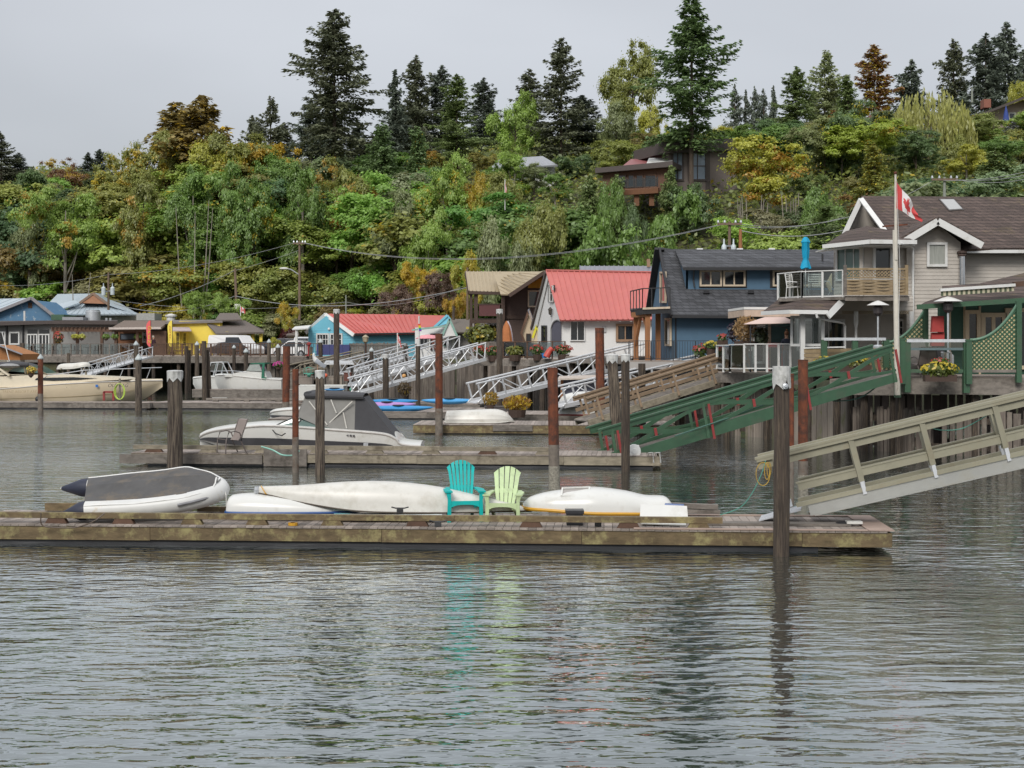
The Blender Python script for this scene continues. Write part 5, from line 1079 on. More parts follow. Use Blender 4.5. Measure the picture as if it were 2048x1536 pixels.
    for px in (1712, 1822): 
        b = MB(); q = P(px, 722, 55.3); b.lathe(q, [(.09, 0), (.09, .5), (.05, .6), (.07, .7), (.05, .85), (.05, 1.3), (.07, 1.4), (.09, 1.5), (.09, 1.95)], 8); b.build('porch_post', white, t, smooth=True)
    # downpipes
    MB().path([P(1800,487,54.9), P(1818,490,55.3), P(1826,497,56.4), P(1826,700,56.4)], .05, 6).build('downpipe', white, t, smooth=True)
    # balcony floor, lower skirt roof and bargeboard
    MB().slab([P(1556,598,54.8), P(1690,594,53.5), P(1816,594,53.5), P(1816,590,57), P(1560,592,58)], .1).build('balcony_floor', timbergrey, t); MB().bar(P(1690,597,53.4), P(1818,597,53.4), .1, .18).build('balcony_beam', timbergrey, t)
    e0, e1, e2 = P(1524,624,54.8), P(1580,621,53.0), P(1656,622,52.7); h0, h1, h2 = P(1556,599,56.2), P(1610,594,54.6), P(1684,594,54.2)
    for a_, b_, c_, d_ in ((e0, e1, h1, h0), (e1, e2, h2, h1)): MB().slab([a_, b_, c_, d_], .1).build('skirt_roof', brownsh, t); MB().bar(a_+Vector((0, -.04, -.05)), b_+Vector((0, -.04, -.05)), .12, .15).build('gutter', gutter, t)
    MB().bar(P(1656,632,52.6), P(1687,600,53.9), .24, .06, up=(0, -1, 0)).build('bargeboard', white, t)
    MB().path([P(1632,626,52.7), P(1634,634,52.7), P(1650,640,53.6), P(1686,646,54.8), P(1690,652,55.0), P(1690,700,55.0)], .045, 6).build('downpipe', white, t, smooth=True)
    # glazed porch under the skirt
    p5 = VP(1582, 54.6, 1688, 53.4); window(t, p5, 1584, 1602, 634, 690, white, glass, fw=.1); window(t, p5, 1606, 1646, 634, 690, white, glass, fw=.1); MB().bar(P(1605,628,53.6), P(1605,740,53.6), .17).build('porch_post', white, t)
    # skylight and stove pipe
    sk = [gp(1872,397.5,.02), gp(1876,397.5,.02), gp(1918,397.5,.02)]; c = [gp(1898,421,.16), gp(1928,419,.16), gp(1908,397.5,.16), gp(1877,397.5,.16)]; s_ = MB().slab(c, .14).build('skylight', M('bronze_metal', (.07,.06,.055), .5), t); ci = [sum(c, Vector())/4+(q-sum(c, Vector())/4)*.86+gp.n*.012 for q in c]; MB().slab(ci, .02).build('pane', M('skylight_dome', (.38,.38,.37), .2, .05), s_)
    MB().path([P(1924,585,56.5), P(1924,512,56.5)], .13, 12).build('stove_pipe', M('polished_flue', (.55,.56,.58), .15, .1, metal=1), t, smooth=True); MB().lathe(P(1924,513,56.5), [(.15, 0), (.18, .05), (.14, .1), (.2, .14), (.2, .2), (.02, .26)], 12).build('flue_cap', M('rusty_flue_cap', (.09,.06,.05), .7), t)
    MB().bar(P(1924,500,57.0), P(1924,508,57), .1).build('vent', black, t)
taupe_house()
# balcony: lattice screen and white glass rail
wov = M('woven_cedar', (.27,.2,.115), .85, .2, 4, dirt=(.36,.28,.17), dscale=2)
def screen():
    pl = VP(1688, 53.3, 1816, 53.3); t = thing('privacy_screen', pl(1750, 590), 'woven cedar privacy screen with lattice top on the balcony', 'screen')
    for px in (1690, 1813): MB().bar(pl(px, 590), pl(px, 530), .11).build('post', timbergrey if px < 1700 else wov, t)
    for y0, y1 in ((536, 540), (554, 557), (586, 590)): MB().bar(pl(1692, (y0+y1)/2, .02), pl(1812, (y0+y1)/2, .02), .06, (y1-y0)*53.3/FPX).build('rail', wov, t)
    for r in range(9):
        y = 559+r*3.1; b = MB(); n = 24; rows = []
        for i in range(n+1): px = 1692+120*i/n; o = .03*math.sin(i/n*12.57+math.pi*(r % 2)); rows.append([pl(px, y, o+.012), pl(px, y+2.9, o+.012), pl(px, y+2.9, o-.012), pl(px, y, o-.012)])
        b.grid(rows, True); b.build('woven_slat', wov, t)
    b = MB()
    for i in range(18):
        x = 1693+i*6.8; b.bar(pl(x, 553, .01), pl(min(x+13, 1812), 541, .01), .035, .012, up=pl.n3); b.bar(pl(x, 541, -.01), pl(min(x+13, 1812), 553, -.01), .035, .012, up=pl.n3)
    b.build('lattice', wov, t, kind='stuff')
screen()
for k, (xa, Da, xb, Db, n) in enumerate(((1556, 56.3, 1604, 54.6, 2), (1604, 54.6, 1686, 53.6, 2))):
    pl = VP(xa, Da, xb, Db); zf = ZP(598 if k else 600, (Da+Db)/2); railing(['white glass balcony railing around the left corner', 'white glass balcony railing before the patio chairs'][k], pl, xa, xb, zf, 1.08, n, .075, white, glass)
def patio_set(): 
    D = 54.9; z = ZP(597, D)
    for px, rz, lab in ((1633, 0, 'white slatted patio chair seen from behind on the balcony'), (1590, R(50), 'white slatted patio chair turned sideways at the balcony corner')):
        x = XP(px, D); t = thing('patio_chair', (x, D, z), lab, 'chair'); F = Matrix.Translation((x, D, z)) @ Matrix.Rotation(rz, 4, 'Z')
        for s in (-.26, .26): MB(F).path([(s, -.28, 0), (s, -.24, .62), (s, .1, .66), (s, .25, .62)], .022, 6).build('arm', white, t, smooth=True); MB(F).path([(s, .25, 0), (s, .22, .42), (s, -.22, .44)], .02, 6).build('frame', white, t, smooth=True); MB(F).path([(s, .2, .42), (s, .3, 1.0)], .02, 6).build('back_post', white, t)
        for i in range(6): MB(F).bar((-.26, .22+i*.017, .5+i*.09), (.26, .22+i*.017, .5+i*.09), .015, .05).build('back_slat', offwhite, t)
        for i in range(5): MB(F).bar((-.26, -.2+i*.09, .44), (.26, -.2+i*.09, .44), .05, .015).build('seat_slat', offwhite, t)
    t = thing('folding_lounger', P(1660, 596, D), 'cream folded lounger leaning on the balcony', 'lounger'); MB().slab([P(1652,568,D-.2), P(1664,546,D), P(1664,584,D), P(1660,585,D-.2)], .1, n=(0, -1, 0)).build('cushion', M('cream_cushion', (.6,.5,.33), .8), t); MB().path([P(1648,562,D-.3), P(1658,563,D-.3), P(1664,575,D-.3), P(1656,592,D-.3)], .02, 6).build('frame', white, t)
    t = thing('closed_parasol', P(1611, 597, D), 'closed bright blue parasol on the balcony', 'parasol'); x = XP(1611, D); MB().tube((x, D, ZP(597, D)), (x, D, ZP(478, D)), .025, n=6).build('pole', white, t)
    b = MB(); rows = []; n = 14
    for f, r in ((0, .05), (.05, .1), (.16, .16), (.2, .13), (.45, .13), (.65, .11), (.7, .09), (.8, .13), (.98, .19), (1, .12)):
        rows.append([Vector((x+r*(1+.2*math.cos(5*a))*math.cos(a), D+r*(1+.2*math.cos(5*a))*math.sin(a), ZP(474+64*f, D)+.03*math.sin(3*a)*f)) for a in [6.2832*k/n for k in range(n)]])
    b.grid(rows, True); b.build('canopy', M('bright_blue_canvas', (.0,.3,.5), .7), t, smooth=True)
patio_set()
# ------------------------------------------------------------------ green house and its deck at the right edge
greend = M('deep_green_siding', (.018,.065,.04), .6, .1, 3); creamp = M('cream_trim', (.56,.46,.32), .6, .06)
def green_house():
    pl = VP(1880, 51.6, 2120, 51.6); t = thing('green_house', P(1980, 755, 52), 'dark green house with cream doors and brown shingle porch roof', 'house')
    wall(t, pl, [(1880,760),(2120,760),(2120,605),(1880,605)], greend, .3); siding(t, pl, [(1900,760),(1930,760),(1930,612),(1900,612)], greend, .13)
    gp = GP(P(1840,612,49.2), P(2120,596,49.2), P(2048,548,53.5)); MB().slab([P(1836,613,49.2), P(2120,594,49.2), P(2120,528,53.6), P(2048,546,53.6), P(1962,566,53.6), P(1850,604,50.4)], .1).build('roof', brownsh, t)
    MB().bar(P(1834,614,49.1), P(2120,596,49.1), .1, .17).build('fascia', green, t)
    MB().slab([P(1884,572,49.6), P(2030,562,49.6), P(2030,571,49.0), P(1884,581,49.0)][::-1], .06).build('awning_top', brownsh, t); MB().bar(P(1880,580,48.95), P(2030,570,48.95), .12, .1).build('awning_box', white, t)
    st = [M('awning_green_stripe', (.08,.1,.06), .8), M('awning_cream_stripe', (.5,.46,.33), .8)]
    for i in range(30): a = i/30; c = (i+1)/30; q0 = P(1882+146*a, 583-10*a, 48.97); q1 = P(1882+146*c, 583-10*c, 48.97); MB().slab([q0-Vector((0, 0, .16)), q1-Vector((0, 0, .16)), q1, q0], .01, n=(0, -1, 0)).build('awning_stripe', st[i % 2], t)
    MB().slab([P(2030,574,49.2), P(2048,572,49.2), P(2048,562,49.2), P(2028,564,49.2)], .2, n=(0, -1, 0)).build('beam_end', timberbrown, t)
    for x0, x1 in ((1898, 1902), (1927, 1931), (1958, 1962)): MB().slab([pl(x0,760,.04), pl(x1,760,.04), pl(x1,612,.04), pl(x0,612,.04)], .05, n=pl.n3).build('trim_board', creamp, t)
    window(t, pl, 1934, 1957, 624, 735, creamp, darkglass, fw=.14); d = window(t, pl, 1966, 2008, 630, 735, creamp, darkglass, nx=2, fw=.16, bars=.14, name='double_door'); window(t, pl, 2014, 2060, 620, 735, creamp, darkglass, fw=.14)
green_house()
def green_deck():
    pl = VP(1700, 48.6, 2120, 46.6); z = ZP(752, 48)
    t = deck('weathered deck of the green house on plank walled piles', pl, 1788, 2120, z, 4.5, .55, posts=True, post_step=2.2, fmat=timbergrey)
    t2 = deck('lower timber deck edge behind the green gangway', VP(1640, 50.6, 1800, 49.4), 1660, 1790, ZP(758, 50), 6, .5, fmat=timbergrey)
    zr = z
    for x0, x1, nm in ((1812, 1936, 'green post railing with glass and flower box'),):
        r = railing(nm, VP(1806, 47.8, 2048, 46.7), 1814, 1932, z-.15, 1.35, 1, .2, green, None, steel, bottom=False, dz=.4)
        p = VP(1806, 47.8, 2048, 46.7); MB().slab([p(1818,700), p(1929,700), p(1929,682), p(1818,682)], .012, n=p.n3).build('glass_panel', glass, r); MB().bar(p(1816,698), p(1930,698), .08, .08).build('mid_rail', M('blue_grey_rail', (.1,.15,.16), .5), r); MB().bar(p(1816,742), p(1930,742), .08, .12).build('bottom_rail', green, r)
    p = VP(1806, 47.8, 2048, 46.7)
    # lattice wings with swept tops
    for (xa, xb, ya, yb, flip, lab, pp) in ((1940, 2034, 680, 610, False, 'green lattice wing with swept top at the right edge', p), (1764, 1848, 686, 622, True, 'green lattice wing with swept top behind the flag pole', VP(1764, 51, 1848, 50.6))):
        w = thing('lattice_screen', pp((xa+xb)/2, 750), lab, 'screen')
        curve = lambda f: ya+(yb-ya)*(f**2.2)
        base = 742; pts = [(xa+(xb-xa)*i/14, curve(i/14)) for i in range(15)]
        MB().path([pp(x, y) for x, y in pts], .05, 8).build('swept_rail', M('pale_green_rail', (.1,.2,.13), .5), w, smooth=True); MB().bar(pp(xb+3, 765), pp(xb+3, yb-8), .17).build('post', green, w)
        b = MB(); step = 9.3; x = xa-140
        while x < xb+140:
            for sg, oo in ((1, .012), (-1, -.012)):
                best = []
                for k in range(121):
                    y = base-(base-yb)*k/120; xx = x+sg*(base-y)
                    if xa <= xx <= xb and y >= curve((xx-xa)/(xb-xa)): best.append((xx, y))
                if len(best) > 2: b.bar(pp(*best[0], oo), pp(*best[-1], oo), .036, .014, up=pp.n3)
            x += step
        b.build('lattice', M('lattice_green', (.03,.1,.05), .6), w, kind='stuff')
        poly = [(xa, base), (xb, base)]+[(x, y) for x, y in pts[::-1]]; MB().slab([pp(x, y, -.035) for x, y in poly], .02, n=pp.n3).build('cream_backing', M('cream_backing', (.72,.6,.34), .8, .06), w)
        MB().bar(pp(xa, base), pp(xb, base), .06, .1).build('bottom_rail', timbergrey, w)
    for px, lab in ((1937, 'thick green post left of the lattice wing'), (1804, 'stout green post beside the flag pole'), (1795, 'green post clamped to the flag pole foot')):
        q = p(px, 700, .1); tp = {1937: 682, 1804: 680, 1795: 678}[px]; bt = {1937: 768, 1804: 768, 1795: 795}[px]; t_ = thing('deck_post', p(px, bt, .12), lab, 'post'); MB().bar(p(px, bt, .12), p(px, tp, .12), .19).build('post', green, t_); MB().box(*[v for v in (p(px, tp, .12).x-.11, p(px, tp, .12).x+.11, p(px, tp, .12).y-.11, p(px, tp, .12).y+.11, p(px, tp, .12).z, p(px, tp, .12).z+.05)]).build('post_cap', green, t_)
    # middle railing behind the gangway
    r = railing('green posts with pipe rail behind the top of the green gangway', VP(1645, 50.8, 1780, 50.2), 1648, 1772, ZP(735, 50.5), 1.02, 2, .2, green, None, steel, bottom=False)
    cb = thing('cedar_board_screen', P(1680, 735, 51.4), 'low cedar board screen behind the pipe railing', 'screen'); 
    for i in range(5): MB().bar(P(1608, 702+i*9, 51.6), P(1782, 700+i*9, 51.2), .05, .15).build('board', wov, cb)
    MB().bar(P(1606, 696, 51.6), P(1690, 694, 51.4), .12, .05).build('cap_rail', white, cb)
green_deck()
# plank sea wall, board by board
def seawall(label, x0, x1, D0, D1, y0, y1, step, wd, mat, seed, back=True):
    pl = VP(x0, D0, x1, D1); t = thing('plank_bulkhead', pl.z((x0+x1)/2, -.4), label, 'wall'); A = pl.z(x0, 0); B = pl.z(x1, 0); L = (B-A).length; u = (B-A).normalized(); rng = random.Random(seed); n = int(L/step); me = {}
    for k in range(3):
        o = MB().box(-wd*(.4+.1*k), wd*(.4+.1*k), -.03, .03, 0, 1).build('plank', mat, None, origin=(0, 0, 0)); me[k] = o.data; bpy.data.objects.remove(o)
    a = math.atan2(u.y, u.x)
    for i in range(n):
        if rng.random() < .04: continue
        q = A+u*((i+.5)*step+rng.uniform(-.02, .02)); f = (i+.5)/n; px = 1024+q.x*FPX/q.y; zt = ZP(y0+(y1-y0)*f, q.y)+rng.uniform(-.08, .06); inst('plank', me[rng.randrange(3)], (q.x, q.y+rng.uniform(-.03, .03), -.6), t, rz=a, scale=(1, 1, zt+.6))
    for z in (.3, 1.2): MB().bar(A+Vector((0, .12, z)), B+Vector((0, .12, z)), .12, .2).build('waler', pilewood, t)
    return t
wetplank = M('tide_stained_plank', (.25,.215,.18), .9, .35, 3, stretch=(6,6,.6), rnd=.35, bump=.006, dirt=(.11,.13,.03), dscale=1.1, dlo=.56, dhi=.68); darkplank = M('dark_wet_plank', (.15,.125,.105), .92, .45, 3, stretch=(6,6,.6), rnd=.4, bump=.008, dirt=(.25,.22,.18), dscale=3, dlo=.52, dhi=.7)
seawall('pale narrow plank sea wall behind the green gangway', 1455, 1622, 60, 55.5, 775, 780, .17, .16, wetplank, 1)
seawall('wide spaced plank sea wall with green tide line', 1622, 1718, 54.5, 52.8, 785, 787, .27, .26, wetplank, 2)
seawall('dark close plank sea wall below the green deck', 1706, 1868, 50.8, 49.3, 812, 818, .125, .11, darkplank, 3)
seawall('dark broad plank sea wall at the right edge', 1850, 2120, 48.6, 46.2, 826, 822, .27, .2, darkplank, 4)
b_ = seawall('upper row of short planks hung under the green deck', 1715, 2080, 52.6, 49.5, 788, 788, .3, .26, M('hung_plank', (.2,.16,.14), .9, .3, 3, rnd=.4), 5)

seawall('dark plank bulkhead under the flower deck', 930, 1140, 97, 90, 728, 730, .28, .27, darkplank, 6); seawall('dark plank bulkhead under the white house pier', 1140, 1300, 89, 80, 728, 730, .28, .27, darkplank, 7); seawall('dark plank bulkhead under the blue house terrace', 1296, 1470, 79, 66, 735, 745, .28, .27, darkplank, 8)
seawall('grey slatted bulkhead below the car park', 470, 700, 121.5, 116.5, 722, 724, .3, .22, timbergrey, 9); seawall('grey plank bulkhead behind the silver ramps', 700, 935, 113, 100, 722, 724, .3, .27, darkplank, 10)
# ================================================================== blue house
bluew = M('slate_blue_stucco', (.075,.145,.22), .75, .08, 2); darksh = shingle('charcoal_shingles', (.068,.07,.077), width=.34, course=.16); trimd = M('black_trim', (.018,.018,.02), .6); creamf = M('cream_window_frame', (.56,.46,.34), .6); woodp = M('orange_cedar_post', (.3,.13,.05), .7, .25, 3, stretch=(3,3,.5))
def blue_house():
    t = thing('blue_house', P(1440, 722, 72), 'dark blue house with charcoal roof and long dormer', 'house'); pw = VP(1345, 70, 1720, 70)
    wall(t, pw, [(1345,730),(1720,730),(1720,632),(1345,632)], bluew, .3); MB().slab([pw(1350,730,.03), pw(1353,730,.03), pw(1353,632,.03), pw(1350,632,.03)], .05, n=pw.n3).build('corner_pipe', trimd, t)
    ea, eb, ra = P(1345,630,69.3), P(1720,632,69.3), P(1320,498,73.5); gp = GP(ea, eb, ra); MB().slab([ea, eb, gp(1720,500), gp(1320,498)], .12).build('roof', darksh, t)
    MB().slab([gp(1320,498), gp(1720,500), gp(1720,500)+Vector((0, 4.6, -3.9)), gp(1320,498)+Vector((0, 4.6, -3.9))], .12).build('roof', darksh, t); MB().bar(P(1344,633,69.25), P(1720,635,69.25), .1, .14).build('gutter', trimd, t)
    # dormer
    pd = VP(1370, 70.9, 1720, 70.9); wall(t, pd, [(1372,580),(1720,580),(1720,533),(1372,533)], bluew, .2, name='dormer_wall'); d0, d1 = P(1366,535,70.3), P(1720,535,70.3); r0, r1 = P(1350,499,73.3), P(1720,499,73.3); MB().slab([d0, d1, r1, r0], .1).build('dormer_roof', darksh, t); MB().bar(d0+Vector((0, -.04, -.06)), d1+Vector((0, -.04, -.06)), .08, .15).build('dormer_fascia', trimd, t)
    MB().slab([P(1372,536,70.9), P(1372,578,70.9), P(1356,505,73.2)], .1, n=(-1, 0, 0)).build('dormer_cheek', bluew, t)
    for x0, x1 in ((1398, 1494), (1540, 1720)): MB().slab([pd(x0,576,.02), pd(x1,576,.02), pd(x1,537,.02), pd(x0,537,.02)], .02, n=pd.n3).build('dark_panel', trimd, t)
    for x0, x1 in ((1400, 1443), (1447, 1490), (1546, 1590), (1594, 1640)): window(t, pd, x0+1, x1-1, 542, 571, creamf, darkglass, nx=2, fw=.09, off=.06, bars=.07)
    MB().path([P(1388,537,70.7), P(1387,560,70.8), P(1389,575,70.7)], .04, 6).build('downpipe', trimd, t)
    for px in (1413, 1502, 1408): q = gp(px, 584 if px > 1410 else 584, .06); 
    for px in (1413, 1502): MB().slab([gp(px-6,586,.1), gp(px+6,586,.1), gp(px+6,581,.12), gp(px-6,581,.12)], .1).build('roof_vent', black, t)
    for px in (1400, 1480, 1544): MB().slab([P(px-6,499,73.2), P(px+6,499,73.2), P(px+6,496.5,73.3), P(px-6,496.5,73.3)], .2, n=(0, -1, 0)).build('ridge_vent', M('pale_vent', (.5,.5,.5), .6), t)
    MB().slab([gp(1574,507,.05), gp(1582,507,.05), gp(1582,503,.2), gp(1574,503,.2)], .1).build('roof_vent', black, t); MB().tube(P(1645,523,70.9), P(1645,508,70.9), .05, n=8).build('vent_pipe', black, t)
    # gable end
    pg = VP(1345, 70, 1302, 77); wall(t, pg, [(1345,730),(1345,632),(1322,505),(1304,628),(1302,730)], bluew, .2, name='gable_wall'); ap = P(1319,497,73.2); 
    MB().bar(ap, P(1300,622,77.2), .5, .14).build('bargeboard', trimd, t); MB().bar(ap, P(1343,632,69.2), .1, .18).build('bargeboard', trimd, t); MB().slab([ap, P(1300,622,77.2), P(1322,620,78), P(1345,500,74)], .1).build('soffit', trimd, t)
    window(t, pg, 1321, 1331, 545, 604, creamf, darkglass, fw=.1, name='balcony_door'); window(t, pg, 1331, 1341, 638, 690, creamf, darkglass, fw=.1)
blue_house()
def blue_balcony():
    pl = VP(1260, 70.5, 1338, 69.0); t = thing('balcony', P(1300, 722, 71), 'timber balcony on cedar posts at the blue house gable', 'balcony')
    a, b_, c, d = P(1261,622,71.5), P(1285,618,69), P(1340,616,69), P(1340,612,73); MB().slab([a, b_, c, d, P(1262,617,74)], .26).build('floor', trimd, t); MB().bar(b_+Vector((0, -.03, .02)), c+Vector((0, -.03, .02)), .06, .1).build('floor_edge', creamf, t)
    for p_, q_, n in ((a, b_, 4), (b_, c, 3)):
        z = Vector((0, 0, .03)); Z = Vector((0, 0, 1)); MB().bar(p_+Z, q_+Z, .05).build('top_rail', trimd, t); MB().bar(p_+z, q_+z, .04).build('bottom_rail', trimd, t)
        for i in range(n+1): x = p_.lerp(q_, i/n); MB().bar(x, x+Z, .045).build('rail_post', trimd, t)
    for px, D in ((1272, 71.3), (1295, 69.3), (1316, 70.6)): MB().bar(P(px, 724, D), P(px, 622, D), .24).build('post', woodp, t)
    MB().bar(P(1266,630,71), P(1300,628,69.2), .2, .26).build('beam', woodp, t); MB().bar(P(1271,690,71.2), P(1282,628,70.4), .14).build('brace', woodp, t); MB().bar(P(1295,660,69.3), P(1286,630,70), .12).build('brace', woodp, t)
blue_balcony()
pt = VP(1258, 68.4, 1500, 67); deck('concrete edged terrace of the blue house', pt, 1258, 1440, ZP(721, 68), 6, .35, fmat=M('pale_concrete', (.36,.34,.32), .9, .15, 2), post_step=2.8)
railing('thin black metal railing along the blue house terrace', pt, 1258, 1436, ZP(721, 68), .95, 4, .05, trimd, None, None, 34, bal=.018)
# neighbour with flat roof, gazebo and white glass railing
def flat_house():
    t = thing('flat_roofed_house', P(1540, 740, 63), 'teal boarded house corner with flat white edged roof', 'house'); te = M('teal_siding', (.05,.11,.115), .7, .06)
    pa = VP(1487, 61.5, 1680, 61.0); wall(t, pa, [(1487,745),(1680,745),(1680,632),(1487,632)], te, .3); siding(t, pa, [(1487,745),(1680,745),(1680,632),(1487,632)], te, .2)
    f = [P(1456,634,62), P(1488,630,60), P(1680,632,59.5), P(1680,630,64), P(1458,633,66)]; MB().slab([q+Vector((0, 0, .22)) for q in f], .28).build('roof_fascia', M('beige_fascia', (.48,.38,.3), .6), t); MB().slab([q+Vector((0, 0, .34)) for q in f], .1).build('roof_edge', white, t)
    window(t, pa, 1490, 1502, 652, 700, white, darkglass, fw=.1); window(t, pa, 1508, 1528, 652, 725, white, darkglass, fw=.1, name='door'); MB().slab([pa(1536,745,.04), pa(1542,745,.04), pa(1542,632,.04), pa(1536,632,.04)], .05, n=pa.n3).build('trim_board', MC['beige_fascia'], t)
flat_house()
def gazebo():
    D = 58.8; t = thing('gazebo', P(1545, 745, D), 'pale pink canopy gazebo on thin black legs', 'gazebo'); cv = M('pale_pink_canvas', (.66,.5,.44), .8, .05)
    a, b_, c, d = P(1487,648,57.4), P(1585,646,57.4), P(1590,644,60.2), P(1500,645,60.2); q0, q1 = P(1530,634,58.6), P(1570,634,58.8)
    for pts in ([a, b_, q1, q0], [b_, c, q1], [c, d, q0, q1], [d, a, q0]): MB().slab(pts, .02).build('canopy', cv, t)
    for px, dd in ((1501, 57.5), (1511, 60), (1581, 57.5)): MB().tube(P(px, 745, dd), P(px, 647, dd), .035, n=6).build('leg', trimd, t)
    b = MB(); b.path([P(1500,652,57.5), P(1520,655,57.5), P(1545,651,57.5), P(1570,655,57.5), P(1581,652,57.5)], .02, 5); b.build('scroll', trimd, t)
gazebo()
for i, (xa, Da, xb, Db, n, lab) in enumerate(((1434, 59.5, 1460, 57.4, 2, 'white glass railing turning the left terrace corner'), (1460, 57.4, 1488, 56.2, 1, 'short white railing bay with lattice behind the brown ramp'), (1488, 56.2, 1604, 55.2, 5, 'long white glass railing in front of the gazebo'))):
    railing(lab, VP(xa, Da, xb, Db), xa, xb, ZP(742, (Da+Db)/2), 1.07, n, .085, white, glass, dz=.05)
deck('terrace deck under the white glass railing', VP(1434, 59, 1610, 55.0), 1436, 1612, ZP(744, 57), 6, .4, post_step=2.3, fmat=timbergrey)
# ================================================================== white house with pink roof
stucco = M('white_stucco', (.74,.735,.72), .8, .04, 2, dirt=(.6,.58,.55), dscale=.9, dlo=.55, dhi=.85); pink = M('faded_red_metal_roof', (.5,.145,.125), .55, .08, 1.2, dirt=(.5,.14,.14), dscale=2); woodf = M('bare_wood_frame', (.3,.19,.12), .8)
def white_house():
    t = thing('white_house', P(1200, 715, 88), 'white stucco cottage with steep faded red metal roof', 'house'); ps = VP(1122, 84.4, 1340, 84.4); pg = VP(1122, 84.4, 1071, 91)
    wall(t, ps, [(1122,722),(1340,722),(1340,637),(1122,637)], stucco, .3); wall(t, pg, [(1122,722),(1122,640),(1094,550),(1070,650),(1070,722)], stucco, .3, name='gable_wall')
    e0, e1 = P(1120,640,83.7), P(1330,638,83.7); r0, r1 = P(1092,541,87.6), P(1316,545,87.4); gp = GP(e0, e1, r0); MB().slab([e0, e1, r1, r0], .1).build('roof', pink, t); seams(t, gp, e0, e1, r0, r1, 20, pink, .06, .05)
    bk0 = P(1063,655,91.6); bk1 = bk0+(r1-r0); MB().slab([r1, bk1, bk0, r0][::-1], .1).build('roof', pink, t); MB().bar(r0+Vector((0, 0, .03)), r1+Vector((0, 0, .03)), .22, .08).build('ridge_cap', pink, t)
    MB().bar(r0+Vector((-.03, 0, -.1)), bk0+Vector((-.03, 0, -.1)), .1, .22).build('bargeboard', M('brown_barge', (.1,.08,.07), .7), t); MB().slab([r0+Vector((.05, 0, -.2)), bk0+Vector((.05, 0, -.2)), P(1074,652,90.2), P(1096,556,87.2)], .05).build('soffit', white, t)
    # arched entry
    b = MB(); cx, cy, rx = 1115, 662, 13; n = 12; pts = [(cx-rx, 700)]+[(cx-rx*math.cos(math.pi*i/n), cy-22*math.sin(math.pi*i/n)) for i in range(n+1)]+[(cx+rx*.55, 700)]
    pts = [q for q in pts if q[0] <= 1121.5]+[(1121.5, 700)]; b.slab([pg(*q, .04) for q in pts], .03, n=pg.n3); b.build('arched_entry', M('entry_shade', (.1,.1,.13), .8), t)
    b = MB(); b.path([pg(*q, .07) for q in pts[:-1]], .05, 6); b.build('arch_trim', M('grey_trim', (.3,.3,.3), .7), t)
    window(t, pg, 1084, 1092, 652, 690, trimd, darkglass, fw=.08); w_ = window(t, pg, 1099, 1106, 572, 603, white, darkglass, ny=2, fw=.06)
    for px in (1097, 1107.5): MB().slab([pg(px-1.3,604,.05), pg(px+1.3,604,.05), pg(px+1.3,570,.05), pg(px-1.3,570,.05)], .04, n=pg.n3).build('shutter', trimd, t)
    window(t, ps, 1141, 1169, 643, 681, stucco, darkglass, nx=2, fw=.05); window(t, ps, 1234, 1267, 650, 681, woodf, darkglass, nx=2, fw=.14, bars=.07); MB().slab([ps(1204,664,.1), ps(1212,664,.1), ps(1212,653,.1), ps(1204,653,.1)], .1, n=ps.n3).build('wall_vent', M('grey_vent', (.4,.4,.4), .6), t)
    l = MB(); q = pg(1100.5, 630, .18); l.lathe(q, [(.02, 0), (.1, .05), (.12, .3), (.16, .32), (.02, .5)], 6); l.build('wall_lantern', M('dark_lantern', (.05,.04,.03), .5), t); MB().bar(pg(1102,618,.02), pg(1102,634,.02), .05).build('lantern_bracket', trimd, t)
    for px in range(1130, 1330, 22): MB().bar(P(px,641,83.8), P(px,641,84.3), .1, .12).build('rafter_tail', white, t)
white_house()
gh = thing('grey_roofed_house', P(1240, 560, 99), 'house behind of which only the grey metal roof ridge shows', 'house'); g0, g1, g2, g3 = P(1160,548,97), P(1315,548,97), P(1315,532,99), P(1160,532,99); gm_ = M('grey_metal_roof', (.22,.22,.25), .5, .08)
MB().slab([g0, g1, g2, g3], .1).build('roof', gm_, gh); seams(gh, GP(g0, g1, g2), g0, g1, g3, g2, 16, gm_, .06, .05); wall(gh, VP(1162, 98, 1314, 98), [(1162,700),(1314,700),(1314,548),(1162,548)], stucco, 1.5); MB().bar(P(1297,534,98.5), P(1297,518,98.5), .22).build('flue', woodf, gh)
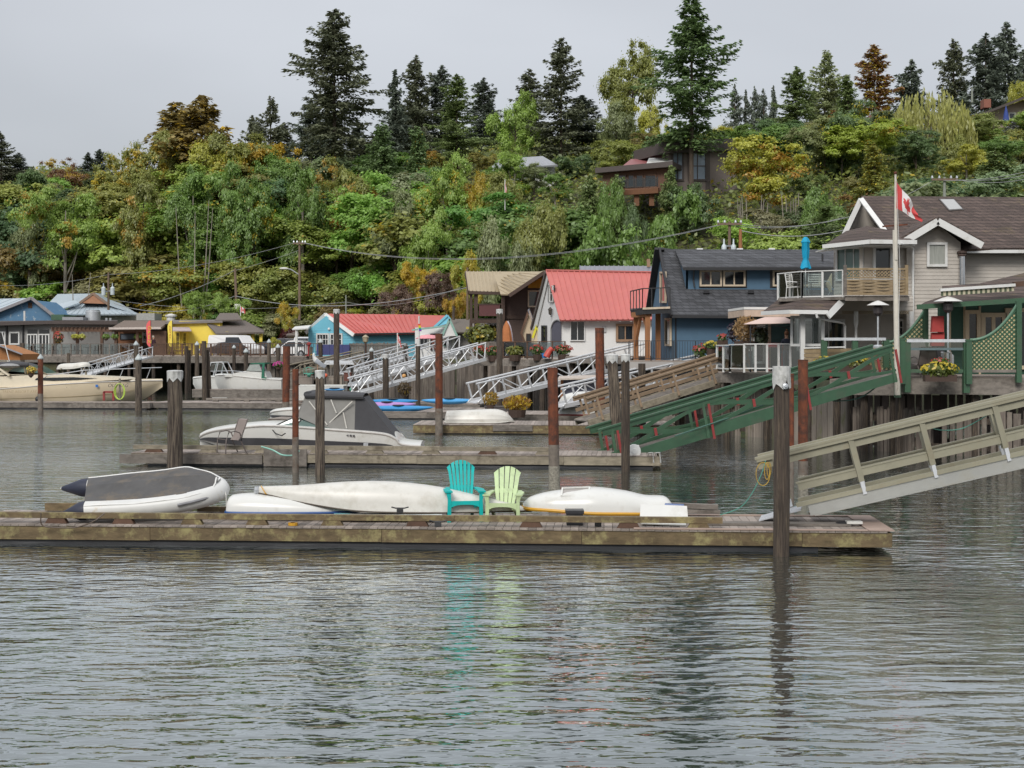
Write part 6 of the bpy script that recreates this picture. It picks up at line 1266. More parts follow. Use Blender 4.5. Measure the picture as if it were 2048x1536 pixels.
# ================================================================== brown house with tan roof
brownw = M('dark_brown_shakes', (.075,.05,.042), .85, .35, 6, stretch=(3,3,9)); tan = M('tan_metal_roof', (.36,.29,.185), .5, .06, 1.5); yell = M('mustard_panel', (.55,.3,.02), .6); dkw = M('dark_timber_frame', (.06,.035,.025), .7)
def brown_house():
    t = thing('brown_house', P(1010, 715, 101), 'brown shake house with tan metal roof and timber balcony', 'house'); pw = VP(1008, 98, 1095, 98); pb = VP(935, 102.5, 1010, 102.5)
    wall(t, pw, [(1008,720),(1095,720),(1095,548),(1086,545),(1018,590),(1008,590)], brownw, 4); wall(t, pb, [(1008,720),(1030,720),(1030,580),(1008,580)], brownw, .2)
    e0, e1, r0, r1 = P(938,582,97.3), P(1005,584,97.3), P(932,543,101), P(1080,543,101); gp = GP(e0, e1, r0); MB().slab([e0, e1, r1, r0], .12).build('roof', tan, t); seams(t, gp, e0, e1, r0, P(1000,543,101), 9, tan, .06, .05); MB().slab([r0, r1, r1+Vector((0, 4, -1.4)), r0+Vector((0, 4, -1.4))], .12).build('roof', tan, t)
    # cross gable
    v0, v1, w0, w1 = P(1001,588,95.6), P(1018,588,95.4), P(988,549,98.8), P(1089,541,95.6); MB().slab([v0, v1, w1, P(1080,543,100), w0], .1).build('roof', tan, t); g2 = GP(v1, w1, w0)
    for i in range(8): f = i/8; MB().bar(v1.lerp(w1, f*.93)+g2.n*.04+Vector((-.06, .1, 0)), v0.lerp(w0, min(1, .25+f*.9)).lerp(w0.lerp(P(1080,543,100), f*.7), f), .05, .04).build('roof_seam', tan, t)
    MB().bar(v1+Vector((0, -.04, -.12)), w1+Vector((0, -.04, -.12)), .24, .1, up=(0, -1, 0)).build('bargeboard', dkw, t); MB().slab([w1, w1+Vector((1.6, .2, -1.1)), w1+Vector((1.6, 4, -1.1)), P(1080,543,100)], .1).build('roof', tan, t)
    MB().bar(e0+Vector((0, -.05, -.1)), e1+Vector((0, -.05, -.1)), .1, .2).build('fascia', dkw, t); MB().bar(e0+Vector((.0, 0, -.1)), r0+Vector((-.05, 0, -.1)), .1, .25).build('bargeboard', dkw, t)
    MB().slab([pw(1056,576,.05), pw(1084,576,.05), pw(1084,554,.05), pw(1056,570,.05)], .05, n=pw.n3).build('mustard_panel', yell, t); window(t, pw, 1057, 1086, 582, 613, creamf, darkglass, fw=.1, ny=1)
    MB().slab([pw(1056,616,.05), pw(1095,616,.05), pw(1095,600,.05), pw(1056,600,.05)], .03, n=pw.n3).build('lower_panel', brownw, t); MB().bar(pw(1008,634,.06), pw(1095,634,.06), .08, .25).build('belt_board', dkw, t)
    for px in (942, 952, 1006): MB().bar(P(px,712,97.6), P(px,584,97.6), .26 if px > 943 else .2).build('porch_post', dkw, t)
    MB().slab([P(942,640,97.4), P(1008,638,97.4), P(1008,636,102), P(946,637,102)], .25).build('balcony_floor', dkw, t); MB().slab([P(958,632,97.6), P(1000,632,97.6), P(1000,609,97.6), P(958,609,97.6)], .05, n=(0, -1, 0)).build('balcony_screen', M('maroon_panel', (.1,.03,.03), .6), t); MB().bar(P(942,609,97.6), P(1008,608,97.6), .08).build('balcony_rail', dkw, t)
    wall(t, VP(935, 103, 1010, 103), [(940,720),(1010,720),(1010,640),(940,640)], M('pale_gable', (.4,.38,.36), .8), .2)
brown_house()
gsh = thing('gothic_shed', P(1056, 712, 93), 'small shed with ornate pointed brown bargeboards', 'shed'); pl = VP(1042, 93, 1072, 93)
wall(gsh, pl, [(1046,720),(1070,720),(1070,660),(1057,630),(1046,660)], creamp, 1.5); MB().bar(pl(1042,668,.2), pl(1057,622,.2), .14, .08, up=(0, -1, 0)).build('bargeboard', timberbrown, gsh); MB().bar(pl(1057,622,.2), pl(1072,664,.2), .14, .08, up=(0, -1, 0)).build('bargeboard', creamp, gsh)
MB().path([pl(1042,665,.2), pl(1049,684,.2), pl(1056,692,.2)], .08, 6).build('carved_brace', timberbrown, gsh); MB().slab([pl(1057,620,.3), pl(1074,664,.3), pl(1076,660,-1.6), pl(1059,617,-1.6)], .06).build('roof', gm_, gsh); window(gsh, pl, 1053, 1061, 668, 690, dkw, darkglass, fw=.06)
ysh = thing('yellow_trimmed_hut', P(1072, 712, 90.5), 'tiny hut with bright yellow gable trim beside the white house', 'shed'); pl = VP(1064, 90.5, 1082, 90.5); wall(ysh, pl, [(1068,720),(1079,720),(1079,668),(1073,655),(1068,668)], creamp, .8)
for q in (1065, 1081): MB().bar(pl(q,676,.1), pl(1074,650,.1), .14, .06, up=(0, -1, 0)).build('bargeboard', M('bright_yellow', (.6,.55,.03), .5), ysh)
# flower deck before it
pdk = VP(958, 87.5, 1140, 82.5); zd = ZP(717, 85); deck('timber deck with red flower tubs before the brown house', pdk, 960, 1140, zd, 9, .4, post_step=2.0); railing('glass and timber railing of the flower deck', pdk, 1006, 1130, zd, 1.02, 5, .09, timberbrown, glass); railing('weathered picket railing at the left of the flower deck', VP(958, 88, 1008, 86.5), 962, 1006, zd, 1.0, 3, .1, timbergrey, None, None, 11, bal=.12)
deck('pier edge below the white house wall', VP(1130, 82, 1262, 76), 1132, 1262, ZP(712, 80), 8, .35, post_step=2.4)
# ================================================================== turquoise cottage
turq = M('turquoise_boards', (.16,.46,.58), .65, .06, 2); redm = M('red_metal_roof', (.5,.115,.095), .5, .07, 1.2, dirt=(.48,.11,.11), dscale=1.5)
def turq_cottage():
    t = thing('turquoise_cottage', P(720, 712, 120), 'turquoise boarded cottage with long red metal roof', 'house'); pg = VP(617, 120.5, 708, 117); ps = VP(708, 117, 850, 118.5)
    wall(t, pg, [(617,718),(708,718),(708,668),(652,632),(617,660)], turq, .3, name='gable_wall'); siding(t, pg, [(617,718),(708,718),(708,660),(617,660)], turq, .22, lap=.03); wall(t, ps, [(708,718),(852,718),(852,664),(708,664)], turq, .3); siding(t, ps, [(708,718),(852,718),(852,666),(708,666)], turq, .22, lap=.03)
    e0, e1, r0, r1 = P(709,668,116.2), P(846,666,117.6), P(651,627.5,119.6), P(839,629,123.5); gp = GP(e0, e1, r0); MB().slab([e0, e1, r1, r0], .12).build('roof', redm, t); seams(t, gp, e0, e1, r0, r1, 18, redm, .05, .035)
    l0 = P(612,664,121.5); MB().slab([r0, r1, r1+(l0-r0), l0], .12).build('roof', redm, t); e2 = P(828,654,117.5); MB().slab([P(828,656,117), P(892,652,118.5), P(898,631,123), P(838,630,123)], .12).build('roof', redm, t)
    for q in (P(708,669,116.3), l0): MB().bar(q+Vector((0, -.12, -.06)), r0+Vector((0, -.12, -.06)), .3, .1, up=(0, -1, 0)).build('bargeboard', white, t)
    MB().bar(e0, e1, .1, .12).build('gutter', trimd, t)
    for x0, x1 in ((634, 657), (661, 684)): window(t, pg, x0, x1, 668, 700, white, darkglass, nx=4, ny=3, fw=.12, bars=.05, name='double_door')
    MB().slab([P(584,658,119), P(616,656,118), P(622,650,121), P(590,653,122)], .1).build('porch_roof', white, t); MB().bar(P(593,712,119), P(593,660,119), .2).build('porch_post', white, t); MB().ball(pg(658,658,.1), .12).build('wall_lamp', white, t)
    MB().slab([P(870,654,117.4), P(905,645,119), P(894,632,119.5)], .15, n=(0, -1, 0)).build('gable_end', turq, t); MB().bar(P(868,655,117.2), P(894,631,119.3), .2, .1, up=(0, -1, 0)).build('bargeboard', turq, t); MB().bar(P(894,631,119.3), P(907,648,119.3), .2, .1, up=(0, -1, 0)).build('bargeboard', turq, t)
turq_cottage()
def white_cottage():
    t = thing('white_porch_cottage', P(880, 712, 112), 'small white cottage with green trimmed porch and grey brown roof', 'house'); pl = VP(826, 112, 905, 110); wall(t, pl, [(830,718),(905,718),(905,655),(830,655)], stucco, .3); gs = M('grey_brown_shingle', (.14,.12,.1), .9, .2, 8); mint = M('mint_trim', (.25,.42,.36), .6)
    MB().bar(P(825,660,110.5), P(892,652,110), .4, .12).build('porch_fascia', mint, t); MB().slab([P(896,664,109.5), P(945,664,110), P(945,638,114), P(899,638,114)], .1).build('roof', gs, t); wall(t, VP(905, 110.5, 945, 111), [(905,718),(945,718),(945,660),(905,660)], M('grey_wall', (.3,.28,.26), .8), .2)
    MB().slab([P(885,672,109.3), P(912,672,109.3), P(898,640,109.3)], .1, n=(0, -1, 0)).build('gable_wall', stucco, t); MB().bar(P(884,672,109.2), P(899,638,109.2), .16, .08, up=(0, -1, 0)).build('bargeboard', mint, t); MB().bar(P(899,638,109.2), P(914,672,109.2), .16, .08, up=(0, -1, 0)).build('bargeboard', mint, t)
    window(t, pl, 862, 880, 668, 700, trimd, M('rust_door', (.16,.05,.03), .6), fw=.08, name='door'); window(t, pl, 840, 856, 672, 690, white, darkglass, nx=2, fw=.08); MB().slab([P(884,684,108.4), P(920,672,108.8), P(918,668,111), P(884,672,111)], .08).build('awning', gs, t)
    window(t, VP(905, 110.5, 945, 111), 886, 900, 676, 692, mint, darkglass, fw=.06)
white_cottage()
fen = thing('plank_fence', P(760, 712, 113.5), 'brown plank fence in front of the turquoise cottage', 'fence'); pl = VP(698, 114, 815, 112); A = pl.z(698, 2.9); Bq = pl.z(815, 2.9); n = 34
for i in range(n): q = A.lerp(Bq, (i+.5)/n); MB().box(q.x-.064, q.x+.064, q.y-.015, q.y+.015, 2.95, ZP(686, 113)+random.uniform(-.05, .05)).build('plank', timbergrey, fen)
MB().bar(pl.z(698, ZP(690, 113), .04), pl.z(815, ZP(690, 113), .04), .05, .1).build('rail', timbergrey, fen)
nav_ = M('navy_hoarding', (.05,.055,.16), .6, .1); hd = thing('blue_panel_fence', P(665, 712, 114.5), 'low navy blue panel fence at the turquoise gable', 'fence')
for i in range(5): pl = VP(632, 115, 700, 113.6); MB().slab([pl(633+13.3*i,710), pl(645.6+13.3*i,710), pl(645.6+13.3*i,689), pl(633+13.3*i,689)], .05, n=pl.n3).build('panel', nav_, hd)
# ================================================================== left: restaurant, yellow building and the long deck
zd = 3.12; pF = VP(-30, 129, 725, 116)
deck('long wharf deck in front of the restaurant and car park', pF, -30, 726, zd, 14, .55, post_step=2.4, fmat=timbergrey)
railing('glass panelled railing of the restaurant deck', pF, 48, 278, zd, 1.05, 12, .1, timbergrey, glass)
railing('brown slatted railing before the yellow building', pF, 308, 480, zd, 1.05, 9, .1, timberbrown, None, None, 60, bal=.05)
railing('brown and grey railing before the car park', pF, 482, 560, zd, 1.05, 4, .1, timberbrown, None, None, 14, bal=.05); railing('thin dark railing before the white hatchback', pF, 560, 634, zd, 1.05, 3, .08, M('dark_rail_paint', (.05,.045,.045), .6), None, timberbrown, 16, bal=.035)
greyw = M('grey_stucco', (.27,.265,.255), .8, .05, 1.5); bluepeel = M('peeling_blue_paint', (.09,.2,.33), .7, .1, 3, dirt=(.45,.5,.52), dscale=2.2, dlo=.6, dhi=.66); metalroof = M('blue_grey_metal_roof', (.42,.48,.52), .45, .05, 1.2, metal=.1); cedar = M('cedar_boards', (.26,.12,.06), .7, .2, 3)
def restaurant():
    t = thing('restaurant_building', P(120, 708, 142), 'long grey restaurant with white framed windows and flat roof', 'building'); pl = VP(-40, 141, 235, 139)
    wall(t, pl, [(-40,716),(235,716),(235,648),(-40,648)], greyw, .4); MB().slab([P(-40,645,139.6), P(95,641,139.2), P(235,642,138), P(235,640,146), P(-40,642,146)], .35).build('roof_edge', M('dark_brown_fascia', (.07,.055,.05), .7), t)
    window(t, pl, -12, 10, 664, 690, white, darkglass, nx=2, fw=.14); window(t, pl, 20, 38, 665, 688, white, darkglass, ny=1, fw=.14)
    for x0, x1 in ((55, 74), (78, 98)): window(t, pl, x0, x1, 669, 712, white, darkglass, nx=3, fw=.12, bars=.1, name='double_door'); MB().slab([pl(x0,668,.06), pl(x1,668,.06), pl(x1,659,.06), pl(x0,659,.06)], .06, n=pl.n3).build('transom', darkglass, t)
    for px in (13, 46): MB().path([pl(px-6,646,.1), pl(px,652,.1), pl(px,690,.1)], .1, 6).build('downpipe', trimd, t)
    # shaded timber pergola porch
    p2 = VP(105, 135.6, 300, 134); MB().bar(p2(104,660), p2(298,661), .25, .3).build('pergola_beam', timberbrown, t)
    for i in range(24): q = p2(106+i*8.1, 657); MB().bar(q+Vector((0, -.4, .05)), q+Vector((0, 4.5, .05)), .08, .16).build('rafter', timberbrown, t)
    for px in (110, 155, 204, 232, 275): MB().bar(p2(px,716), p2(px,660), .26).build('pergola_post', timberbrown, t)
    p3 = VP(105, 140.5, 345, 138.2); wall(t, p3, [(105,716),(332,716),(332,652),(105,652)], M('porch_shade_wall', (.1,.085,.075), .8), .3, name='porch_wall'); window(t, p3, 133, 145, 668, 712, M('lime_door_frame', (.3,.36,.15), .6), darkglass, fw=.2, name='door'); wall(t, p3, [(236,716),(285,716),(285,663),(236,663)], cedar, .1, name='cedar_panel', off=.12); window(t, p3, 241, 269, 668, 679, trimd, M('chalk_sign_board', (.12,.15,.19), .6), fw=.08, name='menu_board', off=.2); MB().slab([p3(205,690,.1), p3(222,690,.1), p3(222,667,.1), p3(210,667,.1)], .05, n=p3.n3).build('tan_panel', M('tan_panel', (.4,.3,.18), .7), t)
    window(t, p3, 286, 296, 662, 684, white, darkglass, nx=2, fw=.12)
    # brown shed roof to the yellow building
    MB().slab([P(220,657,134), P(322,655,133), P(340,641,140), P(248,641,141)], .2).build('porch_roof', M('brown_shingle_far', (.17,.13,.105), .9, .25, 5), t); MB().bar(P(218,657,133.9), P(322,656,132.9), .1, .2).build('porch_fascia', M('pale_fascia', (.5,.44,.4), .7), t)
    MB().slab([p2(296,716,.1), p2(332,716,.1), p2(332,662,.1), p2(296,662,.1)], .2, n=p2.n3).build('lattice_wall', timberbrown, t)
    # roof-top gear
    MB().lathe(P(186,642,143), [(.75, 0), (.75, .95), (.68, 1.0), (.68, 1.1), (.02, 1.15)], 16).build('exhaust_fan', steel, t, smooth=True); MB().box(*(lambda a, c: (a.x, c.x, 141, 145, a.z, c.z))(P(137, 641, 143), P(178, 635, 143))).build('vent_unit', M('grey_unit', (.3,.31,.33), .6), t); MB().box(*(lambda a, c: (a.x, c.x, 142, 146, a.z, c.z))(P(115, 641, 144), P(140, 630, 144))).build('green_unit', green, t)
    MB().tube(P(49,642,141), P(49,622,141), .1, n=8).build('vent_pipe', white, t)
    for px in (213, 221): MB().tube(P(px,641,142), P(px,636,142), .12, n=8).build('vent_pipe', steel, t)
    MB().box(*(lambda a, c: (a.x, c.x, 144, 147, a.z, c.z))(P(278, 641, 145), P(314, 627, 145))).build('roof_hut', M('grey_hut', (.36,.36,.34), .7), t); MB().lathe(P(342,642,145), [(.45, 0), (.45, .4), (.6, .45), (.6, .6), (.1, .75)], 12).build('roof_ventilator', white, t)
restaurant()
bg = thing('blue_gabled_building', P(50, 700, 148), 'peeling blue gabled building with pale metal roof at the left edge', 'building'); pl = VP(-80, 147, 120, 147)
wall(bg, pl, [(-40,716),(116,716),(116,640),(63,600),(-40,640)], bluepeel, 8, name='gable_wall'); r0 = P(64,596,146.5); MB().slab([P(118,640,146.5), P(64,596,146.5), P(64,596,146.5)+Vector((-6, 9, 0)), P(118,640,146.5)+Vector((-6, 9, 0))][::-1], .15).build('roof', metalroof, bg)
a_, b_, c_, d_ = P(-60,645,146.5), r0, r0+Vector((-9, 9, .2)), P(-60,645,146.5)+Vector((-9, 9, .2)); MB().slab([a_, b_, c_, d_], .15).build('roof', metalroof, bg); seams(bg, GP(a_, b_, c_), a_, d_, b_, c_, 6, metalroof, .06, .05)
for q in (P(118,640,146.3), P(-60,645,146.3)): MB().bar(q, r0+Vector((0, -.2, 0)), .3, .15, up=(0, -1, 0)).build('bargeboard', M('grey_barge', (.25,.24,.25), .7), bg)
MB().slab([pl(56,616,.06), pl(64,616,.06), pl(64,605,.06), pl(56,605,.06)], .05, n=pl.n3).build('gable_vent', timberbrown, bg)
def metal_roofs():
    t = thing('grey_hip_roofed_building', P(180, 700, 157), 'building with blue grey hipped metal roofs behind the restaurant', 'building'); wall(t, VP(95, 156, 275, 154.5), [(95,716),(272,716),(272,631),(95,631)], M('cream_wall', (.5,.46,.38), .8), 6)
    A, B, C, Dd = P(88,616,156), P(115,588,160), P(188,587,160), P(150,613,156); MB().slab([A, Dd, C, B], .15).build('roof', metalroof, t); MB().slab([P(88,618,155.8), P(152,602,156.2), P(158,608,155), P(108,626,154.6)], .15).build('roof', metalroof, t)
    E = [P(120,628,153.5), P(276,628,153), P(222,607,157.5), P(158,607,157.8)]; MB().slab(E, .15).build('roof', metalroof, t); g_ = GP(E[0], E[1], E[2]); seams(t, g_, E[0], E[1], E[3], E[2], 14, metalroof, .07, .06)
    a = P(187,587,156.4); l = P(160,606,155.6); r = P(216,608,155.4); MB().slab([l, r, a], .2, n=(0, -1, 0)).build('gable_infill', cedar, t)
    for q in (l, r): MB().bar(q+Vector((0, -.1, 0)), a+Vector((0, -.1, 0)), .26, .14, up=(0, -1, 0)).build('bargeboard', M('brown_barge2', (.2,.13,.09), .7), t); MB().slab([q, a, a+Vector((0, 5, 0)), q+Vector((0, 5, 0))], .1).build('roof', metalroof, t)
    MB().slab([r, P(276,628,153.2), P(240,606,158), P(210,596,158)], .12).build('roof', metalroof, t)
metal_roofs()
ylw = M('bright_yellow_wall', (.84,.65,.1), .7, .06, 1.5); shake = M('grey_cedar_shakes', (.15,.125,.11), .92, .4, 5, stretch=(4,4,9), bump=.03)
def yellow_building():
    t = thing('yellow_building', P(400, 708, 138), 'bright yellow building with wooden hip roofed porch', 'building'); pl = VP(335, 136.5, 445, 134); wall(t, pl, [(335,716),(440,716),(440,642),(360,642),(335,652)], ylw, .4)
    MB().slab([P(330,644,136), P(445,641,133.6), P(445,639,142), P(350,640,142)], .2).build('roof_edge', M('grey_roof_edge', (.2,.18,.17), .8), t); MB().slab([P(343,661,133.5), P(383,661,133.2), P(378,654,135.3), P(343,654,135.6)], .08).build('awning', M('faded_awning', (.42,.34,.33), .7), t)
    for x0, x1 in ((352, 360), (366, 373)): window(t, pl, x0, x1, 665, 700, ylw, darkglass, nx=2, ny=4, fw=.14, name='door')
    wall(t, VP(440, 134, 520, 140), [(440,716),(500,716),(500,660),(440,650)], ylw, .3)
    E = [P(432,666,130.5), P(528,664,131.5), P(490,641,138), P(409,641,136)]; MB().slab(E, .15).build('porch_roof', shake, t); MB().slab([P(528,664,131.5), P(528,660,142), P(490,641,138)], .15).build('porch_roof', shake, t); G = [P(430,640,134), P(484,639,134.5), P(475,626,137), P(440,626,137)]; MB().slab(G, .15).build('cupola_roof', shake, t); MB().slab([P(430,640,134), P(440,626,137), P(432,640,140)], .1).build('cupola_gable', dkw, t)
    for px, D in ((436, 131.5), (454, 131.5), (506, 132), (522, 132)): MB().bar(P(px,712,D), P(px,663,D), .26).build('porch_post', ylw, t)
yellow_building()
# cars in the car park
def car(label, px, ybase, D, L, Hc, Wc, col, rz, kind='car', name='parked_car'):
    pt_ = M('paint_'+label.replace(' ', '_')[:24], col, .25, .03); x = XP(px, D); z0 = 2.95; t = thing(name, (x, D, z0), label, 'van' if kind == 'van' else 'car', 'vehicles in the car park'); F = Matrix.Translation((x, D, z0)) @ Matrix.Rotation(rz, 4, 'Z'); h = L/2; w = Wc/2
    if kind == 'van': body = [(-h,.35),(h*.98,.35),(h,.8),(h*.9,1.05),(h*.62,1.2),(h*.38,Hc*.97),(h*.2,Hc),(-h*.97,Hc),(-h,Hc*.9)]; win = [(h*.58,1.22),(h*.37,Hc*.9),(-h*.2,Hc*.9),(-h*.2,1.22)]
    else: body = [(-h,.35),(h*.97,.33),(h,.6),(h*.92,.8),(h*.42,.95),(h*.1,Hc*.97),(-h*.1,Hc),(-h*.62,Hc*.97),(-h*.93,1.0),(-h,.85)]; win = [(h*.36,.98),(h*.08,Hc*.92),(-h*.55,Hc*.92),(-h*.8,1.0)]
    rows = [[Vector((a, y*w*(1 if c < 1.0 else 1-.22*(c-1.0)/(Hc-1.0+.01)), c)) for a, c in body] for y in (-1, -.96, .96, 1)]
    b = MB(F); b.grid([[p for p in r] for r in rows]); b.grid([[r[-1], r[0]] for r in rows]); b.add(rows[0], [tuple(range(len(body)))]); b.add(rows[-1], [tuple(range(len(body)-1, -1, -1))]); b.build('body', pt_, t)
    for s in (-1, 1):
        k = .88; MB(F).slab([(a, s*(w*(1-.22*(c-1.0)/(Hc-1.0+.01) if c > 1 else 1)+.012), c) for a, c in win], .01, n=(0, s, 0)).build('side_window', darkglass, t)
        for a in (h*.62, -h*.62): wh_ = MB(F).path([(a, s*(w-.18), .33), (a, s*(w+.02), .33)], .33, 14).build('wheel', trimd, t); MB(F).path([(a, s*(w+.015), .33), (a, s*(w+.035), .33)], .2, 10).build('rim', steel, wh_)
        MB(F).box(-h-.02, -h+.05, s*w*.72-.12, s*w*.72+.12, .72, .95).build('tail_light', redp, t); MB(F).box(h*.95, h+.01, s*w*.7-.14, s*w*.7+.14, .62, .78).build('headlight', M('headlight', (.7,.7,.72), .15), t)
    fx = [(h*.6,1.2),(h*.4,Hc*.92)] if kind == 'van' else [(h*.4,.99),(h*.12,Hc*.93)]; rx = [(-h*.99,1.25),(-h*.99,Hc*.86)] if kind == 'van' else [(-h*.91,1.03),(-h*.66,Hc*.92)]
    for (a, c), (d, e), o in ((*fx, .025), (*rx, -.025)): MB(F).slab([(a+o, -w*.85, c), (a+o, w*.85, c), (d+o, w*.72, e), (d+o, -w*.72, e)], .012).build('windscreen', darkglass, t)
car('white van parked before the hip roofed porch', 472, 708, 130, 5.2, 2.05, 1.95, (.75,.75,.75), R(-28), 'van', 'parked_van')
car('dark car beside the white van, nearest the railing', 444, 708, 127.5, 4.3, 1.4, 1.75, (.05,.05,.055), R(-160)); car('black car with open bonnet glare behind the yellow posts', 528, 706, 131, 4.4, 1.5, 1.8, (.03,.03,.035), R(200))
car('white hatchback seen from behind its left corner', 590, 706, 122.5, 4.2, 1.5, 1.78, (.78,.78,.77), R(152)); car('white estate car beyond the hatchback by the turquoise wall', 607, 702, 131, 4.5, 1.9, 1.85, (.72,.73,.74), R(95)); car('dark pickup parked under the red japanese maple', 565, 702, 133, 5, 1.8, 1.9, (.03,.03,.04), R(170))
tick = thing('tan_hut', P(582, 700, 140), 'small tan hut with grey roof behind the parked cars', 'shed'); wall(tick, VP(575, 139, 592, 139), [(575,705),(592,705),(592,668),(575,668)], creamp, 2); MB().slab([P(572,670,138.6), P(598,670,138.6), P(596,661,140.5), P(576,661,140.5)], .15).build('roof', shake, tick)
rp = thing('red_post', P(618, 712, 117.5), 'short red post with cap at the edge of the car park', 'post'); MB().tube(P(618,710,117.5), P(618,690,117.5), .12, n=8).build('shaft', redp, rp); MB().lathe(P(618,690,117.5), [(.2, 0), (.2, .15), (.05, .25)], 8).build('cap', redp, rp); MB().lathe(P(617,712,117.5), [(.3, 0), (.3, .05), (.12, .1)], 8).build('foot', redp, rp)
# feather flags
def feather(px, yt, yb, D, col, word, ink, label):
    t = thing('feather_banner', P(px, yb, D), label, 'banner'); mt = M('banner_'+word, col, .7, .05); H_ = (yb-yt)*D/FPX; W_ = 8*D/FPX; x0 = XP(px, D)-W_/2; z0 = ZP(yb, D); rows = []
    for i in range(15):
        f = i/14; wl_ = W_*(1-max(0, f-.78)**2*14) if f > .78 else W_*(1-max(0, .1-f)*8); rows.append([Vector((x0+W_-max(.04, wl_)+.03*math.sin(f*6), D, z0+f*H_)), Vector((x0+W_, D, z0+f*H_))])
    b = MB(); b.grid(rows); b.grid([[p+Vector((0, .02, 0)) for p in r[::-1]] for r in rows]); b.build('cloth', mt, t); MB().tube((x0+W_+.03, D, z0-.5), (x0+W_+.03, D, z0+H_), .025, n=5).build('pole', trimd, t)
    n = len(word); sp = H_*.68/n
    for k, ch in enumerate(word): 
        q = text(ch, 'lettering', Vector((x0+W_*.32, D-.03, z0+H_*.82-(k+1)*sp)), sp*1.1, ink, t)
feather(297, 641, 694, 127.5, (.75,.13,.13), 'OPEN', M('ink_gold', (.7,.5,.05), .6), 'red feather banner with yellow letters on the wharf deck'); feather(340, 641, 695, 126.5, (.85,.68,.1), 'SEVARIL', M('ink_rust', (.5,.15,.02), .6), 'yellow feather banner with rust coloured letters on the wharf deck')
# ================================================================== houses on the hill
def modern_house():
    t = thing('modern_house', P(1330, 400, 152), 'dark modern hillside house with tall windows and timber deck', 'house'); g_ = M('dark_brown_cladding', (.075,.06,.055), .7, .1); bw = M('taupe_cladding', (.17,.14,.125), .75, .12, 4, stretch=(1,1,8))
    pl = VP(1335, 147, 1480, 150); wall(t, pl, [(1337,420),(1475,420),(1475,290),(1337,290)], bw, 6); MB().slab([pl(1325,306,.8), pl(1478,300,.8), pl(1478,276,.8), pl(1325,284,.8)], 7, n=pl.n3).build('roof_fascia', g_, t)
    for x0, x1 in ((1345, 1366), (1378, 1412)): window(t, pl, x0, x1, 304, 360, g_, M('sky_window', (.2,.25,.31), .08, .15), nx=2, ny=2, fw=.2, bars=.1)
    MB().slab([pl(1412,420,.06), pl(1420,420,.06), pl(1420,296,.06), pl(1412,296,.06)], .1, n=pl.n3).build('trim', g_, t)
    p2 = VP(1190, 148, 1345, 145); MB().slab([p2(1190,346,1), p2(1345,333,1), p2(1345,322,1), p2(1190,336,1)], 7, n=p2.n3).build('roof_fascia', g_, t); wall(t, p2, [(1205,392),(1340,386),(1340,334),(1205,344)], M('orange_cedar_wall', (.12,.06,.035), .7, .15), .4)
    for x0, x1 in ((1236, 1252), (1256, 1268), (1272, 1286), (1290, 1312)): window(t, p2, x0, x1, 350, 374, timberbrown, darkglass, fw=.12)
    a, b_, c, d = p2(1195,336,.9), p2(1340,324,.9), P(1345,312,150), P(1255,318,152); MB().slab([P(1240,336,147), P(1345,328,146), P(1345,316,151), P(1262,318,152)], .2).build('red_roof', M('maroon_metal', (.28,.1,.1), .5), t); MB().slab([P(1292,329,146.5), P(1345,324,146), P(1345,316,148), P(1298,316,148)], .1).build('skylight', white, t)
    MB().slab([P(1236,381,141.5), P(1316,376,141), P(1318,374,146), P(1240,378,147)], .5).build('deck_floor', M('orange_deck_beam', (.17,.075,.035), .7), t)
    for i in range(6): q = P(1238+i*15.5, 378-i*.9, 141.6); MB().bar(q, q+Vector((0, 0, 1.1)), .06).build('rail_post', trimd, t)
    MB().slab([P(1238,377,141.6), P(1316,372,141.2), P(1316,356,141.2), P(1238,361,141.6)], .02, n=(0, -1, 0)).build('deck_glass', clearglass('dim_deck_glass', (.6,.65,.66), .05), t); MB().bar(P(1238,360,141.6), P(1316,355,141.2), .06).build('rail_top', trimd, t)
    for px in (1273, 1303): MB().bar(P(px,412,142), P(px,380,142), .5).build('deck_post', M('orange_deck_beam', (.17,.075,.035), .7), t)
modern_house()
wh = thing('white_hill_house', P(1060, 380, 172), 'pale house half hidden behind the tall ragged fir', 'house'); pl = VP(985, 172, 1150, 172); wall(wh, pl, [(985,420),(1110,420),(1110,330),(985,335)], M('pale_grey_boards', (.55,.56,.58), .7), 5)
for x0 in (990, 1062, 1078, 1094): window(wh, pl, x0, x0+10, 342, 362, white, darkglass, fw=.14); window(wh, pl, x0, x0+10, 372, 390, white, darkglass, fw=.14)
MB().slab([P(980,336,170.5), P(1116,330,170.5), P(1085,312,174), P(1000,318,174)], .2).build('roof', M('pale_slate', (.3,.31,.33), .8), wh)
rh = thing('red_roofed_barn', P(1760, 290, 190), 'maroon curved barn roof among the trees below the rusty brown tree', 'house'); pl = VP(1735, 190, 1785, 190); wall(rh, pl, [(1738,300),(1783,300),(1783,262),(1772,240),(1752,231),(1738,232)], M('maroon_roof', (.2,.07,.06), .7, .1), 6, name='roof')
hh = thing('tan_hill_house', P(2010, 260, 182), 'tan hill house with brick chimney at the right edge', 'house'); pl = VP(1960, 181, 2100, 181); wall(hh, pl, [(1960,285),(2100,285),(2100,205),(2048,200),(1985,222),(1960,230)], M('tan_boards', (.42,.34,.29), .75), 6); MB().slab([P(1940,235,179), P(2048,193,179), P(2048,193,188), P(1940,235,188)], .3).build('roof', M('dark_roof_edge', (.08,.065,.06), .8), hh); MB().slab([P(2048,193,179), P(2110,215,179), P(2110,215,188), P(2048,193,188)], .3).build('roof', MC['dark_roof_edge'], hh)
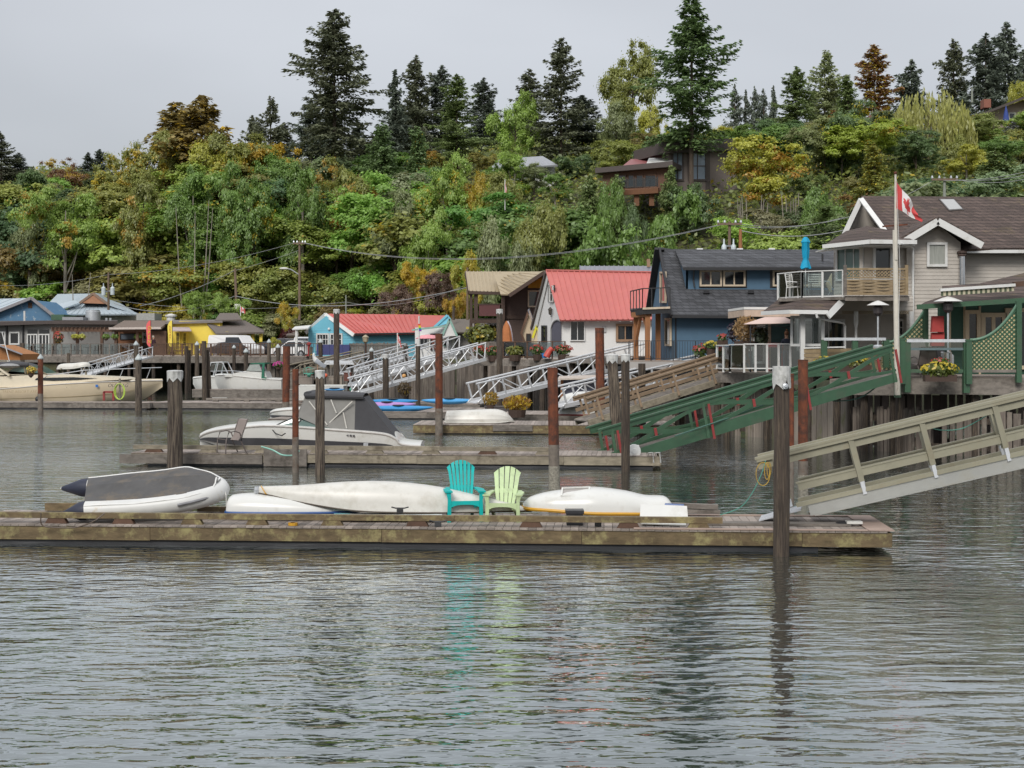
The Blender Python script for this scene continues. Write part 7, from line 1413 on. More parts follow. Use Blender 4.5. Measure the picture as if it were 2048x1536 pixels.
MB().box(*(lambda a, c: (a.x, c.x, 181, 182.4, a.z, c.z))(P(1968, 215, 181), P(1982, 198, 181))).build('chimney', M('brick_red', (.25,.1,.07), .85, .3, 12), hh); window(hh, pl, 2018, 2030, 226, 238, white, darkglass, fw=.14); MB().slab([P(1935,258,178), P(1985,250,178), P(1985,246,182), P(1935,254,182)], .8).build('deck', timberbrown, hh)
bp_ = thing('closed_parasol', P(2012, 250, 179), 'closed dark blue parasol at the tan hill house', 'parasol'); MB().lathe(P(2012,248,179), [(.05, 0), (.45, .1), (.3, 1.2), (.04, 2.3)], 10).build('canopy', M('dark_blue_canvas', (.03,.06,.25), .7), bp_); MB().tube(P(2012,254,179), P(2012,212,179), .05, n=5).build('pole', white, bp_)
# ================================================================== poles, wires, lamp
wirem = M('grey_cable', (.3,.31,.31), .6)
def pole(px, top, bot, D, label, wpx=7, arm=None, trans=None, mat=None, lean=0, zb=None, lamp=None):
    t = thing('utility_pole', P(px, bot, D) if zb is None else Vector((XP(px, D), D, zb)), label, 'pole'); r = wpx*D/FPX/2; MB().path([P(px+lean, bot, D), P(px, top, D)], [r*1.15, r*.85], 10).build('shaft', mat or M('pole_wood', (.17,.12,.085), .9, .3, 3, stretch=(4,4,.5)), t, smooth=True)
    if arm:
        MB().bar(P(px-arm, top+5, D-.15), P(px+arm, top+5, D-.15), .14).build('crossarm', MC['pole_wood'], t)
        for q in (-arm*.95, -arm*.4, arm*.5, arm*.95): MB().lathe(P(px+q, top+4, D-.15), [(.06, 0), (.09, .08), (.05, .22), (.01, .25)], 6).build('insulator', steel, t)
    if trans:
        for dx, y0, y1, w_ in trans: MB().lathe(P(px+dx, y1, D-.5), [(.02, 0), (w_*D/FPX, .02), (w_*D/FPX, (y1-y0)*D/FPX-.15), (w_*D/FPX*.6, (y1-y0)*D/FPX-.05), (.06, (y1-y0)*D/FPX), (.05, (y1-y0)*D/FPX+.35)], 12).build('transformer', M('pale_transformer', (.5,.56,.58), .4), t, smooth=True); MB().bar(P(px+dx, y1-8, D-.5), P(px, y1-8, D), .12).build('bracket', steel, t)
    if lamp: 
        MB().path([P(px, lamp[2], D), P((px+lamp[0])/2, lamp[1]+2, D-.3), P(lamp[0]+6, lamp[1], D-.5)], .06, 6).build('lamp_arm', steel, t); MB().ball(P(lamp[0]+3, lamp[1], D-.5), (.45, .18, .12), 8, 5).build('lamp_head', white, t, smooth=True)
    return t
pole(217, 545, 620, 150, 'pole with two pale transformers behind the grey metal roofs', 4.5, None, [(-10, 573, 591, 4.2), (8, 573, 590, 4.2)]); pole(470, 537, 640, 140, 'leaning dark pole with a white box behind the hip roof', 5.5, lean=4); MB().box(*(lambda a, c: (a.x, c.x, 139.3, 139.7, a.z, c.z))(P(470, 618, 139.5), P(481, 608, 139.5))).build('meter_box', white, bpy.data.objects['utility_pole.001'])
pole(599, 482, 640, 137, 'tall pole with crossarm and street lamp left of the turquoise cottage', 5, 12, lamp=(565, 537, 550)); pole(1459, 443, 500, 96, 'pole with crossarm and transformers behind the blue house', 6, 24, [(-11, 488, 500, 5), (8, 488, 500, 5)]); pole(1481, 458, 500, 95.5, 'shorter orange wood pole behind the blue house', 7, mat=woodp)
pole(1889, 354, 402, 100, 'green grey pole with crossarm behind the taupe roof', 6, 26, mat=M('green_grey_pole', (.24,.26,.22), .8)); pole(1944, 175, 205, 195, 'thin pale pole beside the willow', 4, mat=MC['green_grey_pole']); pole(935, 535, 640, 108, 'pole at the left corner of the brown house', 4.5); pole(907, 612, 640, 112, 'short grey pole behind the white cottage', 5, mat=pilegrey); pole(692, 590, 640, 140, 'faint grey pole against the bank behind the red roof', 3, mat=MC['green_grey_pole'])
WI = [0]
def wire(pts, label, sag, r=.018, n=14):
    for k_, (a, b_) in enumerate(zip(pts, pts[1:])):
        A = P(*a); B = P(*b_); q = [A.lerp(B, i/n)-Vector((0, 0, sag*4*(i/n)*(1-i/n))) for i in range(n+1)]; o = MB().path(q, r, 4).build('power_line', wirem); tag(o, label+(', left span' if k_ == 0 and len(pts) > 2 else ', right span' if len(pts) > 2 else ''), 'cable', 'overhead power lines')
wire([(-60, 568, 165), (217, 549, 150), (588, 486, 137)], 'upper power line from the left edge to the street lamp pole', .6); wire([(611, 486, 137), (1437, 450, 96)], 'power line from the street lamp pole to the blue house pole', 1.9); wire([(599, 484, 137.2), (1459, 446, 96.2)], 'second line from the street lamp pole to the blue house pole', 2.1)
wire([(470, 541, 140), (599, 500, 137)], 'guy wire from the leaning pole up to the lamp pole', .1); wire([(280, 612, 147), (470, 540, 140)], 'pale line climbing from the metal roofs to the leaning pole', .4, .03); wire([(228, 607, 150), (470, 592, 140), (935, 575, 108)], 'thick twisted cable crossing low from the grey roofs to the brown house', 1.2, .035); wire([(225, 600, 150), (692, 604, 140), (925, 573, 108)], 'thin cable above the red cottage roof', .8)
wire([(1437, 447, 96), (1690, 434, 96)], 'line from the blue house pole to the taupe gable', .5); wire([(1484, 449, 96), (1865, 362, 100)], 'line from the blue house pole behind the taupe gable to the right pole', 1.2); wire([(1481, 461, 95.5), (1690, 460, 90)], 'service drop from the orange pole to the taupe house', .4, .03); wire([(1863, 360, 100), (2100, 330, 98)], 'upper line from the right pole to the right edge', .4); wire([(1889, 357, 100), (2100, 338, 98)], 'middle line from the right pole to the right edge', .4); wire([(1915, 360, 100), (2100, 346, 98)], 'lower line from the right pole to the right edge', .4)
# ================================================================== flags
LEAF2 = [(0,.5),(.09,.33),(.2,.39),(.16,.12),(.3,.25),(.34,.18),(.47,.2),(.42,.05),(.5,0),(.27,-.19),(.3,-.29),(.03,-.25),(.03,-.5),(-.03,-.5),(-.03,-.25),(-.3,-.29),(-.27,-.19),(-.5,0),(-.42,.05),(-.47,.2),(-.34,.18),(-.3,.25),(-.16,.12),(-.2,.39),(-.09,.33)]
def inpoly(x, y, poly):
    c = False; j = len(poly)-1
    for i in range(len(poly)):
        if (poly[i][1] > y) != (poly[j][1] > y) and x < (poly[j][0]-poly[i][0])*(y-poly[i][1])/(poly[j][1]-poly[i][1])+poly[i][0]: c = not c
        j = i
    return c
flagred = M('flag_red', (.55,.06,.06), .75, .05); flagwhite = M('flag_white', (.75,.74,.73), .75, .04)
def canada(t, top, bot, fly, droop, nx=40, ny=22, fold=.06, nf=3.2):
    """hoist from top to bot; the fly end hangs to fly + droop"""
    top = Vector(top); bot = Vector(bot); fly = Vector(fly); b = MB(); V = []
    for j in range(ny+1):
        for i in range(nx+1):
            u = i/nx; v = j/ny; h = top.lerp(bot, v); e = fly+(bot-top)*v*droop; p = h.lerp(e, u); p.y += fold*math.sin(u*nf*6.28+v*2.2)*u**.5; p.x += fold*.5*math.sin(v*5+u*4)*u; V.append(p)
    b.v = V
    for j in range(ny):
        for i in range(nx):
            u = (i+.5)/nx; v = (j+.5)/ny; k = j*(nx+1)+i; b.f.append([k, k+1, k+nx+2, k+nx+1]); b.m.append(0 if (u < .25 or u > .75 or inpoly((u-.5)*2*1.15, (.5-v)*1.15, LEAF2)) else 1)
    return b.build('flag_cloth', [flagred, flagwhite], t, smooth=True)
def bigflag():
    D = 47.4; t = thing('flag_pole', P(1793, 795, D), 'tall peeling white flag pole with a drooping red and white maple leaf flag', 'flag'); pm = M('peeling_white_pole', (.62,.58,.5), .7, .1, 6, dirt=(.3,.24,.18), dscale=3, dlo=.56, dhi=.64, dstretch=(1,1,.3))
    MB().path([P(1795,790,D), P(1790,460,D)], [.1, .085], 10).build('lower_mast', pm, t, smooth=True); MB().path([P(1792,520,D-.06), P(1791,346,D-.06)], [.06, .035], 8).build('upper_mast', pm, t, smooth=True); MB().ball(P(1791,346,D-.06), .06).build('finial', rust, t)
    canada(t, P(1792,362,D-.1), P(1793,416,D-.1), P(1839,428,D-.4), .32, fold=.13, nf=1.5)
    MB().bar(P(1765,453,D), P(1815,449,D), .05).build('yard', rust, t); MB().path([P(1793,360,D-.15), P(1800,540,D-.1), P(1796,690,D-.15)], .008, 4).build('halyard', white, t)
bigflag()
def smallflag(px, yt, yb, D, fy0, fy1, fx, label, hang=.5, pm=None, slant=0, zb=None):
    t = thing('flag_pole', P(px, yb, D), label, 'flag'); MB().tube(P(px, yb, D), P(px+slant, yt, D), .045, n=6).build('pole', pm or white, t); canada(t, P(px+slant*.9+.5, fy0, D-.05), P(px+slant*.6+.5, fy1, D-.05), P(fx, fy0+(fy1-fy0)*hang, D-.1), .9, 20, 12, .05, 1.2)
smallflag(1010, 359, 420, 142, 366, 384, 1014, 'white flag pole on the bank with a limp red and white flag', 1.0); smallflag(795, 666, 712, 95, 668, 684, 802, 'small red and white flag among the silver ramps', .9); smallflag(481, 632, 612, 138, 613, 624, 490, 'small red and white flag on the hip roof', .4, zb=1); smallflag(1928, 246, 226, 175, 228, 250, 1912, 'red and white flag on a slanted pole below the hill house', .4, slant=-10)
fp = thing('pride_flag_pole', P(838, 690, 100), 'white pole with a small rainbow flag above the white cottage', 'flag'); MB().tube(P(838,720,100), P(838,632,100), .05, n=6).build('pole', white, fp)
for i, c_ in enumerate(((.6,.05,.04),(.7,.3,.02),(.7,.6,.03),(.05,.35,.08),(.04,.12,.5),(.2,.03,.3))): MB().slab([P(836+.4*i,650+i*2.5,99.8), P(841+.4*i,650+i*2.5,99.7), P(841+.4*i,647.5+i*2.5,99.7), P(836+.4*i,647.5+i*2.5,99.8)], .01, n=(0, -1, 0)).build('flag_stripe', M('pride_'+str(i), c_, .7), fp)
# ================================================================== people and gull
def person(label, base, h, rz, shirt, trousers, hair, arm=(.0, .0), bun=False):
    x, y, z = base; t = thing('person', base, label, 'person'); s = h/1.75; F = Matrix.Translation(base) @ Matrix.Rotation(rz, 4, 'Z') @ Matrix.Scale(s, 4); J = {}; V = []; E = []; RR = []
    def j(n, p, r, par=None):
        J[n] = len(V); V.append(F @ Vector(p)); RR.append(r*s)
        if par is not None: E.append((J[par], J[n]))
    j('pel', (0,0,.95), .14); j('waist', (0,0,1.1), .12, 'pel'); j('chest', (0,-.01,1.3), .155, 'waist'); j('neck', (0,0,1.48), .055, 'chest'); j('head0', (0,-.01,1.58), .085, 'neck'); j('head', (0,-.015,1.68), .095, 'head0')
    for q, k in ((-1, 'l'), (1, 'r')):
        j('sh'+k, (q*.18,0,1.41), .065, 'chest'); j('el'+k, (q*.24,.03-arm[0],1.13), .046, 'sh'+k); j('wr'+k, (q*.23,-.08-arm[1],.9), .034, 'el'+k); j('ha'+k, (q*.23,-.11-arm[1],.82), .035, 'wr'+k)
        j('hp'+k, (q*.09,0,.88), .1, 'pel'); j('kn'+k, (q*.1,-.02 if q > 0 else .05,.5), .065, 'hp'+k); j('an'+k, (q*.1,.05 if q > 0 else .12,.09), .042, 'kn'+k); j('to'+k, (q*.11,-.1 if q > 0 else -.02,.035), .035, 'an'+k)
    me = bpy.data.meshes.new('body'); o0 = Vector(base); me.from_pydata([v-o0 for v in V], E, []); o = bpy.data.objects.new('body', me); link(o, t, base); m = o.modifiers.new('skin', 'SKIN'); o.modifiers.new('sub', 'SUBSURF').levels = 1; o.modifiers['sub'].render_levels = 2
    for i, r in enumerate(RR): me.skin_vertices[0].data[i].radius = (r, r)
    me.skin_vertices[0].data[0].use_root = True
    sm = bpy.data.materials.new('clothed_person'); sm.use_nodes = True; nt_ = sm.node_tree; N = nt_.nodes.new; L = nt_.links.new; tc = N('ShaderNodeTexCoord'); sp = N('ShaderNodeSeparateXYZ'); L(tc.outputs['Object'], sp.inputs[0]); cr = N('ShaderNodeValToRGB'); cr.color_ramp.interpolation = 'CONSTANT'; mr = N('ShaderNodeMapRange'); mr.inputs[2].default_value = h; L(sp.outputs['Z'], mr.inputs[0]); L(mr.outputs[0], cr.inputs[0]); cl = cr.color_ramp; cl.elements[0].color = (.03,.03,.03,1); cl.elements[1].position = .05; cl.elements[1].color = (*trousers, 1)
    for p_, c in ((.545, shirt), (.845, (.45,.27,.19)), (.935, hair)): e = cl.elements.new(p_); e.color = (*c, 1)
    L(cr.outputs[0], nt_.nodes['Principled BSDF'].inputs['Base Color']); nt_.nodes['Principled BSDF'].inputs['Roughness'].default_value = .8; me.materials.append(sm)
    hm = M('hair_'+str(hair[0]), hair, .7, .2); b = MB(F); b.ball((0, .03, 1.72), (.105, .11, .11), 10, 7)
    if bun: b.ball((0, .08, 1.86), (.05, .05, .05), 8, 6)
    b.build('hair', hm, t, smooth=True)
    MB(F).box(-.02, .02, -.13, -.1, 1.63, 1.67).build('nose', M('skin', (.45,.27,.19), .6), t)
    for q in (-1, 1): MB(F).ball((q*.035, -.105, 1.69), (.014, .01, .01), 6, 4).build('eye', trimd, t)
person('person in dark jacket walking at the top of the restaurant ramp', (XP(307, 127.2), 127.2, 3.13), 1.72, R(60), (.05,.02,.03), (.02,.025,.045), (.4,.36,.3), (.05, .08)); person('person with tied up hair in navy top standing under the gazebo', (XP(1573, 57.4), 57.4, 2.72), 1.62, R(175), (.014,.018,.035), (.06,.09,.13), (.16,.07,.03), bun=True)
def gull():
    D = 41.0; x0 = XP(634, D); z0 = ZP(744, D)+.1; t = thing('gull', (x0, D, z0-.05), 'grey and white gull standing on the capped pile', 'bird'); W_ = M('gull_white', (.62,.62,.6), .7); k = 1.0; rows = []
    # upright stance, head to the left: x, z, radius along the body from tail to crown
    for x, z, r in ((.2, .07, .01), (.15, .1, .035), (.08, .15, .075), (.01, .2, .095), (-.05, .26, .085), (-.085, .32, .06), (-.095, .36, .05), (-.1, .4, .052), (-.1, .435, .04), (-.1, .455, .012)):
        rows.append([Vector((x0+x+r*.75*math.cos(a), D+r*.85*math.sin(a), z0+z+r*.45*math.cos(a))) for a in [6.2832*q/10 for q in range(10)]])
    MB().grid(rows, True).build('body', W_, t, smooth=True)
    for q in (-1, 1): MB().grid([[Vector((x0+x-.03, D+q*r, z0+z-.045)), Vector((x0+x, D+q*r*1.1, z0+z)), Vector((x0+x+.03, D+q*r*.75, z0+z+.045))] for x, z, r in ((.25, .05, .02), (.13, .12, .065), (.05, .19, .088), (-.02, .25, .08))]).build('wing', M('gull_grey', (.3,.32,.35), .7), t, smooth=True)
    MB().path([(x0-.14, D, z0+.41), (x0-.2, D, z0+.395)], [.016, .004], 6).build('beak', yellow, t)
    for q in (-.03, .03): MB().tube((x0+.02, D+q, z0+.12), (x0+.02, D+q, z0-.04), .009, n=5).build('leg', M('gull_leg', (.5,.3,.2), .6), t)
gull()
# ================================================================== plants in tubs and boxes
def plant(label, c, rx, ry, rz_, col, bloom=None, nl=260, leaf=.06, pot=None, au=0, name='flower_tub', seed=1, cat='plant', spiky=False):
    rg = np.random.default_rng(seed); c = Vector(c); t = thing(name, (c.x, c.y, c.z), label, cat); n = nl; d = norm(rg.normal(size=(n, 3))); pos = np.array([c.x, c.y, c.z+rz_])+d*np.array([rx, ry, rz_])*rg.uniform(.4, 1, (n, 1)); nr = norm(d+np.array([0, -.2, .5])+rg.normal(size=(n, 3))*.4)
    if spiky: nr = norm(np.stack([rg.normal(size=n), rg.normal(size=n), rg.normal(size=n)*.1], 1))
    me = quads_mesh('foliage', leaf_quads(rg, pos-np.array(c), nr, leaf, .4 if spiky else .75), rg.uniform(0, 1, n), rg.uniform(0, 1, n), LEAF); o = inst('foliage', me, c, t); o.color = (*col, au)
    if bloom:
        m = int(n*.16); d = norm(rg.normal(size=(m, 3))); d[:, 2] = abs(d[:, 2]); pos = np.array([0, 0, rz_])+d*np.array([rx, ry, rz_])*1.03; me = quads_mesh('blossoms', leaf_quads(rg, pos, norm(d+np.array([0, -.5, .3])), leaf*1.05), rg.uniform(.3, 1, m), np.ones(m), LEAF); o = inst('blossoms', me, c, t); o.color = (*bloom, 0)
    if pot == 'tub': MB().lathe(c+Vector((0, 0, -.3)), [(.01, 0), (rx*.55, 0), (rx*.62, .36), (rx*.55, .36)], 12).build('tub', dkw, t)
    if pot == 'box': MB().box(c.x-rx*.85, c.x+rx*.85, c.y-.14, c.y+.14, c.z-.1, c.z+.12).build('box', dkw, t)
    if pot == 'basket': MB().lathe(c+Vector((0, 0, -.05)), [(.02, -.12), (rx*.5, 0), (rx*.6, .15)], 10).build('basket', dkw, t)
G1 = (.1,.16,.03); RED = (.42,.045,.03); YEL = (.6,.46,.03); MAG = (.55,.03,.3)
plant('trailing yellow flower box with red blooms on the green deck rail', P(1880, 757, 46.7), .62, .3, .28, (.16,.2,.03), YEL, 900, .05, 'box', 0, 'flower_box', 1); plant('red blooms rising from the yellow flower box', P(1882, 728, 46.75), .32, .15, .1, G1, RED, 160, .05, None, 0, 'flower_clump', 2)
plant('yellow flower box behind the green gangway braces', P(1708, 737, 50.0), .7, .25, .2, (.2,.22,.04), YEL, 500, .05, 'box', 0, 'flower_box', 3); plant('flower box seen through the green gangway rails', P(1650, 735, 50.3), .4, .25, .2, G1, YEL, 260, .05, 'box', 0, 'flower_box', 4)
for px, py, D, r_, lab in ((962, 712, 87.8, .5, 'leftmost red geranium tub on the flower deck'), (988, 713, 86.8, .62, 'large red geranium tub beside the mottled pile'), (1076, 711, 84.2, .5, 'red geranium tub at the wicker chairs'), (1127, 711, 82.9, .55, 'rightmost red geranium tub at the white house')): plant(lab, P(px, py, D), r_, .35, .32, G1, RED, 420, .075, 'tub', 0, 'flower_tub', px)
plant('yellow green plant spilling beside the red geraniums', P(1030, 712, 85.2), .6, .35, .34, (.22,.24,.05), None, 420, .08, 'tub', .1, 'leafy_tub', 31); plant('pink flower basket on the pile by the rusty one', P(557, 737, 99.5), .38, .3, .25, G1, MAG, 320, .07, 'basket', 0, 'hanging_basket', 32); plant('dry yellow flower basket hanging on the rusty pile of the cruiser', P(62, 750, 83.3), .3, .25, .25, (.3,.22,.07), YEL, 300, .06, 'basket', .3, 'hanging_basket', 33)
plant('orange leaved shrub in a tub at the foot of the wide silver ramp', P(1034, 822, 67), .7, .45, .38, (.33,.17,.03), None, 520, .1, 'tub', .5, 'tub_shrub', 34, spiky=True); plant('small orange plant left of the orange shrub', P(981, 812, 68), .4, .3, .35, (.35,.25,.05), None, 260, .09, 'tub', .4, 'tub_shrub', 35, spiky=True); plant('brown grass tuft on the dock at the silver ramps', P(809, 792, 82.5), .45, .4, .4, (.14,.1,.06), None, 300, .12, None, .1, 'grass_tuft', 36, spiky=True)
plant('tall straw coloured bush in a planter at the white railing', P(1490, 688, 59), .52, .4, .62, (.4,.26,.12), None, 900, .07, 'box', 0, 'planter_bush', 37, spiky=True); plant('dark purple leaved plant left of the straw bush', P(1466, 688, 59.4), .3, .3, .5, (.05,.03,.05), None, 200, .07, None, 0, 'planter_bush', 38); plant('red flowers in a pale green planter', P(1445, 686, 60.2), .25, .2, .2, G1, RED, 160, .06, 'box', 0, 'flower_box', 39); plant('dark potted shrub under the gazebo', P(1523, 690, 58.3), .32, .3, .4, (.05,.07,.03), None, 300, .08, None, 0, 'potted_shrub', 40)
plant('yellow blooms in a dark pot at the blue house wall', P(1422, 700, 67), .35, .3, .22, G1, YEL, 220, .07, 'tub', 0, 'flower_tub', 41); plant('low red flowered shrub at the blue house railing', P(1402, 716, 67.6), .4, .3, .35, G1, RED, 260, .07, None, 0, 'flower_clump', 42); plant('climbing vine bush beside the brown house porch', P(960, 690, 97), 1.1, .6, .75, (.2,.22,.05), None, 700, .14, None, .1, 'vine_bush', 43); plant('vine bush right of the brown porch posts', P(985, 680, 98.5), .8, .5, .6, (.2,.22,.06), None, 400, .13, None, .1, 'vine_bush', 44)
for i, (px, c_) in enumerate(((150, YG), (163, YG), (212, GR), (230, GR), (276, GR))): plant(['left lime hanging basket of the restaurant porch', 'second lime hanging basket of the restaurant porch', 'middle hanging basket of the restaurant porch', 'fourth hanging basket of the restaurant porch', 'hanging basket beside the menu board'][i], P(px, 678, 134.5), .42, .3, .25, c_, None, 220, .11, 'basket', .05, 'hanging_basket', 50+i)
plant('weeping greenery left of the restaurant porch', P(117, 690, 134.8), .5, .4, .65, (.12,.1,.05), RED, 260, .11, None, .2, 'vine_bush', 56)
# ================================================================== furniture and gear
def heater(px, top, bot, D, hwid, label):
    t = thing('patio_heater', P(px, bot, D), label, 'heater'); x = XP(px, D); zt = ZP(top, D); b = MB(); b.tube((x, D, ZP(bot, D)), (x, D, zt-.5), .035, n=8); b.build('post', steel, t); MB().lathe((x, D, zt-.55), [(.07, 0), (.17, .1), (.18, .3), (.12, .4)], 12).build('burner', M('burner_dark', (.06,.05,.05), .5, metal=.4), t); r = hwid*D/FPX; MB().lathe((x, D, zt-.16), [(r, 0), (r*.96, .02), (r*.4, .13), (.05, .17), (.0, .18)], 18).build('reflector', M('heater_cap', (.62,.61,.58), .35, .05), t, smooth=True); MB().lathe((x, D, ZP(bot, D)), [(.2, 0), (.2, .5), (.16, .55), (.04, .56)], 12).build('base', steel, t)
heater(1756, 602, 720, 51.4, 22, 'patio heater with wide flat white cap left of the flag pole'); heater(1896, 594, 740, 48.9, 28, 'patio heater with domed white cap before the red cushions')
def misc():
    D = 49.4; t = thing('red_cushion_lounger', P(1876, 745, D), 'tall red cushioned lounger stood on end on the green deck', 'lounger'); rc = M('red_cushion', (.33,.04,.035), .8, .08); 
    for y0, y1, x0, x1 in ((632, 664, 1864, 1888), (665, 692, 1863, 1889)): MB().slab([P(x0,y1,D), P(x1,y1,D), P(x1,y0,D+.15), P(x0+2,y0,D+.15)], .22, n=(0, -1, 0)).build('cushion', rc, t)
    MB().slab([P(1866,745,D+.1), P(1888,745,D+.1), P(1888,692,D+.1), P(1864,692,D+.1)], .06, n=(0, -1, 0)).build('frame', trimd, t)
    for px, rz, lab in ((1842, R(200), 'taupe sling patio chair at the green railing'), (1862, R(150), 'second taupe sling chair leaning behind the flower box')): sling(px, ZP(752, 48.3), 48.3, lab, rz)
    t = thing('covered_barbecue', P(1832, 750, 49), 'grey covered barbecue behind the flag pole', 'barbecue'); b = MB(); rows = [[P(x, y, d) for x, y, d in ((1810-w_, 752-h_, 48.7), (1850+w_*.5, 752-h_, 48.7), (1850+w_*.5, 752-h_, 49.5), (1810-w_, 752-h_, 49.5))] for w_, h_ in ((8, 0), (5, 30), (8, 45), (2, 62), (-8, 76))]; b.grid(rows, True); b.add(rows[-1], [(0,1,2,3)]); b.build('cover', M('grey_cover', (.2,.185,.17), .85, .12, 5), t)
    t = thing('steel_drum', P(1892, 752, 47.6), 'shiny steel drum with handle hole on the green deck', 'drum'); MB().lathe(P(1892,752,47.6), [(.01, 0), (.19, 0), (.19, .78), (.2, .8), (.18, .82), (.01, .82)], 20).build('drum', M('brushed_steel', (.6,.6,.6), .25, .1, metal=.9), t, smooth=True); MB().ball(P(1884,714,47.39), .03).build('hole', black, t)
    t = thing('wicker_chair', P(1058, 716, 86), 'dark wicker armchair on the flower deck', 'chair'); wk = M('dark_wicker', (.06,.055,.05), .8, .3, 20); b = MB(); b.lathe(P(1058,716,86.2), [(.3, .0), (.34, .38), (.33, .42), (.0, .44)], 12); b.build('seat', wk, t); b = MB(); b.grid([[P(1058,716,86.4)+Vector((.4*math.sin(a)*(1-.15*h_), .35*math.cos(a), .4+h_*.55*(.55+.45*math.cos(a)))) for a in [(-1.9+3.8*k/10) for k in range(11)]] for h_ in (0, .5, 1)]); b.build('back', wk, t, smooth=True)
    for px, col, lab, r_ in ((1013, (.42,.15,.05), 'closed orange parasol on the flower deck', .28), (1016, (.5,.45,.5), 'closed lilac parasol behind the orange one', .26)): D = 88 if px == 1013 else 89; t = thing('closed_parasol', P(px, 716, D), lab, 'parasol'); x = XP(px, D); n = 14; rows = [[Vector((x+r_*q*(1+.15*math.cos(6*a))*math.cos(a), D+r_*q*(1+.15*math.cos(6*a))*math.sin(a), z)) for a in [6.2832*k/n for k in range(n)]] for q, z in ((1.15, ZP(683, D)), (.9, ZP(665, D)), (.6, ZP(652, D)), (.1, ZP(642, D)))]; MB().grid(rows, True).build('canopy', M('parasol_'+lab.split()[1], col, .8), t, smooth=True); MB().tube((x, D, ZP(716, D)), (x, D, ZP(641, D)), .03, n=6).build('pole', timberbrown, t)
    t = thing('open_parasol', P(856, 712, 106), 'open pink parasol at the white cottage', 'parasol'); MB().lathe(P(856,677,106), [(.02, .3), (.5, .25), (.95, .0), (.93, -.03)], 12).build('canopy', M('pink_canvas', (.7,.3,.33), .8), t); MB().tube(P(856,712,106), P(856,668,106), .03, n=6).build('pole', white, t)
    t = thing('blue_bucket', P(1089, 715, 83.5), 'blue bucket on the flower deck', 'bucket'); MB().lathe(P(1089,716,83.5), [(.01, 0), (.13, 0), (.18, .28), (.16, .28)], 12).build('bucket', M('bucket_blue', (.03,.2,.5), .5), t)
    t = thing('red_deck_chair', P(1099, 715, 83.2), 'red moulded deck chair on the flower deck', 'chair'); MB().path([P(1093,714,83.2), P(1098,703,83.2), P(1103,697,83.3)], [.22, .18, .16], 10).build('shell', M('red_plastic', (.5,.07,.05), .5), t, smooth=True)
    # dock gear
    D = 42.8; t = thing('hose_reel', P(1266, 912, D), 'white hose reel on the second dock beneath the green gangway', 'hose reel'); F = Matrix.Translation(P(1268, 902, D)) @ Matrix.Rotation(R(90), 4, 'X'); MB(F).lathe((0, 0, 0), [(.0, .12), (.08, .12), (.09, .1), (.12, .1), (.2, .08), (.21, 0), (.2, -.08)], 18).build('drum', white, t, smooth=True); MB().slab([P(1258,916,D), P(1280,916,D), P(1278,890,D), P(1260,892,D)], .12, n=(0, -1, 0)).build('housing', white, t)
    t = thing('boarding_ladder', P(1310, 915, D), 'white tubular boarding ladder at the end of the second dock', 'ladder'); 
    for px in (1300, 1314): MB().path([P(px-6,914,42.9), P(px-2,906,42.6), P(px+6,905,42.4), P(px+7,926,42.35)], .022, 6).build('hoop', white, t, smooth=True)
    t = thing('gear_box', P(1149, 1042, 26), 'black plastic box under the bull rail of the nearest dock', 'box'); x = XP(1149, 26.1); MB().box(x-.15, x+.15, 25.95, 26.25, .386, .6).build('box', blackplastic, t); MB().add and MB().box(x-.17, x+.17, 25.93, 26.27, .6, .66).build('lid', blackplastic, t)
    t = thing('white_board', P(1330, 1034, 26.3), 'white board with blue roller on the nearest dock', 'board'); MB().slab([P(1280,1033,26.1), P(1376,1036,26.0), P(1374,1012,26.2), P(1281,1008,26.3)], .05).build('board', gelwhite, t); MB().tube(P(1330,1010,26.35), P(1368,1012,26.25), .035, n=8).build('roller', blue, t); MB().slab([P(1282,1046,25.9), P(1372,1050,25.8), P(1372,1046,26), P(1284,1040,26.2)], .02).build('lower_board', gelwhite, t)
    t = thing('timber_offcuts', P(1400, 1012, 27.2), 'weathered timber offcut frame at the back of the nearest dock', 'timber'); MB().bar(P(1342,1010,27.2), P(1436,1014,27.1), .16, .09).build('beam', timbergrey, t); MB().bar(P(1372,1022,27.1), P(1440,1024,27.05), .14, .07).build('beam', timbergrey, t); MB().bar(P(1398,1022,27.15), P(1398,1008,27.15), .1).build('block', timbergrey, t)
    t = thing('paddle_board', P(780, 1028, 26.4), 'white and turquoise board lying under the long canoe', 'board'); MB().slab([P(668,1032,26.35), P(884,1032,26.3), P(884,1026,26.6), P(668,1026,26.65)], .05).build('board', M('board_white', (.75,.8,.8), .3), t); MB().slab([P(668,1030,26.36), P(700,1030,26.36), P(700,1025.5,26.64), P(668,1025.5,26.66)], .054).build('board_end', M('board_teal', (.3,.6,.62), .3), t)
    for px, D, lab in ((800, 26.15, 'black dock cleat before the long canoe'), (876, 25.75, 'black dock cleat below the turquoise chair'), (1196, 25.75, 'small black dock cleat below the yellow rimmed boat')): t = thing('dock_cleat', P(px, 1040, D), lab, 'cleat'); x = XP(px, D); z = .39 if px > 850 else .59; MB().path([(x-.16, D, z+.11), (x-.08, D, z+.09), (x+.08, D, z+.09), (x+.16, D, z+.11)], .014, 6).build('horns', black, t); MB().box(x-.06, x+.06, D-.03, D+.03, z, z+.09).build('base', black, t)
    t = thing('yellow_strap_roll', P(585, 1038, 25.9), 'small yellow strap roll on the nearest dock', 'strap'); MB().lathe((XP(586, 25.95), 25.95, .386), [(.05, 0), (.09, 0), (.09, .05), (.05, .05)], 12).build('roll', yellow, t)
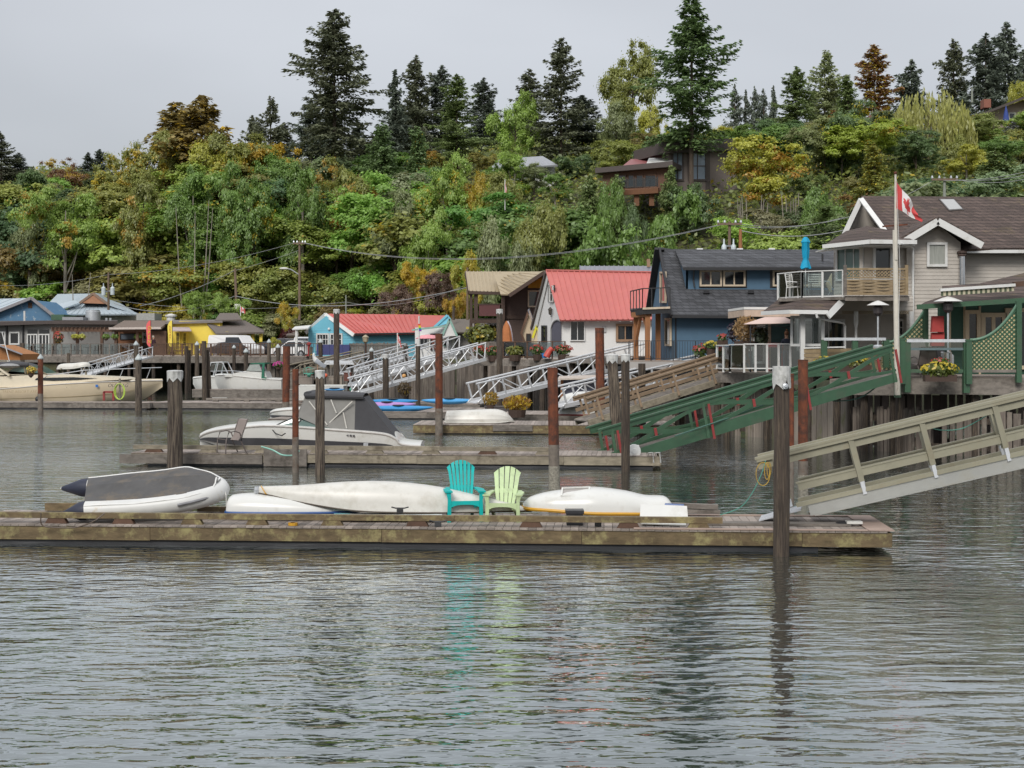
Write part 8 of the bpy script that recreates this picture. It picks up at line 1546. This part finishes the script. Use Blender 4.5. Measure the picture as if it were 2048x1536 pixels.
    t = thing('sand_bag', P(1700, 1045, 25.6), 'dark mat with a white bag on the right end of the nearest dock', 'bag'); MB().ball((XP(1690, 25.9), 25.9, .43), (.18, .12, .04), 10, 5).build('mat', black, t, smooth=True); MB().box(XP(1693, 25.8), XP(1724, 25.8), 25.75, 25.9, .434, .48).build('bag', gelwhite, t)
def sling(px, z, D, lab, rz, sc_=1.0):
    x = XP(px, D); t = thing('patio_chair', (x, D, z), lab, 'chair'); F = Matrix.Translation((x, D, z)) @ Matrix.Rotation(rz, 4, 'Z') @ Matrix.Scale(sc_, 4); fr = M('brown_chair_frame', (.13,.105,.095), .5); sl_ = M('taupe_sling', (.24,.2,.18), .8, .08)
    rows = [[Vector((s, y, zz)) for s in (-.25, 0, .25)] for y, zz in ((-.3, .44), (-.1, .41), (.12, .38), (.22, .5), (.32, .75), (.4, .98), (.46, 1.0))]; b = MB(F); b.grid(rows); b.grid([[q+Vector((0, .012, -.012)) for q in r[::-1]] for r in rows]); b.build('sling', sl_, t, smooth=True)
    for s in (-.28, .28): MB(F).path([(s, -.3, 0), (s, -.28, .4), (s, -.2, .62), (s, 0, .66), (s, .16, .6), (s, .22, .45)], .018, 6).build('arm', fr, t, smooth=True); MB(F).path([(s, .38, 0), (s, .2, .36), (s, .32, .75), (s, .42, 1.0)], .018, 6).build('back_frame', fr, t, smooth=True)
    MB(F).tube((-.28, -.29, .42), (.28, -.29, .42), .016, n=6).build('stretcher', fr, t)
misc()
sling(461, .425, 43.6, 'taupe sling patio chair on the second dock by the speedboat bow', R(-52), 1.05)
# far dock clutter
def crate(px, py0, py1, w, D, col, lab, name='storage_box', cat='box'):
    t = thing(name, P(px, py1, D), lab, cat); a = P(px-w/2, py1, D); c = P(px+w/2, py0, D); m = M(name+str(px), col, .8, .15); MB().box(a.x, c.x, D-.35, D+.35, a.z, c.z-.05).build('box', m, t); MB().box(a.x-.03, c.x+.03, D-.38, D+.38, c.z-.05, c.z).build('lid', m, t)
crate(612, 752, 768, 28, 93, (.26,.22,.19), 'grey brown dock box below the green crab trap'); crate(672, 752, 772, 26, 93, (.28,.24,.2), 'grey brown dock box behind the tall dark pile'); crate(696, 745, 762, 14, 95, (.15,.06,.045), 'small red brown dock box'); crate(1000, 812, 822, 60, 68.2, (.1,.09,.09), 'dark planter trough at the foot of the wide silver ramp', 'planter_trough', 'planter')
tb_ = thing('dock_shelter', P(680, 780, 96), 'small timber shelter with corrugated roof on the far dock', 'shelter')
for px in (656, 704): MB().bar(P(px,778,96), P(px,724,96), .2).build('post', timbergrey, tb_)
MB().slab([P(648,727,95), P(708,727,95), P(704,721,97.5), P(652,721,97.5)], .08).build('roof', alu, tb_)
cs = thing('corrugated_shed', P(1180, 800, 71), 'low dark shed with corrugated roof below the white house pier', 'shed'); pl = VP(1120, 71, 1250, 70); wall(cs, pl, [(1122,806),(1250,806),(1250,760),(1122,760)], M('blue_grey_boards', (.14,.15,.2), .8, .2, 3, stretch=(9,9,1)), 1.5); MB().slab([P(1116,757,70), P(1252,753,69.2), P(1250,748,72), P(1118,752,73)], .08).build('roof', M('rusty_corrugated', (.5,.44,.38), .6, .25, 8), cs); MB().bar(P(1124,806,70.8), P(1124,756,70.8), .14).build('post', woodp, cs)
for px, py, c_, lab in ((651, 751, (.7,.13,.06), 'round orange buoy beside the gull pile'), (618, 750, (.1,.35,.25), 'green float on the dock box'), (703, 779, (.6,.55,.42), 'cream float at the silver ramp foot'), (808, 752, (.65,.35,.12), 'tan fender among the silver ramps')): t = thing('mooring_buoy', P(px, py+4, 92), lab, 'buoy'); MB().ball(P(px, py, 92), .14).build('float', M('buoy_'+lab.split()[1], c_, .5), t, smooth=True); MB().tube(P(px, py-3.5, 92), P(px, py-6, 92), .03, n=5).build('eye', black, t)
ct = thing('crab_trap', P(617, 750, 92), 'green wire crab trap on the dock box', 'trap'); b = MB()
for k in range(6): a = k*1.05; b.path([P(617,748,92)+Vector((.3*math.cos(a), .3*math.sin(a), 0)), P(617,737,92)+Vector((.34*math.cos(a), .34*math.sin(a), 0)), P(617,734,92)], .012, 4)
b.build('wires', M('trap_green', (.1,.4,.3), .6), ct, kind='stuff'); MB().lathe(P(617,748,92), [(.3, 0), (.32, .03), (.3, .06)], 12).build('ring', MC['trap_green'], ct)
rs = thing('red_step_frame', P(217, 801, 86.2), 'square red painted boarding frame on the cruiser dock', 'frame')
for p_, q_ in (((208, 801), (208, 783)), ((208, 784), (227, 784)), ((227, 783), (227, 801))): MB().bar(P(*p_, 86), P(*q_, 86), .12).build('bar', redp, rs)
hp = thing('hose_post', P(239, 801, 86), 'thin post with a coiled yellow green hose on the cruiser dock', 'post'); MB().bar(P(239.5,803,85.6), P(239.5,757,85.6), .1).build('post', timbergrey, hp); b = MB()
for k in range(3): b.path([P(240, 783, 85.5)+Vector(((.25+.04*k)*math.cos(a), -.06-.03*k, .48*math.sin(a))) for a in [6.2832*i/20 for i in range(21)]], .028, 5)
b.build('hose_coil', M('lime_hose', (.45,.6,.1), .5), hp)
pk = thing('parasol_dock_lamp', P(731, 712, 112), 'lamp post with glass lantern before the plank fence', 'lamp'); MB().tube(P(731,715,111), P(731,686,111), .09, n=8).build('post', dkw, pk); MB().lathe(P(731,686,111), [(.08, 0), (.2, .1), (.24, .42), (.28, .45), (.05, .65)], 6).build('lantern', M('lantern_glass', (.35,.3,.2), .3), pk)
lr = thing('adirondack_table', P(1530, 740, 57.5), 'red bench table under the gazebo', 'table'); MB().slab([P(1533,690,57.4), P(1568,690,57.4), P(1568,686,58.2), P(1533,686,58.2)], .1).build('top', M('maroon_wood', (.28,.02,.03), .6), lr)
for px in (1536, 1565): MB().bar(P(px,742,57.8), P(px,689,57.8), .08).build('leg', MC['maroon_wood'], lr)
def hose(label, pts, r, col, name='garden_hose', cat='hose'):
    st = smoothtab([tuple(P(*q)) for q in pts], 5); o = MB().path([Vector(s) for s in st], r, 6).build(name, M(name+label[:26], col, .5), smooth=True); tag(o, label, cat)
hose('green hose hanging from the khaki gangway to the nearest dock', [(1532,918,26.2),(1524,945,26.2),(1505,985,26.3),(1480,1015,26.5),(1440,1030,26.7)], .009, (.1,.33,.26)); hose('turquoise hose slung beneath the khaki gangway rail', [(1850,852,26.6),(1880,860,26.6),(1920,858,26.5),(1955,842,26.4),(1990,820,26.3)], .011, (.15,.42,.34)); hose('orange cord beneath the khaki gangway rail', [(1876,846,26.55),(1905,845,26.5),(1945,832,26.4)], .012, (.6,.3,.03), 'orange_cable', 'cable')
hose('green hose looping under the green gangway head', [(1785,748,46.5),(1760,768,46.4),(1720,795,46.3),(1670,802,46.2),(1630,792,46.0),(1560,800,45.6),(1450,838,44.6),(1350,872,43.8)], .022, (.06,.14,.11)); hose('teal rope looped along the second dock', [(522,893,43),(545,900,43),(565,910,42.9),(588,910,42.6),(598,902,42.8)], .025, (.25,.5,.42), 'mooring_rope', 'rope'); hose('rusty chain hanging on the front of the nearest dock', [(82,1026,25.9),(84,1050,25.95),(110,1055,25.95),(150,1055,25.95),(185,1044,25.9),(210,1026,25.95)], .012, (.1,.07,.05), 'chain', 'chain')
yc = thing('yellow_cord_coil', P(1530, 975, 26.25), 'yellow power cord hanging in loops on the khaki gangway end', 'cord'); b = MB()
for cx, w_, h_ in ((1534, 5, 34), (1538, 4, 28), (1526, 14, 46)): b.path([P(cx+w_*math.sin(a), 925+h_*(.5-.5*math.cos(a)), 26.2-.01*w_) for a in [6.2832*i/24 for i in range(25)]], .007, 5)
b.build('loops', M('yellow_cord', (.5,.32,.04), .5), yc)
# restaurant deck furniture seen through the glass
for i, px in enumerate((62, 84, 128, 176, 212, 246)):
    D = 127.6-i*.5; t = thing('cafe_table_set', P(px, 709, D), ['leftmost','second','third','fourth','fifth','rightmost'][i]+' dark cafe table with chairs behind the glass railing', 'table'); x = XP(px, D); MB().lathe((x, D, zd_ if False else 3.13), [(.25, 0), (.04, .04), (.04, .7), (.45, .72), (.45, .75), (.01, .76)], 10).build('table', dkw, t)
    for s in (-1, 1): MB().box(x+s*.75-.22, x+s*.75+.22, D-.2, D+.2, 3.55, 3.6).build('chair_seat', dkw, t); MB().box(x+s*.95-.02, x+s*.95+.02, D-.2, D+.2, 3.6, 4.0).build('chair_back', dkw, t); [MB().tube((x+s*.75+a, D+c, 3.13), (x+s*.75+a, D+c, 3.55), .02, n=5).build('chair_leg', dkw, t) for a in (-.2, .2) for c in (-.18, .18)]
for px, lab in ((358, 'left picnic table before the yellow doors'), (478, 'picnic table behind the brown railing by the van')):
    D = 126.2; t = thing('picnic_table', P(px, 710, D), lab, 'table'); x = XP(px, D); MB().box(x-.9, x+.9, D-.4, D+.4, 3.85, 3.9).build('top', timberbrown, t)
    for s in (-.75, .75): MB().box(x-.9, x+.9, D+s-.12, D+s+.12, 3.55, 3.6).build('bench', timberbrown, t); MB().bar((x+s*.8, D-.7, 3.13), (x+s*.8, D+.1, 3.85), .08).build('leg', timberbrown, t); MB().bar((x+s*.8, D+.7, 3.13), (x+s*.8, D-.1, 3.85), .08).build('leg', timberbrown, t)
tr_ = thing('trailer_gable_boathouse', P(10, 720, 115), 'orange cedar boathouse gable at the left edge below the restaurant', 'shed'); pl = VP(-60, 115, 50, 114); wall(tr_, pl, [(-60,720),(40,720),(40,708),(-10,690),(-60,690)], M('orange_cedar', (.35,.15,.05), .7), 3); MB().slab([P(44,710,113.5), P(-8,690,113.5), P(-8,690,118), P(44,710,118)], .12).build('roof', gm_, tr_)
